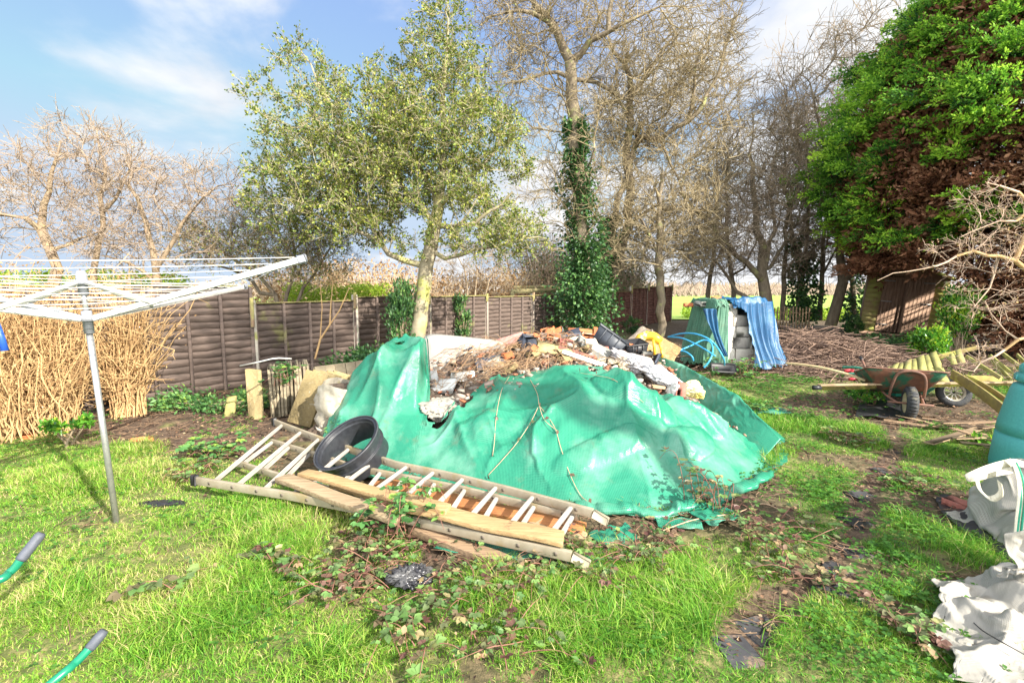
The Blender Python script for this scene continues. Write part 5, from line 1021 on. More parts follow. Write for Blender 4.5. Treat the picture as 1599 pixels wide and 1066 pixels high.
beam('mossy beam top edge rising to the right above the mossy panel', (1400, 572), 6.9, (1527, 542), 6.8, .05, .05, MG2)
beam('long curved pale batten reaching left from the wheelbarrow', (1228, 567), 7.2, (1352, 594), 6.3, .06, .025, mat('pale batten', (.60, .48, .26), (.45, .34, .18), 6, .85, .4), sag=.045)
for i, (y0, y1, lb) in enumerate(((601, 598, 'top batten of the bundle left of the wheelbarrow'), (604, 601, 'yellow batten second in the bundle left of the wheelbarrow'), (607, 605, 'lowest batten of the bundle left of the wheelbarrow'))):
    beam(lb, (1279, y0), 6.0 + .06 * i, (1600, y1 - 2 - i * 2), 6.2 + .08 * i, .07, .02, MG2 if i else OLDW, grp='bundle of long battens')
tag(MB().tube([D(1270, 605, 5.98), D(1281, 605, 5.99)], .03, 10).build('rubber_end', BLACKP), 'black rubber end on the batten bundle', 'end cap')
beam('wide yellow mossy board sloping right of the wheelbarrow', (1486, 584), 5.9, (1566, 640), 5.1, .02, .12, MG2, sag=.02)
beam('narrow yellow board above the wide sloping board', (1508, 588), 6.0, (1570, 624), 5.3, .02, .06, MG2, sag=.02)
beam('short yellow mossy board end behind the sloping boards', (1495, 592), 6.6, (1562, 594), 6.7, .04, .12, MG2)
for i, (a, b, lb) in enumerate((((1508, 556), (1562, 590), 'slender mossy slat behind the narrow yellow board'), ((1548, 562), (1578, 592), 'mossy slat nearest the compost bin lid'), ((1566, 552), (1592, 572), 'slat crossing behind the compost bin lid'), ((1545, 555), (1600, 600), 'slat passing behind the compost bin'), ((1588, 554), (1610, 575), 'slat end at the right edge above the bin'))):
    beam(lb, a, 6.4, b, 6.0, .02, .05, MG, grp='leaning mossy slats')
for i, (a, b, lb) in enumerate((((1380, 655), (1500, 672), 'first thin slat on the ground in front of the wheelbarrow'), ((1400, 648), (1545, 680), 'long thin slat crossing toward the compost bin'), ((1440, 652), (1560, 668), 'pale slat lying behind the crossed slats'), ((1450, 692), (1530, 668), 'broad brown slat pointing left in front of the slat pile'), ((1485, 668), (1556, 690), 'slat running right to the compost bin base'),
                               ((1490, 684), (1555, 682), 'low dark slat below the broad brown slat'), ((1530, 668), (1562, 664), 'short slat end beside the bin'), ((1500, 690), (1560, 696), 'lowest slat of the pile by the bin'), ((1470, 660), (1560, 658), 'upper slat of the pile on bare soil'))):
    p, q = G(*a, .03 + .01 * i), G(*b, .03 + .012 * i); o = MB().bar(p, q, .05 if i != 3 else .085, .012, up=(.1 * (i % 3), 0, 1), ch=.002).build('wooden_slat', OLDW if i % 2 else GRW); tag(o, lb, 'slat', 'slats on the ground by the bin')
# ---- rusty wheelbarrow
RUST = mat('rusty green paint', (.22, .09, .05), (.11, .05, .035), 14, .85, .6, c3=(.02, .11, .06), s3=4.5, t3=.50); RUSTT = mat('rusty tube', (.25, .11, .07), (.13, .08, .06), 14, .75, .3)
TYRE = mat('tyre rubber', (.05, .055, .06), (.03, .03, .032), 25, .75, .4, c3=(.14, .13, .09), s3=9, t3=.62); RIM = mat('cream rim', (.66, .58, .34), (.5, .42, .25), 12, .6, .2)
def build_barrow():
    p0 = G(1438, 654); root = thing('wheelbarrow', 'rusty wheelbarrow with flaking green paint standing by the mossy boards', 'wheelbarrow', p0)
    yaw = rad(-28); R = Rz(yaw)      # local -y = front (towards the camera)
    def T(v): return R @ np.asarray(v, float) + np.array([p0[0] - .02, p0[1] + .28, 0])
    # tub: front wall slopes forward
    top = [(-.42, -.20, .58), (.38, -.20, .58), (.40, .62, .38), (-.44, .62, .38)]; bot = [(-.24, .02, .27), (.18, .02, .27), (.18, .50, .16), (-.24, .50, .16)]
    def rr(c, r=.07, n=5):
        out = []; c = [np.array(v) for v in c]
        for i in range(4):
            a, b, d = c[i - 1], c[i], c[(i + 1) % 4]; u, w = unit(a - b), unit(d - b)
            for t in np.linspace(0, 1, n): out.append((b + u * r) * (1 - t) ** 2 + b * 2 * t * (1 - t) + (b + w * r) * t * t)
        return out
    A, B = rr(top), rr(bot, .06); k = len(A); s = MB(); mids = [[a * t + b * (1 - t) + np.array([0, 0, -.03 * math.sin(t * math.pi)]) for a, b in zip(A, B)] for t in (1, .75, .5, .25, 0)]
    V = [T(v) for ring in mids for v in ring]; F = [[i * k + j, i * k + (j + 1) % k, (i + 1) * k + (j + 1) % k, (i + 1) * k + j] for i in range(4) for j in range(k)] + [[4 * k + j for j in range(k)]]
    tub = s.add(V, F).build('tub', RUST, root, smooth=False, solid=.004)
    MB().tube([T(v) for v in A + [A[0]]], .011, 8).build('rolled_rim', RUSTT, tub, smooth=True)
    wc = np.array([.02, -.28, .19]); wa = R @ np.array([1, 0, 0])
    w = MB().lathe([(.115, -.045), (.15, -.06), (.18, -.048), (.195, -.02), (.198, 0), (.195, .02), (.18, .048), (.15, .06), (.115, .045)], T(wc), wa, 44).build('tyre', TYRE, root, smooth=True)
    tr = MB()
    for i in range(30):
        a = i / 30 * 2 * math.pi; c = T(wc) + R @ np.array([0, math.cos(a), math.sin(a)]) * .196
        rad_ = R @ np.array([0, math.cos(a), math.sin(a)]); tg = np.cross(wa, rad_); tr.box(c, (.075, .016, .008), np.stack([wa, tg, rad_], 1))
    tr.build('tread', TYRE, w)
    MB().lathe([(0, -.03), (.03, -.03), (.035, -.015), (.10, -.02), (.118, -.05), (.122, -.04), (.122, .04), (.118, .05), (.10, .02), (.035, .015), (.03, .03), (0, .03)], T(wc), wa, 32).build('wheel_rim', RIM, root)
    for sx in (-1, 1):
        MB().tube(smooth([T((sx * .13 + .02, -.30, .19)), T((sx * .17, -.1, .22)), T((sx * .20, .15, .25)), T((sx * .24, .6, .30)), T((sx * .28, 1.15, .50))]), .015, 10).build('frame_tube', RUSTT, root, smooth=True)
        MB().tube(smooth([T((sx * .20, .20, .26)), T((sx * .22, .30, .10)), T((sx * .22, .34, .0))]), .016, 8).build('leg', RUSTT, root, smooth=True)
        MB().tube([T((sx * .21, .46, .27)), T((sx * .22, .34, .01))], .013, 8).build('leg_brace', RUSTT, root, smooth=True)
        MB().tube([T((sx * .28, 1.15, .50)), T((sx * .285, 1.27, .53))], .02, 10).build('grip', BLACKP, root, smooth=True)
    MB().tube([T((-.20, -.30, .19)), T((.24, -.31, .19))], .013, 8).build('axle_bar', RUSTT, root, smooth=True)
    MB().tube(smooth([T((-.15, -.10, .22)), T((-.14, -.17, .40)), T((-.10, -.21, .53)), T((.02, -.22, .57)), T((.14, -.21, .53)), T((.18, -.17, .40)), T((.19, -.08, .22))]), .016, 10).build('front_hoop', RUSTT, root, smooth=True)
build_barrow()
def build_barrow2():
    c = D(1489, 612, 6.35); root = thing('wheelbarrow', 'second wheelbarrow with cream spoked wheel and green tube handles behind the rusty one', 'wheelbarrow', (c[0], c[1], 0)); ax = unit(np.array([-.35, -.9, .25])); GT = mat('green handle tube', (.06, .33, .22), (.04, .22, .15), 8, .4, .1)
    MB().lathe([(.12, -.04), (.16, -.05), (.19, -.03), (.2, 0), (.19, .03), (.16, .05), (.12, .04)], c, ax, 40).build('tyre', TYRE, root, smooth=True)
    r = MB().lathe([(.10, -.02), (.13, -.045), (.14, -.045), (.14, .045), (.10, .02)], c, ax, 36, close=True).build('wheel_rim', mat('dirty white rim', (.62, .58, .48), (.42, .38, .3), 14, .6, .2), root); s = MB(); u = unit(np.cross(ax, [0, 0, 1.])); w = np.cross(ax, u)
    for i in range(10):
        a = i / 10 * 2 * math.pi; d = math.cos(a) * u + math.sin(a) * w; s.bar(c + d * .02, c + d * .12, .014, .02, up=ax)
    s.build('spokes', mat('dirty white rim', (.6, .6, .6)), r); MB().tube([c - ax * .05 + u * -.1, c + ax * -.09 + u * .14], .014, 8).build('axle_bar', BLACKP, root)
    for k, (pts) in enumerate((((1316, 573, 7.4), (1340, 574, 7.2), (1362, 582, 7.0), (1400, 592, 6.9), (1460, 600, 6.8)), ((1322, 584, 7.2), (1345, 583, 7.1), (1365, 588, 6.9), (1400, 598, 6.8), (1455, 606, 6.7)))):
        MB().tube(smooth([D(*p) for p in pts]), .017, 10).build('handle', GT, root, smooth=True)
        a = D(*pts[0]); b = D(*pts[1]); u_ = unit(a - b)
    for px, py in ((1326, 578), (1333, 591)): MB().tube([D(px - 7, py + 1, 7.1), D(px + 6, py, 7.1)], .024, 10).build('red_grip', mat('red rubber', (.70, .05, .07), None, 12, .5, .1), root, smooth=True)
    V = [(-.3, -.3, .0), (.3, -.3, 0), (.35, .4, 0), (-.35, .4, 0), (-.2, -.1, -.25), (.2, -.1, -.25), (.2, .3, -.25), (-.2, .3, -.25)]; q = c + np.array([-.25, .50, .10])
    MB().add(np.array(V) + q, [[0, 1, 5, 4], [1, 2, 6, 5], [2, 3, 7, 6], [3, 0, 4, 7], [4, 5, 6, 7]]).build('tub', mat('green tub', (.05, .40, .28), None, 10, .4, .1), root, solid=.005, bevel=.02)
build_barrow2()
# ---- compost bin
def build_bin():
    BIN = mat('sea green moulded plastic', (.09, .42, .40), (.065, .34, .33), 60, .5, .35, bdist=.003); c = G(1640, 742); c[2] = 0; s = (743 - 574) and 1
    c = np.array([c[0], c[1], 0]); Y = c[1]; root = thing('compost_bin', 'sea green plastic compost bin with screw lid at the right edge', 'compost bin', c)
    H = 1.6 - (572 - 445) * Y / FPX; k = H / .92; rr = .37 * k * 1.12
    pr = [(.40, 0), (.405, .06), (.395, .20), (.385, .318), (.372, .325), (.372, .338), (.385, .345), (.375, .42), (.345, .58), (.318, .70), (.300, .745), (.270, .755), (.262, .77), (.262, .785)]
    MB().lathe([(r * k * .93, z * k) for r, z in pr], c, n=64).build('bin_body', BIN, root, smooth=True, bevel=0)
    lid = MB().lathe([(r * k * .93, z * k) for r, z in ((.285, .775), (.292, .785), (.292, .835), (.27, .842), (.268, .85), (.275, .86), (.272, .90), (.255, .918), (.2, .925), (0, .93))], c, n=64).build('lid', BIN, root, smooth=True)
    for i in range(8):
        a = i / 8 * 6.283 + .2; MB().box(c + np.array([math.cos(a) * .292 * k * .93, math.sin(a) * .292 * k * .93, .81 * k]), (.02, .07, .05), Rz(a), .004).build('lid_lug', BIN, lid)
    a = rad(232); d = np.array([math.cos(a), math.sin(a), 0]); fr = MB(); p = c + d * .375 * k * .93 + [0, 0, .47 * k]; tt = np.array([-d[1], d[0], 0])
    hatch = MB().box(p + d * -.01, (.02, .24, .16), Rz(a) @ Ry(-.16), .006).build('moulded_panel', BIN, root)
build_bin()
# ---- white bulk bags
BAG = tarpmat('white woven polypropylene', (.44, .42, .37), (.34, .32, .27), (.52, .50, .46), 160, .8, .75)
def build_bags():
    # crumpled open bag
    c = G(1620, 850); root = thing('bulk_bag', 'crumpled open white bulk bag with loop handles beside the compost bin', 'bulk bag', c)
    lum = [(c[0] + .06, c[1] + .16, .26, .24, .46, .2, 2.0), (c[0] - .10, c[1] - .06, .18, .20, .24, .5, 1.5), (c[0] + .22, c[1] - .26, .22, .22, .34, 0, 1.6), (c[0] + .5, c[1] + .1, .3, .4, .5, 0, 2)]
    def H(x, y):
        h = gz(x, y)
        for L_ in lum: h = np.maximum(h, gz(x, y) + lump(x, y, *L_))
        return h + .075 * np.minimum(1, h * 5) * ((1 - np.abs(2 * vn(x * 6 + y * 3, y * 5 - x, 3) - 1)) ** 2 - .3) + .025 * (1 - np.abs(2 * vn(x * 13, y * 10 + x * 5, 5) - 1)) ** 2 + .006 * (1 - np.abs(2 * vn(x * 27, y * 24 + x * 9, 6) - 1)) ** 2
    n = 110; U, V = np.meshgrid(np.linspace(-1, 1, n), np.linspace(-1, 1, n), indexing='ij'); X = c[0] + .16 + U * .46 + .05 * V; Y = c[1] - .02 + V * .42; Z = H(X, Y) + .015
    P = cloth(np.stack([X, Y, Z], -1), H, 1.10, 110, 12, g=.0016, bend=.12, noise=.02, thick=.012, fric=.5); cloth_obj('bag_cloth', P, BAG, root)
    STR = mat('cream webbing', (.74, .70, .56), (.60, .56, .42), 60, .8, .3); GS = mat('green stitching', (.04, .40, .24), None, 60, .8, .2)
    def strap(pts, w, name='strap', m=STR, th=.004, up=None):
        Q = smooth([np.array(p) for p in pts], 10); t = unit(np.gradient(Q, axis=0)); ref = np.array(up if up is not None else [.3, -.8, .5]); sd = unit(np.cross(t, ref)); nn = np.cross(sd, t)
        V = np.stack([Q - sd * w / 2, Q + sd * w / 2, Q + sd * w / 2 + nn * th, Q - sd * w / 2 + nn * th], 1); k = len(Q); F = [[i * 4 + j, i * 4 + (j + 1) % 4, i * 4 + 4 + (j + 1) % 4, i * 4 + 4 + j] for i in range(k - 1) for j in range(4)]
        return MB().add(V, F).build(name, m, root)
    strap([D(1600, 726, 2.95), D(1580, 722, 2.9), D(1545, 731, 2.8), D(1518, 742, 2.75), D(1511, 746, 2.74), D(1524, 744, 2.78), D(1552, 738, 2.9), D(1585, 732, 3.0)], .045)
    strap([D(1583, 722, 2.86), D(1592, 745, 2.74), D(1596, 775, 2.62), D(1592, 815, 2.54), D(1588, 850, 2.50)], .07)
    for x in (-3, 3): strap([D(1583 + x, 722, 2.855), D(1592 + x, 745, 2.735), D(1596 + x, 775, 2.615), D(1592 + x, 815, 2.535), D(1588 + x, 850, 2.495)], .006, 'stitching', GS, .008)
    strap([D(1524, 745, 2.84), D(1530, 765, 2.76), D(1548, 778, 2.7), D(1562, 770, 2.74), D(1560, 752, 2.82)], .035)
    # flat folded bag in the corner
    c = G(1560, 990); root = thing('bulk_bag', 'flattened white bulk bag lying on the grass in the lower right corner', 'bulk bag', c, None)
    lum2 = [(c[0] - .10, c[1] - .0, .12, .22, .07, .9, 1.6), (c[0] + .10, c[1] + .10, .3, .08, .05, .3, 1.6), (c[0] + .05, c[1] - .15, .2, .07, .06, -.4, 1.6), (c[0] + .4, c[1], .3, .4, .10, 0, 2)]
    def H2(x, y):
        h = gz(x, y) + .02
        for L_ in lum2: h = h + lump(x, y, *L_)
        return h + .06 * ((1 - np.abs(2 * vn(x * 5 + y * 3, y * 4 - x * 2, 3) - 1)) ** 3) + .02 * (1 - np.abs(2 * vn(x * 12, y * 9 + x * 5, 5) - 1)) ** 2 + .006 * (1 - np.abs(2 * vn(x * 27, y * 24 + x * 9, 6) - 1)) ** 2
    qd = np.array([G(1452, 925), G(1475, 1075), G(1790, 1150), G(1790, 890)]); 
    U, V = np.meshgrid(np.linspace(0, 1, 110), np.linspace(0, 1, 90), indexing='ij'); Pq = qd[0] * ((1 - U) * (1 - V))[..., None] + qd[3] * (U * (1 - V))[..., None] + qd[2] * (U * V)[..., None] + qd[1] * ((1 - U) * V)[..., None]
    Pq[..., 0] += .03 * np.sin(V * 9) * (1 - U) ; Pq[..., 1] += .02 * np.sin(U * 11) * (1 - V); Pq[..., 2] = H2(Pq[..., 0], Pq[..., 1]) + .045
    P = cloth(Pq, H2, 1.09, 110, 22, g=.0014, bend=.12, noise=.02, thick=.012, fric=.5); cloth_obj('bag_cloth', P, BAG, root)
    f = cloth(np.stack(np.meshgrid(np.linspace(0, 1, 60), np.linspace(0, 1, 26), indexing='ij') + [np.zeros((60, 26))], -1) @ np.array([[.50, .05, 0], [-.04, -.17, 0], [0, 0, 1]]) + G(1500, 915, .10), lambda x, y: H2(x, y) + .06, 1.06, 60, 2, bend=.3, noise=.01); cloth_obj('folded_flap', f, BAG, root)
    pr = MB(); q = D(1583, 985, 2.0); 
    strap([H2p(x, y, H2) for x, y in ((1520, 972), (1535, 985), (1560, 1000), (1600, 1022))], .004, 'seam_line', BLACKP, .004, up=(0, 0, 1))
def H2p(px, py, H):
    d = ray(px, py); ts = np.linspace(1, 6, 600); Q = np.array([0, 0, CH]) + d * ts[:, None]; h = np.where(Q[:, 2] < H(Q[:, 0], Q[:, 1]) + .05)[0]; return Q[h[0]]
build_bags()
piece('clay_brick', 'reddish brick end lying beside the crumpled bulk bag', 'brick', G(1502, 790, .03), (.10, .20, .07), Rz(.3), REDB)
sheet3('weed_membrane', 'black weed membrane on the soil left of the bulk bags', 'membrane', [G(1458, 770, .02), G(1520, 785, .03), G(1585, 880, .02), G(1470, 800, .02)], BLACKP, amp=.03, seed=31, th=.004)
sheet3('weed_membrane', 'black sheet on the soil beneath the rusty wheelbarrow', 'membrane', [G(1345, 622, .02), G(1395, 618, .03), G(1420, 655, .02), G(1335, 650, .02)], BLACKP, amp=.03, seed=33, th=.004)
# ---- shed
def build_shed():
    SH = mat('shed boards', (.46, .30, .21), (.28, .18, .12), 5, .88, .5, stretch=(5, 5, 1)); SHL = mat('mossy shed boards', (.48, .40, .16), (.30, .20, .11), 4, .88, .5, c3=(.42, .44, .12), s3=1.6, t3=.5)
    c = G(1341, 520); Y = c[1]; root = thing('garden_shed', 'leaning brown wooden shed with double doors under the conifer', 'shed', c); k = Y / FPX
    c[2] = .10; tilt = rad(5); R = Rz(rad(-34)) @ Ry(tilt); W_ = 2.05; Hh = 88 * k
    def T(x, y, z): return R @ np.array([x, y, z], float) + c
    dk = np.array([.0, 0, 0])
    s = MB(); nb = 12
    for side in (0, 1):
        s = MB()
        for i in range(nb):
            z = i * Hh / nb; x0, x1 = ((0, W_ * .20), (W_ * .84, W_))[side]; s.box(T((x0 + x1) / 2, 0, z + Hh / nb / 2), (x1 - x0, .022, Hh / nb * 1.05), R @ Rx(.08))
        s.build('front_cladding', SHL, root)
    for j, (x0, x1) in enumerate(((W_ * .20, W_ * .515), (W_ * .525, W_ * .84))):
        s = MB(); n = 7
        for i in range(n): s.box(T(x0 + (x1 - x0) * (i + .5) / n, -.02, Hh * .5), ((x1 - x0) / n * .94, .022, Hh * .94), R, .003)
        d = s.build('door', SH, root)
        for z in (.15, .55, .9):
            MB().box(T(x0 + .16 if j == 0 else x1 - .16, -.036, Hh * z), (.28, .006, .03), R).build('hinge', mat('grey hinge', (.5, .5, .48), None, 20, .5, .1, .4), d)
    MB().box(T(W_ * .5, -.004, Hh * .985), (W_ * .98, .03, Hh * .08), R, .003).build('lintel_board', SH, root)
    MB().box(T(W_ * .52, -.045, Hh * .5), (.05, .02, Hh * .94), R).build('door_cover_strip', SH, root)
    MB().box(T(W_ * .5, -.01, -.03), (W_, .05, .09), R, .005).build('floor_bearer', SH, root)
    s = MB()
    for x in (.01, W_ - .01): s.box(T(x, 1.0, Hh * .5), (.02, 2.0, Hh), R)
    s.box(T(W_ * .5, 2.0, Hh * .5), (W_, .02, Hh), R); s.prism([(0, Hh), (W_, Hh), (W_ * .5, Hh + .42)], .03, R, c); s.build('wall', SH, root)
    s = MB(); a = math.atan2(.42, W_ / 2); Lr = math.hypot(.42, W_ / 2) + .15
    for sg in (-1, 1):
        s.box(T(W_ * .5 + sg * W_ * .26, .95, Hh + .22), (Lr, 2.35, .03), R @ Ry(sg * a))
    s.build('roof', mat('roof felt', (.14, .12, .11), (.07, .06, .06), 20, .95, .5), root)
    for sg in (-1, 1):
        MB().box(T(W_ * .5 + sg * W_ * .26, -.24, Hh + .19), (Lr, .02, .10), R @ Ry(sg * a)).build('barge_board', SHL, root)
build_shed()
# ---- brush heap
def build_brush():
    rng = np.random.RandomState(15); n = 4800; c = G(1275, 560); cx, cy = 6.1, 9.8
    x = cx + rng.normal(size=n) * 1.25; y = cy + rng.normal(size=n) * .75; h = .62 * np.exp(-((x - cx) / 1.7) ** 2 - ((y - cy) / 1.0) ** 2); z = rng.uniform(0, 1, n) ** .6 * h + .02
    a = rng.normal(0, .7, n) + (rng.uniform(size=n) < .3) * 1.57; L_ = rng.uniform(.2, 1.0, n); k = 5; t = np.linspace(-.5, .5, k)[None]; w = rng.uniform(-.5, .5, n)[:, None]
    z = z + (rng.uniform(size=n) < .08) * .15; P = np.stack([x[:, None] + np.cos(a)[:, None] * t * L_[:, None] - np.sin(a)[:, None] * w * t * t * L_[:, None], y[:, None] + np.sin(a)[:, None] * t * L_[:, None], np.maximum(.01, z[:, None] + rng.uniform(-.45, .45, n)[:, None] * t * L_[:, None] + rng.normal(size=(n, k)) * .015 - .5 * t * t * L_[:, None] * .5)], -1)
    V, F = tubes(P, rng.uniform(.002, .011, (n, 1)) + np.zeros((1, k)), 4); o = fast('brushwood', V, F, mat('brown brushwood', (.30, .20, .14), (.09, .055, .045), 9, .9, 0)); tag(o, 'low heap of reddish brown cut brushwood beside the blue sheeting', 'brushwood', None, 'stuff')
build_brush()
# ================================================================== TREES AND HEDGES
BARK = mat('grey brown bark', (.27, .22, .15), (.14, .11, .075), 12, .92, .7, stretch=(1, 1, .35), c3=(.30, .31, .12), s3=2.5, t3=.60, bdist=.015)
BARKY = mat('holly bark', (.40, .35, .24), (.27, .23, .15), 9, .85, .4, c3=(.46, .45, .12), s3=2.0, t3=.56, bdist=.01)
BARKG = mat('golden stem', (.58, .38, .18), (.40, .25, .11), 8, .85, .2)
APPLE = mat('fruit tree bark', (.38, .29, .18), (.24, .17, .11), 10, .9, .4)
TWIG = mat('twig brown', (.42, .33, .22), (.26, .19, .12), 6, .9, 0)
TWIGG = mat('mossy twig', (.37, .30, .17), (.21, .16, .09), 5, .9, 0)
TWIGR = mat('warm twig', (.42, .33, .24), (.27, .20, .14), 6, .9, 0)
HOL = leafmat('holly leaves', [(.045, .085, .025), (.10, .16, .03), (.19, .25, .045), (.33, .36, .06), (.52, .48, .12)], .42, .25, .35)
IVY = leafmat('ivy leaves', [(.02, .07, .025), (.05, .13, .04), (.10, .22, .06), (.20, .34, .08)], .4, .25, .4)
BUD = leafmat('buds', [(.25, .12, .08), (.42, .26, .14), (.5, .42, .12)], .7, .3)
def P3(px, py, Y, r): return (*D(px, py, Y), r)
def ivy_on(root, pts, rads, n, seed, name='ivy', size=.09, hi=1.):
    rng = np.random.RandomState(seed); P = np.array(pts); t = rng.uniform(0, 1, n) ** hi; C = np.array([np.interp(t, np.linspace(0, 1, len(P)), P[:, k]) for k in range(3)]).T; R_ = np.interp(t, np.linspace(0, 1, len(rads)), rads)
    a = rng.uniform(0, 6.28, n); R_ = R_ * (.25 + 1.35 * vn(t * 13, a * 1.6, seed) ** 1.2); o = np.stack([np.cos(a), np.sin(a), rng.normal(size=n) * .3], 1); kp = vn(t * 9 + 5, a * 1.3 + 3, seed + 7) + .45 * (t < .35) > .36; C, o, R_, n = C[kp], o[kp], R_[kp], int(kp.sum()); pos = C + o * (R_ * rng.uniform(.3, 1.25, n))[:, None]
    V, F, m = leafset(pos, o + rsph(rng, n) * .6 - [0, 0, .5], size * rng.uniform(.5, 1.2, n), size * .8 * rng.uniform(.6, 1.2, n), rng); fast(name, V, F, IVY, root, rnd=np.repeat(np.clip(rng.beta(2, 2.5, m), 0, 1), 2))
# --- holly
def build_holly():
    rng = np.random.RandomState(101); Y = 8.9
    limbs = [[P3(640, 560, Y, .17), P3(655, 500, Y, .150), P3(663, 440, Y, .135), P3(672, 390, Y, .125), P3(679, 350, Y, .115), P3(684, 325, Y, .10), P3(692, 280, Y, .07), P3(693, 200, Y, .05), P3(695, 110, Y, .03), P3(700, 30, Y, .02)],
             [P3(661, 415, Y, .07), P3(632, 407, Y, .055), P3(606, 396, Y - .2, .05), P3(592, 375, Y - .3, .045), P3(560, 362, Y - .4, .035), P3(480, 330, Y - .5, .02)],
             [P3(680, 345, Y, .06), P3(655, 320, Y, .05), P3(600, 260, Y - .1, .035), P3(520, 180, Y, .02), P3(470, 80, Y, .012)],
             [P3(684, 330, Y, .06), P3(705, 300, Y + .2, .045), P3(770, 240, Y + .3, .03), P3(800, 170, Y + .4, .015)],
             [P3(671, 400, Y, .045), P3(720, 398, Y - .2, .035), P3(770, 385, Y - .3, .025), P3(840, 370, Y - .3, .012)],
             [P3(678, 360, Y, .05), P3(740, 350, Y - .5, .035), P3(800, 300, Y - .7, .02)],
             [P3(684, 325, Y, .05), P3(640, 230, Y + .5, .03), P3(600, 120, Y + .6, .015)]]
    def E(px, py, rx, rz, ry, dy=0):
        c = D(px, py, Y + dy); k = Y / FPX; return (c[0], c[1], c[2], rx * k, ry, rz * k)
    ells = [E(490, 215, 85, 115, 1.5), E(575, 225, 85, 110, 1.6), E(500, 120, 50, 55, .7), E(470, 110, 15, 60, .4), E(590, 150, 40, 50, .7), E(690, 130, 60, 125, 1.3), E(690, 50, 48, 80, .9), E(650, 100, 35, 55, .7), E(700, 250, 130, 95, 1.8), E(600, 310, 165, 60, 1.7), E(470, 320, 85, 60, 1.1),
            E(780, 310, 85, 75, 1.4), E(750, 200, 60, 60, 1.0), E(430, 250, 40, 70, .8), E(540, 350, 110, 35, 1.2), E(760, 380, 70, 30, 1.0, -.3), E(640, 370, 150, 26, 1.2, -.4), E(810, 350, 55, 50, 1.0)]
    tg = ellpts(rng, 2000, ells + [E(585, 190, 70, 80, 1.2), E(560, 250, 110, 100, 1.6), E(620, 190, 60, 90, 1.2), E(730, 130, 40, 70, .9)]); tg = tg[fbm(tg[:, 0] * 1.5 + 20, tg[:, 2] * 1.5 + 9, 77, 3) > .37]
    tree('holly_tree', 'pale trunked evergreen holly tree with wide airy crown left of centre', 'tree', limbs, tg, rng, BARKY, mat('holly twig', (.44, .38, .24), (.30, .26, .15), 6, .85, 0), HOL, tipr=.0042, spray=5, sprayL=.26, leaves=42, leafL=.052, leafW=.032, wob=.05, rmin=.0036, clump=.07, up=.10, seg=.25, subspray=1)
build_holly()
# --- tall ivy covered tree, twin behind it, and others
def bare(name, label, limbs, ells, n, seed, Y, bark=BARK, twig=TWIG, ivy=None, **kw):
    rng = np.random.RandomState(seed); k = Y / FPX
    E = []
    for px, py, rx, rz, ry, dy in ells: c = D(px, py, Y + dy); E.append((c[0], c[1], max(c[2], .3), rx * k, ry, rz * k))
    rsc = kw.pop('rscale', .8); LB = [[P3(a, b, Y + (d if d else 0), r * rsc) for a, b, d, r in lb] for lb in limbs]; tg = ellpts(rng, n, E); tg = tg[tg[:, 2] > kw.pop('minz', 1.2)]
    grp = kw.pop('group', 'bare trees around the garden'); root = tree(name, label, 'tree', LB, tg, rng, bark, twig, group=grp, **kw)
    if ivy: 
        for p, r_, cnt, sz in ivy: ivy_on(root, [D(a, b, Y - .1) for a, b in p], r_, cnt, seed + 5, size=sz)
    return root
bare('ivy_clad_tree', 'tall bare tree with thick ivy clad trunk right of the holly', [
    [(918, 530, 0, .34), (915, 440, 0, .30), (908, 350, 0, .27), (900, 250, 0, .24), (892, 150, 0, .20), (890, 95, 0, .18), (870, 50, 0, .13), (840, 15, 0, .10), (790, -60, 0, .05)], [(890, 100, 0, .14), (920, 65, -.3, .10), (950, 50, -.5, .08), (955, 0, -.5, .06), (940, -80, -.4, .03)],
    [(893, 130, 0, .10), (930, 128, 0, .07), (965, 150, .3, .05), (1000, 160, .4, .03)], [(870, 48, 0, .09), (830, 20, -.3, .07), (790, 20, -.5, .04), (750, 40, -.7, .02)], [(892, 120, 0, .08), (850, 115, 0, .05), (800, 130, 0, .03)], [(950, 50, -.5, .06), (1010, 20, -.6, .04), (1060, 10, -.5, .02)]],
    [(800, 30, 75, 90, 2.0, -.3), (860, -20, 120, 80, 2.2, 0), (960, 30, 120, 90, 2.2, 0), (1000, 110, 90, 60, 1.6, 0), (820, 130, 70, 70, 1.5, 0), (900, 220, 90, 80, 1.3, -.2), (860, 310, 60, 80, 1.0, -.2), (940, 320, 60, 90, 1.0, 0), (1080, 60, 60, 60, 1.2, 0)], 1250, 201, 13.6, twig=TWIGG,
    ivy=[([(918, 530), (916, 470), (912, 420), (906, 340), (902, 250), (896, 190)], [.74, .70, .46, .50, .38, .26], 14000, .11)], tipr=.0075, rmin=.0055, spray=4, subspray=1, sprayL=.65, wob=.09, seg=.34, lat=.35, expo=2.3)
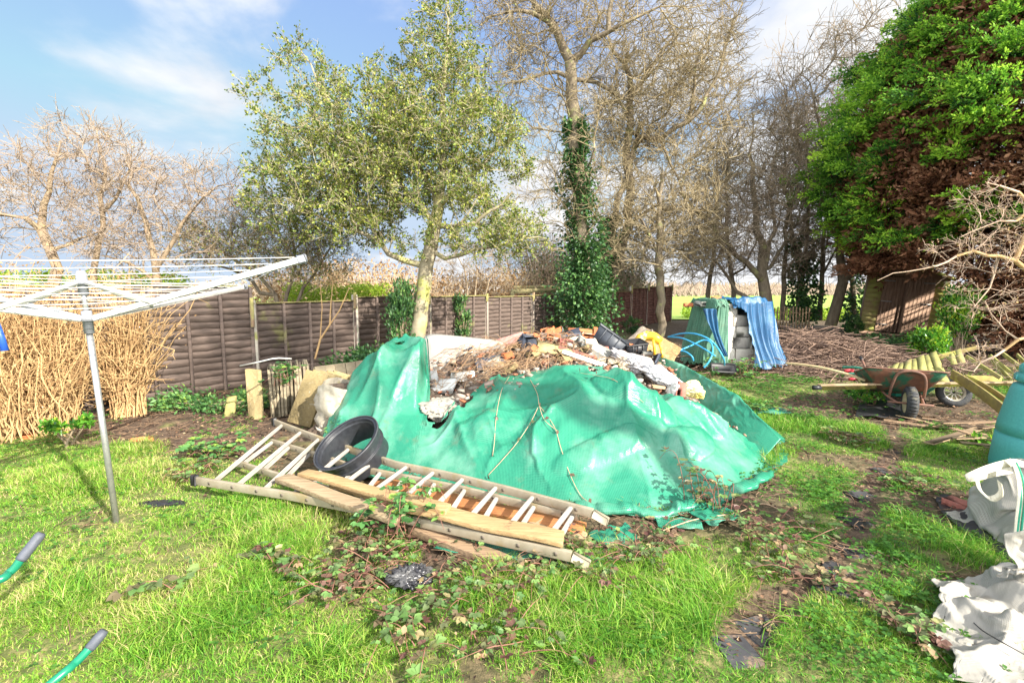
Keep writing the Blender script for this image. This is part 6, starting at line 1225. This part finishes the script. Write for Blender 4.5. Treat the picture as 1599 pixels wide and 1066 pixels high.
bare('twin_stem_tree', 'bare tree with leaning forked trunk behind the ivy clad tree', [
    [(948, 470, 0, .20), (963, 410, 0, .19), (983, 350, 0, .18), (985, 300, 0, .17), (978, 230, 0, .15), (985, 150, 0, .12), (975, 100, 0, .08), (950, 60, 0, .04)], [(930, 470, 0, .15), (945, 400, 0, .13), (962, 330, 0, .12), (985, 250, 0, .10), (1000, 190, .2, .07)],
    [(983, 215, 0, .12), (1030, 218, -.3, .10), (1075, 190, -.5, .08), (1120, 120, -.5, .06), (1140, 50, -.5, .04), (1160, 5, -.5, .02)], [(1075, 190, -.5, .07), (1085, 110, -.6, .05), (1110, 40, -.6, .02)], [(985, 150, 0, .08), (1020, 100, .3, .05), (1050, 60, .4, .03)], [(980, 345, 0, .08), (1010, 330, -.4, .06), (1050, 310, -.6, .03)], [(1030, 218, -.3, .05), (1060, 280, -.5, .04), (1080, 330, -.5, .02)]],
    [(1020, 150, 110, 90, 2.2, 0), (1090, 130, 75, 80, 1.6, 0), (1080, 240, 90, 70, 1.8, 0), (1000, 280, 80, 90, 1.4, -.2), (1060, 360, 80, 70, 1.4, 0), (1130, 60, 35, 70, .9, -.3), (960, 210, 80, 70, 1.4, 0)], 1150, 202, 15.0, twig=TWIGG,
    ivy=[([(932, 480), (945, 400), (958, 340)], [.45, .34, .24], 4200, .12)], tipr=.008, rmin=.006, spray=4, subspray=1, sprayL=.65, wob=.09, seg=.36, lat=.35, droop=.05)
bare('bare_tree', 'straight grey trunk standing before the far red brown fence', [[(1031, 525, 0, .16), (1031, 450, 0, .15), (1029, 400, 0, .13), (1027, 340, 0, .10), (1035, 270, 0, .06)], [(1030, 400, 0, .06), (1010, 360, 0, .05), (990, 330, 0, .03)], [(1029, 390, 0, .05), (1050, 350, 0, .04), (1080, 330, 0, .02)]],
    [(1030, 330, 80, 60, 1.4, 0), (1060, 390, 70, 40, 1.2, 0), (990, 380, 55, 45, 1.0, 0), (1090, 320, 50, 60, 1.0, 0)], 320, 203, 14.0, twig=TWIGG, tipr=.008, rmin=.007, spray=4, subspray=1, sprayL=.55, wob=.10)
bare('bare_tree', 'multi stemmed bare tree standing behind the blue sheeted blocks', [[(1197, 495, 0, .26), (1192, 440, 0, .22), (1190, 400, 0, .17), (1180, 320, 0, .12), (1170, 240, 0, .06)], [(1195, 440, 0, .13), (1150, 400, -.4, .10), (1100, 340, -.6, .07), (1060, 300, -.8, .04)], [(1193, 420, 0, .10), (1210, 360, 0, .07), (1200, 290, 0, .05), (1215, 220, 0, .03)], [(1195, 470, 0, .10), (1150, 455, .2, .08), (1120, 410, .3, .05)], [(1190, 430, 0, .1), (1225, 380, .2, .06), (1250, 330, .4, .03)]],
    [(1150, 330, 90, 80, 1.8, 0), (1200, 250, 75, 80, 1.6, 0), (1110, 380, 75, 60, 1.6, -.3), (1230, 350, 70, 70, 1.5, 0), (1190, 160, 50, 60, 1.2, 0)], 560, 204, 16.5, twig=mat('dark twig', (.38, .30, .21), (.24, .18, .12), 6, .9, 0), tipr=.009, rmin=.007, spray=4, subspray=1, sprayL=.85, wob=.075, seg=.4)
bare('bare_tree', 'smooth forked pale trunk right of the bright field gap', [[(1297, 508, 0, .24), (1308, 470, 0, .22), (1316, 440, 0, .20), (1310, 380, 0, .14), (1300, 300, 0, .10), (1285, 220, 0, .06), (1265, 130, 0, .03)], [(1316, 440, 0, .15), (1335, 420, -.3, .13), (1350, 380, -.5, .10), (1345, 300, -.5, .06), (1330, 200, -.3, .03)], [(1309, 380, 0, .07), (1290, 330, .3, .05), (1250, 260, .4, .03), (1225, 170, .4, .02)]],
    [(1270, 220, 80, 100, 1.8, 0), (1320, 130, 70, 80, 1.6, 0), (1240, 120, 50, 60, 1.2, .3), (1350, 60, 70, 70, 1.6, 0), (1290, 330, 60, 60, 1.4, 0)], 380, 205, 17.0, twig=mat('dark twig', (.2, .2, .2)), tipr=.009, rmin=.007, spray=4, subspray=1, sprayL=.85, wob=.075, seg=.42)
for i, (x0, xt, yt, sd, lb, iv) in enumerate(((1222, 1245, 150, 301, 'slender dark bare tree left of the ivy covered thicket stem', 0), (1245, 1262, 200, 302, 'ivy covered slender tree in the field gap', 1), (1262, 1225, 190, 303, 'leaning thin tree crossing the ivy covered stem', 1), (1335, 1300, 160, 304, 'dark thin tree behind the pale forked trunk', 1), (1150, 1135, 230, 305, 'thin bare tree behind the block stack', 0), (1100, 1120, 200, 306, 'thin bare tree between the far fence and the blocks', 0), (1280, 1310, 120, 307, 'thin bare tree behind the pale forked trunk base', 0))):
    xm = (x0 + xt) / 2 + (8 if i % 2 else -8)
    bare('slender_tree', lb, [[(x0, 500, 0, .12), (x0 + (xm - x0) * .5, 430, 0, .10), (xm, 360, 0, .08), (xt, 280, 0, .05), (xt, yt, 0, .02)], [(x0, 440, 0, .06), (x0 + 30, 380, .2, .04), (x0 + 40, 320, .2, .02)]],
         [(xm, 300, 50, 80, 1.2, 0), (xt, (yt + 260) / 2, 45, 70, 1.1, 0), (x0, 400, 45, 40, 1.0, 0)], 140, sd, 18.5, twig=mat('dark twig', (.2, .2, .2)), ivy=[([(x0, 500), (x0 + 2, 440), (xm, 370)], [.30, .42, .28], 1300, .15)] if iv else None, tipr=.0095, rmin=.0075, spray=4, subspray=1, sprayL=.85, wob=.075, seg=.45, group='slender trees along the field edge')
# --- left bare fruit trees behind the golden hedge
bare('fruit_tree', 'leaning golden bare tree behind the left washing line arm', [[(75, 470, 0, .11), (90, 420, 0, .10), (78, 390, 0, .09), (64, 360, 0, .08), (68, 320, 0, .06), (80, 270, 0, .035), (95, 220, 0, .02)], [(64, 362, 0, .06), (40, 340, -.2, .05), (0, 335, -.4, .035), (-60, 330, -.5, .02)], [(88, 400, 0, .04), (125, 372, .2, .03), (160, 360, .3, .02)]],
     [(60, 270, 60, 55, 1.0, 0), (20, 290, 50, 50, .9, 0), (110, 290, 50, 60, .9, 0), (90, 370, 70, 40, .9, 0), (-60, 330, 60, 60, 1, 0)], 290, 401, 8.2, APPLE, TWIGR, tipr=.0042, rmin=.0036, subspray=1, spray=4, sprayL=.32, wob=.05, seg=.22, leaves=2, leafL=.025, leafW=.02, leaf=BUD, leafname='buds', clump=.1, group='fruit trees behind the hedge')
bare('fruit_tree', 'upright golden bare tree right of the washing line hub', [[(140, 480, 0, .07), (150, 400, 0, .06), (160, 330, 0, .05), (165, 260, 0, .03), (150, 200, 0, .015)], [(158, 340, 0, .035), (190, 290, 0, .03), (205, 240, 0, .015)]],
     [(150, 240, 55, 60, .9, 0), (200, 260, 50, 50, .9, 0), (120, 215, 45, 40, .7, 0), (165, 340, 60, 60, .9, 0)], 280, 402, 8.6, APPLE, TWIGR, tipr=.0042, rmin=.0036, subspray=1, spray=4, sprayL=.34, wob=.05, seg=.22, leaves=2, leafL=.025, leafW=.02, leaf=BUD, leafname='buds', clump=.1, up=.12, group='fruit trees behind the hedge')
bare('fruit_tree', 'spreading bare tree above the washing line arm tip side', [[(243, 480, 0, .09), (243, 420, 0, .07), (232, 370, 0, .06), (215, 310, 0, .04), (195, 250, 0, .02)], [(243, 415, 0, .05), (275, 370, 0, .045), (298, 330, 0, .03), (340, 290, 0, .015)], [(243, 440, 0, .04), (200, 410, 0, .03), (165, 400, 0, .02)]],
     [(230, 300, 60, 50, .9, 0), (300, 300, 50, 50, .9, 0), (345, 290, 40, 50, .7, 0), (270, 370, 80, 50, 1.0, 0), (190, 390, 50, 45, .9, 0)], 320, 403, 8.6, APPLE, TWIGR, tipr=.0042, rmin=.0036, subspray=1, spray=4, sprayL=.33, wob=.05, seg=.22, leaves=2, leafL=.025, leafW=.02, leaf=BUD, leafname='buds', clump=.1, up=.06, group='fruit trees behind the hedge')
# evergreen shrub behind the low fence and its arching stems
bare('arching_shrub', 'arching dark stemmed shrub with sparse green leaves behind the fence corner', [[(440, 500, 0, .06), (430, 460, 0, .05), (400, 425, -.2, .04), (350, 395, -.4, .03), (290, 370, -.6, .02)], [(438, 490, 0, .05), (455, 440, 0, .04), (460, 390, 0, .03), (450, 340, 0, .02)], [(425, 480, 0, .05), (395, 440, .2, .04), (360, 420, .3, .03), (320, 410, .3, .02)], [(450, 490, 0, .05), (490, 430, .2, .035), (520, 380, .3, .02)]],
     [(340, 385, 85, 32, .9, -.2), (430, 390, 70, 50, 1.0, 0), (500, 400, 55, 55, 1.0, 0), (300, 360, 45, 25, .6, -.3), (400, 340, 50, 35, .8, 0)], 600, 404, 9.6, BARK, TWIGG, tipr=.0038, rmin=.003, spray=5, sprayL=.28, wob=.05, leaves=9, leafL=.045, leafW=.026, leaf=HOL, clump=.22, group='shrubs behind the fence')
bare('bare_shrub', 'pale twiggy shrub rising above the middle fence posts', [[(735, 480, 0, .03), (725, 420, 0, .02), (705, 380, 0, .012)], [(740, 480, 0, .03), (745, 430, 0, .02), (740, 380, 0, .012)], [(755, 480, 0, .03), (765, 430, 0, .02), (790, 400, 0, .012)]], [(740, 400, 60, 45, .7, 0)], 130, 405, 12.8, TWIG, TWIG, tipr=.004, rmin=.0034, spray=4, sprayL=.35, wob=.04, group='shrubs behind the fence')
bare('leaning_sapling', 'thin pale sapling leaning against the low fence', [[(492, 560, 0, .02), (500, 530, 0, .02), (515, 507, 0, .018), (530, 485, 0, .012), (545, 450, 0, .006)], [(515, 507, 0, .012), (517, 470, 0, .010), (520, 440, 0, .006)], [(504, 520, 0, .012), (503, 480, 0, .009), (500, 440, 0, .006)]], [(520, 440, 22, 18, .2, 0)], 14, 406, 7.3, BARKG, BARKG, tipr=.003, spray=3, sprayL=.15, thr=.001, minz=1.0, group='shrubs behind the fence')
# --- conifer
def build_conifer():
    rng = np.random.RandomState(500); c = np.array([13.5, 12.6, 0]); Ht = 12.5
    root = thing('conifer_tree', 'big dense conifer with lime green sprays and brown dead patches', 'tree', c); BRB = mat('conifer bark', (.22, .12, .08), (.12, .07, .05), 9, .9, .5)
    MB().tube([c + [0, 0, -.1], c + [.1, 0, 4], c + [0, .1, 9], c + [0, 0, 12]], [.38, .3, .16, .04], 12).build('trunk', BRB, root, smooth=True)
    def rad_at(z): return np.interp(z, [0.6, 1.7, 2.5, 3.0, 4.4, 6.0, 8.0, 10.0, 12.5], [3.6, 3.8, 3.9, 4.3, 4.65, 4.3, 3.3, 2.0, .3])
    # limbs
    n = 420; z = rng.uniform(3.3, 11, n); a = rng.uniform(0, 6.3, n); r = rad_at(z) * rng.uniform(.7, .98, n); t = np.linspace(0, 1, 6)[None]
    P = np.stack([c[0] + np.cos(a)[:, None] * r[:, None] * t, c[1] + np.sin(a)[:, None] * r[:, None] * t, z[:, None] - .5 + .8 * t ** 1.5 + rng.normal(size=(n, 6)) * .03], -1); V, F = tubes(P, np.linspace(.045, .01, 6)[None] + np.zeros((n, 1)), 5); fast('branches', V, F, BRB, root)
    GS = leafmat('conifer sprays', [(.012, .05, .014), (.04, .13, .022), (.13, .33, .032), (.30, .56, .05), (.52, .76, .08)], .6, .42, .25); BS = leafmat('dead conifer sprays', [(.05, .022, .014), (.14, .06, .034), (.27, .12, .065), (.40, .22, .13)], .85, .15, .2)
    # clumps
    n = 2700; z = rng.uniform(.5, 12.3, n); a = rng.uniform(0, 2 * math.pi, n); lift = (c[0] + np.cos(a) * rad_at(z) < .95 * (c[1] + np.sin(a) * rad_at(z))) & (z < 2.05); keep = (((a > 1.7) & (a < 5.6)) | (rng.uniform(size=n) < .3)) & ~lift; z, a = z[keep], a[keep]; n = len(z)
    bulge = 1 + .22 * (vn(a * 2.6 + 20, z * .9, 501) - .5) + .30 * (vn(a * 7 + 20, z * 2.0, 502) - .5); R_ = rad_at(z) * bulge; dead = fbm(a * 2.6 + 30, z * .75 + 3, 503, 3)
    brown = ((dead > .69) | (z < 2.75 + .5 * sst(3.45, 4.15, a) + 1.2 * (vn(a * 3 + 10, z * 0, 504) - .2)) ); R_ = R_ + rng.uniform(-.45, .25, n); C = np.stack([c[0] + np.cos(a) * R_, c[1] + np.sin(a) * R_, z], 1); outd = np.stack([np.cos(a), np.sin(a), 0 * a + .18], 1)
    def sprays(C, outd, k, s, m, name, sz, cb=0., flat=.5):
        n = len(C); cr = s * rng.uniform(.6, 1.25, n); m_ = n * k; ci = np.repeat(np.arange(n), k)
        # each clump: fans of fronds pointing outwards
        fr = 9; fi = rng.randint(0, fr, m_); fd = unit(outd[:, None] * 1.2 + rng.normal(size=(n, fr, 3)) * [.75, .75, .32] + [0, 0, .12]); dd = fd[ci, fi]; t = rng.uniform(0, 1, m_) ** .7
        pl = unit(np.cross(dd, rng.normal(size=(n, fr, 3))[ci, fi])); off = rng.normal(size=m_) * .17 * (1.1 - t); pos = C[ci] - outd[ci] * .2 + dd * (t * cr[ci])[:, None] + pl * (off * cr[ci])[:, None] - [0, 0, 1] * (.10 * t ** 2)[:, None]
        ld = unit(dd + pl * np.sign(off)[:, None] * .8 + rng.normal(size=(m_, 3)) * .25); V, F, q = leafset(pos, ld, sz * rng.uniform(.6, 1.3, m_), sz * .42, rng, .12)
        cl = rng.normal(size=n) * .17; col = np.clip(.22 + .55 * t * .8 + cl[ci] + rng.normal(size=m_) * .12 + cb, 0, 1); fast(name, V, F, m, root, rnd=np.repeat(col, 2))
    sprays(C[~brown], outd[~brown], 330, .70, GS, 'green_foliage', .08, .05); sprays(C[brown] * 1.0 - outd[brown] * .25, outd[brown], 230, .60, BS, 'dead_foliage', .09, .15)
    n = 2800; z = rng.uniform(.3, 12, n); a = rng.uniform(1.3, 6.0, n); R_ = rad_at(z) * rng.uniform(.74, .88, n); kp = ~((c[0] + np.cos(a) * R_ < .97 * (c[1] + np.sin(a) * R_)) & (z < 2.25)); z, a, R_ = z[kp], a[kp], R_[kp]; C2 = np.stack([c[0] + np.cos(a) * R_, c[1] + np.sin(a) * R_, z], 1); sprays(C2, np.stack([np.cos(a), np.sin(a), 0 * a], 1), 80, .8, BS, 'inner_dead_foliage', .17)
build_conifer()
# --- evergreen bushes by the shed
YEL = leafmat('spotted laurel', [(.03, .12, .02), (.08, .26, .03), (.18, .42, .04), (.50, .60, .05)], .3, .3, .5)
def bush(name, label, px, py, Y, rx, rz, n, m, seed, size=.09, ry=None, cat='shrub', stems=30, grp='shrubs in the garden', base=None):
    rng = np.random.RandomState(seed); c = D(px, py, Y); root = thing(name, label, cat, (c[0], c[1], 0), grp); k = max(8, n // 60); ry = ry or rx
    tips = c + rsph(rng, k) * rng.uniform(.3, 1, (k, 1)) ** .5 * [rx, ry, rz]; tips[:, 2] = np.maximum(tips[:, 2], .05); b = np.array([c[0], c[1], 0]) + rng.normal(size=(k, 3)) * [rx * .2, ry * .2, 0]; t = np.linspace(0, 1, 5)[None, :, None]
    P = b[:, None] * (1 - t) + tips[:, None] * t; P[..., 2] += (t[..., 0] * (1 - t[..., 0])) * .3 * rz; V, F = tubes(P, np.linspace(.014, .004, 5)[None] + np.zeros((k, 1)), 4); fast('stems', V, F, TWIG, root)
    i = rng.randint(0, k, n); pos = tips[i] + rng.normal(size=(n, 3)) * .13 * (rx + rz) * .5 * 1.1; pos[:, 2] = np.maximum(pos[:, 2], .03); dd = unit(pos - b[i] + rsph(rng, n) * .5); cl = rng.normal(size=k) * .18
    V, F, q = leafset(pos, dd, size * rng.uniform(.6, 1.2, n), size * .45, rng, .2); fast('leaves', V, F, m, root, rnd=np.repeat(np.clip(.5 + cl[i] + rng.normal(size=n) * .2, 0, 1), 2)); return root
bush('laurel_bush', 'bright green laurel bush with yellow leaves before the shed', 1450, 540, 9.6, .30, .34, 3000, YEL, 601, .085)
bush('laurel_bush', 'taller laurel bush at the right side of the shed doors', 1497, 490, 11.0, .32, .62, 3600, YEL, 602, .095)
bush('laurel_bush', 'dark leaved low bush at the foot of the shed', 1400, 540, 12.5, .8, .22, 2600, IVY, 603, .09)
bush('laurel_bush', 'small dark bush left of the shed wall', 1330, 506, 15.5, .25, .3, 900, IVY, 604, .12)
bush('weed_clump', 'leafy weed clump in the grass left of the batten bundle end', 1350, 615, 6.5, .28, .07, 900, YEL, 605, .05)
bush('dock_plant', 'green dock leaves at the foot of the compost bin', 1545, 712, 4.6, .18, .08, 420, YEL, 606, .09)
bush('green_seedlings', 'bright green low leaves at the foot of the golden hedge', 105, 662, 4.75, .22, .05, 420, YEL, 607, .06)
bush('ivy_mound', 'ivy trailing along the ground below the tall fence', 330, 632, 6.2, .9, .12, 1800, BRG, 608, .07, .25)
bush('ivy_mound', 'ivy heap covering the stone edge behind the slab stack', 600, 566, 7.3, .9, .12, 3000, IVY, 609, .075, .4)
bush('ivy_column', 'ivy column climbing the fence left of the holly trunk', 626, 500, 8.6, .17, .75, 3200, IVY, 610, .075)
bush('ivy_column', 'thin ivy climbing the fence right of the holly trunk', 722, 500, 11.3, .14, .62, 1100, IVY, 611, .08)
bush('ivy_column', 'ivy patch on the far red brown fence', 985, 512, 16.3, .25, .4, 700, IVY, 612, .10)
bush('ivy_column', 'ivy strand hanging over the mossy fence panel', 878, 490, 14.2, .18, .55, 900, IVY, 613, .09)
# sycamore-like bare twigs entering from the right
def right_twigs():
    rng = np.random.RandomState(700); Y = 4.6
    L = [[P3(1680, 470, Y, .03), P3(1599, 418, Y, .022), P3(1560, 400, Y, .018), P3(1520, 392, Y, .014), P3(1440, 420, Y, .008), P3(1370, 438, Y, .004)], [P3(1640, 330, Y, .02), P3(1590, 300, Y, .014), P3(1560, 290, Y, .010), P3(1540, 285, Y, .006)], [P3(1560, 400, Y, .012), P3(1545, 450, Y, .009), P3(1520, 480, Y, .005)], [P3(1640, 520, Y, .02), P3(1590, 530, Y, .014), P3(1520, 580, Y, .008), P3(1500, 575, Y, .005)], [P3(1610, 350, Y, .015), P3(1560, 345, Y, .010), P3(1500, 370, Y, .006)]]
    k = Y / FPX; E = [(*D(1560, 310, Y), 50 * k, .5, 30 * k), (*D(1520, 400, Y), 80 * k, .5, 40 * k), (*D(1590, 350, Y), 50 * k, .5, 60 * k), (*D(1560, 470, Y), 60 * k, .4, 40 * k), (*D(1560, 560, Y), 60 * k, .4, 30 * k)]
    tree('bare_shrub', 'pale bare twigs of a budding shrub reaching in from the right edge', 'shrub', L, ellpts(rng, 150, E), rng, BARKG, mat('pale pink twig', (.62, .46, .34), (.44, .31, .22), 8, .8, 0), BUD, tipr=.0024, rmin=.0016, spray=3, sprayL=.16, leaves=4, leafL=.018, leafW=.015, leafname='buds', clump=.08, thr=.012, wob=.03, seg=.12)
right_twigs()
# --- hedges
def stems_hedge(name, label, A, B, h, th, n, m, seed, r=(.003, .011), lean=.35, leaves=0, lm=None, lsz=.05, cat='hedge', zb=0, parts=None):
    rng = np.random.RandomState(seed); A = np.asarray(A, float); B = np.asarray(B, float); t = rng.uniform(0, 1, n); c = A + (B - A) * t[:, None]; nn = unit(np.array([-(B - A)[1], (B - A)[0]])); c = c + nn * rng.normal(size=(n, 1)) * th * .45
    root = thing(name, label, cat, ((A[0] + B[0]) / 2, (A[1] + B[1]) / 2, zb)); k = 8; s = np.linspace(0, 1, k)[None]; H = h * rng.uniform(.45, 1.08, n)[:, None] * (.85 + .3 * vn(t * 6, 0 * t, seed))[:, None]; dx = rng.normal(size=(n, 1)) * lean; dy = rng.normal(size=(n, 1)) * lean * .6
    P = np.stack([c[:, :1] + dx * s ** 1.5 * h + rng.normal(size=(n, k)) * .018 * h, c[:, 1:] + dy * s ** 1.5 * h + rng.normal(size=(n, k)) * .015 * h, zb + H * s], -1); rr = rng.uniform(r[0], r[1], (n, 1)) ; V, F = tubes(P, rr * np.linspace(1, .35, k)[None], 4)
    m2 = n * 4; i = rng.randint(0, n, m2); j = rng.randint(2, k, m2); B0 = P[i, j]; d = rsph(rng, m2) * [1, 1, .6] + [0, 0, .2]; L_ = h * .22 * rng.uniform(.3, 1.2, m2)[:, None]; P2 = np.stack([B0, B0 + d * L_ * .5 + rng.normal(size=(m2, 3)) * .015 * h, B0 + d * L_], 1); V2, F2 = tubes(P2, np.array([[1, .8, .5]]) * r[0] + np.zeros((m2, 1)), 3)
    V, F = merge([(V, F), (V2, F2)]); fast('stems', V, F, m, root)
    if leaves:
        i = rng.randint(0, m2, leaves); pos = P2[i, 2] + rng.normal(size=(leaves, 3)) * .05 * h; V, F, q = leafset(pos, rsph(rng, leaves), lsz * rng.uniform(.6, 1.2, leaves), lsz * .5, rng); fast('leaves', V, F, lm, root, rnd=np.repeat(rng.uniform(0, 1, q), 2))
    return root
GOLD = mat('golden hedge stem', (.62, .42, .20), (.36, .22, .10), 4, .85, 0); DRYL = leafmat('dry hedge leaves', [(.25, .13, .06), (.42, .25, .11), (.60, .42, .2)], .8, .25)
stems_hedge('golden_hedge', 'dense golden leafless hedge of upright stems at the left', (-6.6, 4.2), (-5.05, 5.5), 1.55, .50, 1500, GOLD, 801, (.003, .012), .16, 9000, DRYL, .045)
stems_hedge('golden_hedge', 'vase shaped clump of golden stems beside the tall fence', (-4.85, 5.75), (-4.65, 5.95), 1.5, .14, 190, GOLD, 802, (.005, .016), .22, 700, DRYL, .04)
stems_hedge('far_hedge', 'tan leafless hedge beyond the low fence', (-7, 13.5), (.5, 17.5), 1.9, 1.0, 1300, mat('tan hedge stem', (.70, .55, .36), (.50, .37, .23), 3, .9, 0), 803, (.008, .02), .18, 12000, DRYL, .12)
stems_hedge('far_hedge', 'brown twiggy hedge behind the ivy tree and middle fence', (.5, 18.5), (5.5, 23), 3.4, 1.2, 1300, mat('brown hedge stem', (.46, .36, .25), (.33, .24, .16), 3, .9, 0), 804, (.008, .022), .2, 9000, leafmat('olive leaves', [(.06, .1, .04), (.14, .18, .07), (.3, .28, .13)], .6, .2), .14)
stems_hedge('far_hedge', 'distant brown hedgerow across the bright field', (-60, 90), (160, 150), 2.2, 3.0, 1200, mat('brown hedge stem', (.4, .3, .2)), 805, (.10, .25), .3)
LIME = leafmat('lime hedge leaves', [(.20, .34, .03), (.36, .52, .04), (.52, .66, .07)], .5, .4)
def box_hedge(label, A, B, z0, h, th, n, seed, m=LIME, sz=.07, name='clipped_hedge', grp='lime green hedges'):
    rng = np.random.RandomState(seed); A = np.array([*A, 0.]); B = np.array([*B, 0.]); t = rng.uniform(0, 1, n); nn = unit(np.array([-(B - A)[1], (B - A)[0], 0])); pos = A + (B - A) * t[:, None] + nn * rng.uniform(-.5, .5, (n, 1)) * th; pos[:, 2] = rng.uniform(z0, h, n) * (.93 + .12 * vn(t * 20, 0 * t, seed))
    V, F, q = leafset(pos, rsph(rng, n) + [0, 0, .4], sz * rng.uniform(.6, 1.3, n), sz * .55, rng); o = fast(name, V, F, m, rnd=np.repeat(rng.uniform(0, 1, q), 2)); return tag(o, label, 'hedge', grp)
box_hedge('clipped lime green hedge top seen behind the washing line', (-12, 8.2), (-6.4, 9.6), .1, 1.84, .9, 26000, 811)
box_hedge('lime green hedge glowing behind the arching shrub', (-5.2, 11.2), (-3.3, 12.6), .1, 1.62, .9, 14000, 812)
box_hedge('yellow green undergrowth at the field edge behind the shed', (8.5, 24), (16, 22.5), .0, .5, 1.5, 5000, 813, LIME, .12, 'field_edge_hedge')
# distant wood as one mass
rng = np.random.RandomState(820); n = 9000; x = rng.uniform(-70, 130, n); y = 62 + rng.uniform(0, 25, n) + .3 * x * (x > 0); z0 = 0; hh = 1.4 + 1.0 * vn(x * .12, 0 * x, 3) + .6 * vn(x * .5, 0 * x, 4)
P = np.stack([np.stack([x, y, 0 * x], -1), np.stack([x + rng.normal(size=n) * .8, y, hh * rng.uniform(.3, 1, n)], -1)], 1); V, F = tubes(P, np.array([[.11, .03]]) + np.zeros((n, 1)), 3)
tag(fast('far_wood', V, F, mat('far wood', (.34, .26, .20), (.24, .18, .14), .3, .95, 0)), 'distant brown winter wood beyond the garden', 'wood', None, 'stuff')
# --- neighbour's pergola and pale building
def neighbour():
    MW = mat('mossy pergola wood', (.46, .42, .20), (.34, .28, .14), 5, .9, .3); root = thing('pergola', 'mossy wooden pergola beam beyond the middle fence', 'pergola', D(830, 455, 16))
    a, b = D(800, 455, 15.5), D(895, 452, 17.5); MB().bar(a, b, .12, .14).build('beam', MW, root); a2, b2 = D(803, 449, 16.5), D(885, 448, 18.2); MB().bar(a2, b2, .10, .12).build('beam', MW, root)
    for p in (a, b): MB().box((p[0], p[1], p[2] / 2), (.12, .12, p[2]), None, .008).build('post', MW, root)
    root = thing('outbuilding', 'pale low outbuilding with white roof edge behind the middle fence', 'building', (-1.5, 24, 0)); wm = mat('cream render', (.72, .60, .44), (.64, .52, .38), 3, .9, .2)
    MB().box((-1.2, 25, .65), (7.5, 4, 1.3)).build('wall', wm, root); MB().box((-1.2, 24.9, 1.36), (8.0, 4.5, .12), Rx(rad(3))).build('roof', mat('white roof', (.80, .76, .68), (.7, .66, .58), 5, .7, .1), root)
    for x in (-3.2, -.8, 1.2): 
        w = MB().box((x, 22.985, .75), (.9, .03, .6)).build('window', WHITEP, root); MB().box((x, 22.962, .75), (.78, .02, .48)).build('pane', mat('pane', (.10, .13, .16), None, 2, .1, 0), w)
neighbour()
# chestnut palings at the far gap
root = thing('paling_fence', 'low weathered paling fence in the gap behind the blue sheeting', 'fence', (8.3, 18.2, 0), 'garden fences'); s = MB()
for i in range(34):
    p = np.array([7.0 + i * .10, 17.4 - i * .02, 0]); o = MB().box(p + [0, 0, .42 + rs.uniform(-.04, .04)], (.045, .02, .86), Rz(rs.uniform(-.2, .2)) @ Ry(rs.uniform(-.05, .05)), .003, .003).build('paling', OLDW, root)
for z in (.25, .65): MB().bar((7.0, 17.43, z), (10.4, 16.75, z), .02, .03).build('rail', OLDW, root)
# --- wood pigeon on a branch
def pigeon():
    c = D(940, 126, 13.5); root = thing('pigeon', 'grey pigeon perched on a branch between the tall trees', 'bird', c); G1 = mat('pigeon grey', (.30, .31, .35), (.22, .22, .26), 15, .8, .1)
    R = Ry(rad(8)); prof = [(-.20, .012, .0), (-.14, .03, .0), (-.07, .06, .0), (0, .078, .005), (.06, .070, .012), (.10, .046, .03), (.125, .034, .055), (.15, .034, .075), (.175, .022, .078), (.19, .004, .074)]
    n = 16; V = []; 
    for x, r, z in prof:
        a = np.arange(n) / n * 6.2832; V.append(np.stack([np.full(n, x), r * .85 * np.cos(a), z + r * np.sin(a)], 1))
    V = np.concatenate(V) @ R.T + c + [0, 0, .09]; k = len(prof); F = [[i * n + j, i * n + (j + 1) % n, (i + 1) * n + (j + 1) % n, (i + 1) * n + j] for i in range(k - 1) for j in range(n)] + [list(range(n))[::-1], [(k - 1) * n + j for j in range(n)]]
    MB().add(V, F).build('body', G1, root, smooth=True)
    MB().box(c + [-.24, 0, .075], (.14, .06, .012), Ry(rad(6)), .003).build('tail', mat('pigeon tail', (.14, .14, .17), None, 15, .8, .1), root)
    for sy in (-1, 1): MB().prism([(-.20, .0), (-.05, .05), (.07, .03), (.05, -.03), (-.08, -.02)], .014, R, c + [0, sy * .068, .10]).build('wing', mat('pigeon wing', (.24, .24, .28), None, 15, .8, .1), root, bevel=.004); MB().tube([c + [.0, sy * .02, .04], c + [.0, sy * .02, -.01]], .006, 6).build('leg', mat('pigeon leg', (.5, .2, .18), None, 15, .8, .1), root)
    MB().tube([c + [.185, 0, .135], c + [.212, 0, .128]], [.007, .002], 6).build('beak', mat('beak', (.6, .4, .15), None, 15, .6, .1), root)
pigeon()

# unseen bare tree added right of the camera to dapple left fence and slabs
def shade_tree():
    rng = np.random.RandomState(910); b = np.array([7.4, -1.6, 0]); L_ = [[(*b, .24), (*(b + [.1, .1, 4]), .19), (*(b + [0, 0, 7.5]), .13), (*(b + [-.2, .3, 10]), .05)], [(*(b + [.05, 0, 6.0]), .1), (*(b + [-1.2, .8, 8.5]), .05)], [(*(b + [.05, 0, 6.5]), .1), (*(b + [.9, -.8, 9]), .05)]]
    tg = ellpts(rng, 240, [(b[0], b[1], 9.2, 2.0, 2.0, 1.7), (b[0] - 1.2, b[1] + .9, 8.6, 1.3, 1.3, 1.1)])
    tree('bare_tree', 'unseen tall bare tree added right of the lawn to shade the fence', 'tree', L_, tg, rng, BARK, TWIG, tipr=.009, rmin=.008, spray=5, subspray=1, sprayL=.6, wob=.07, seg=.35)
shade_tree()
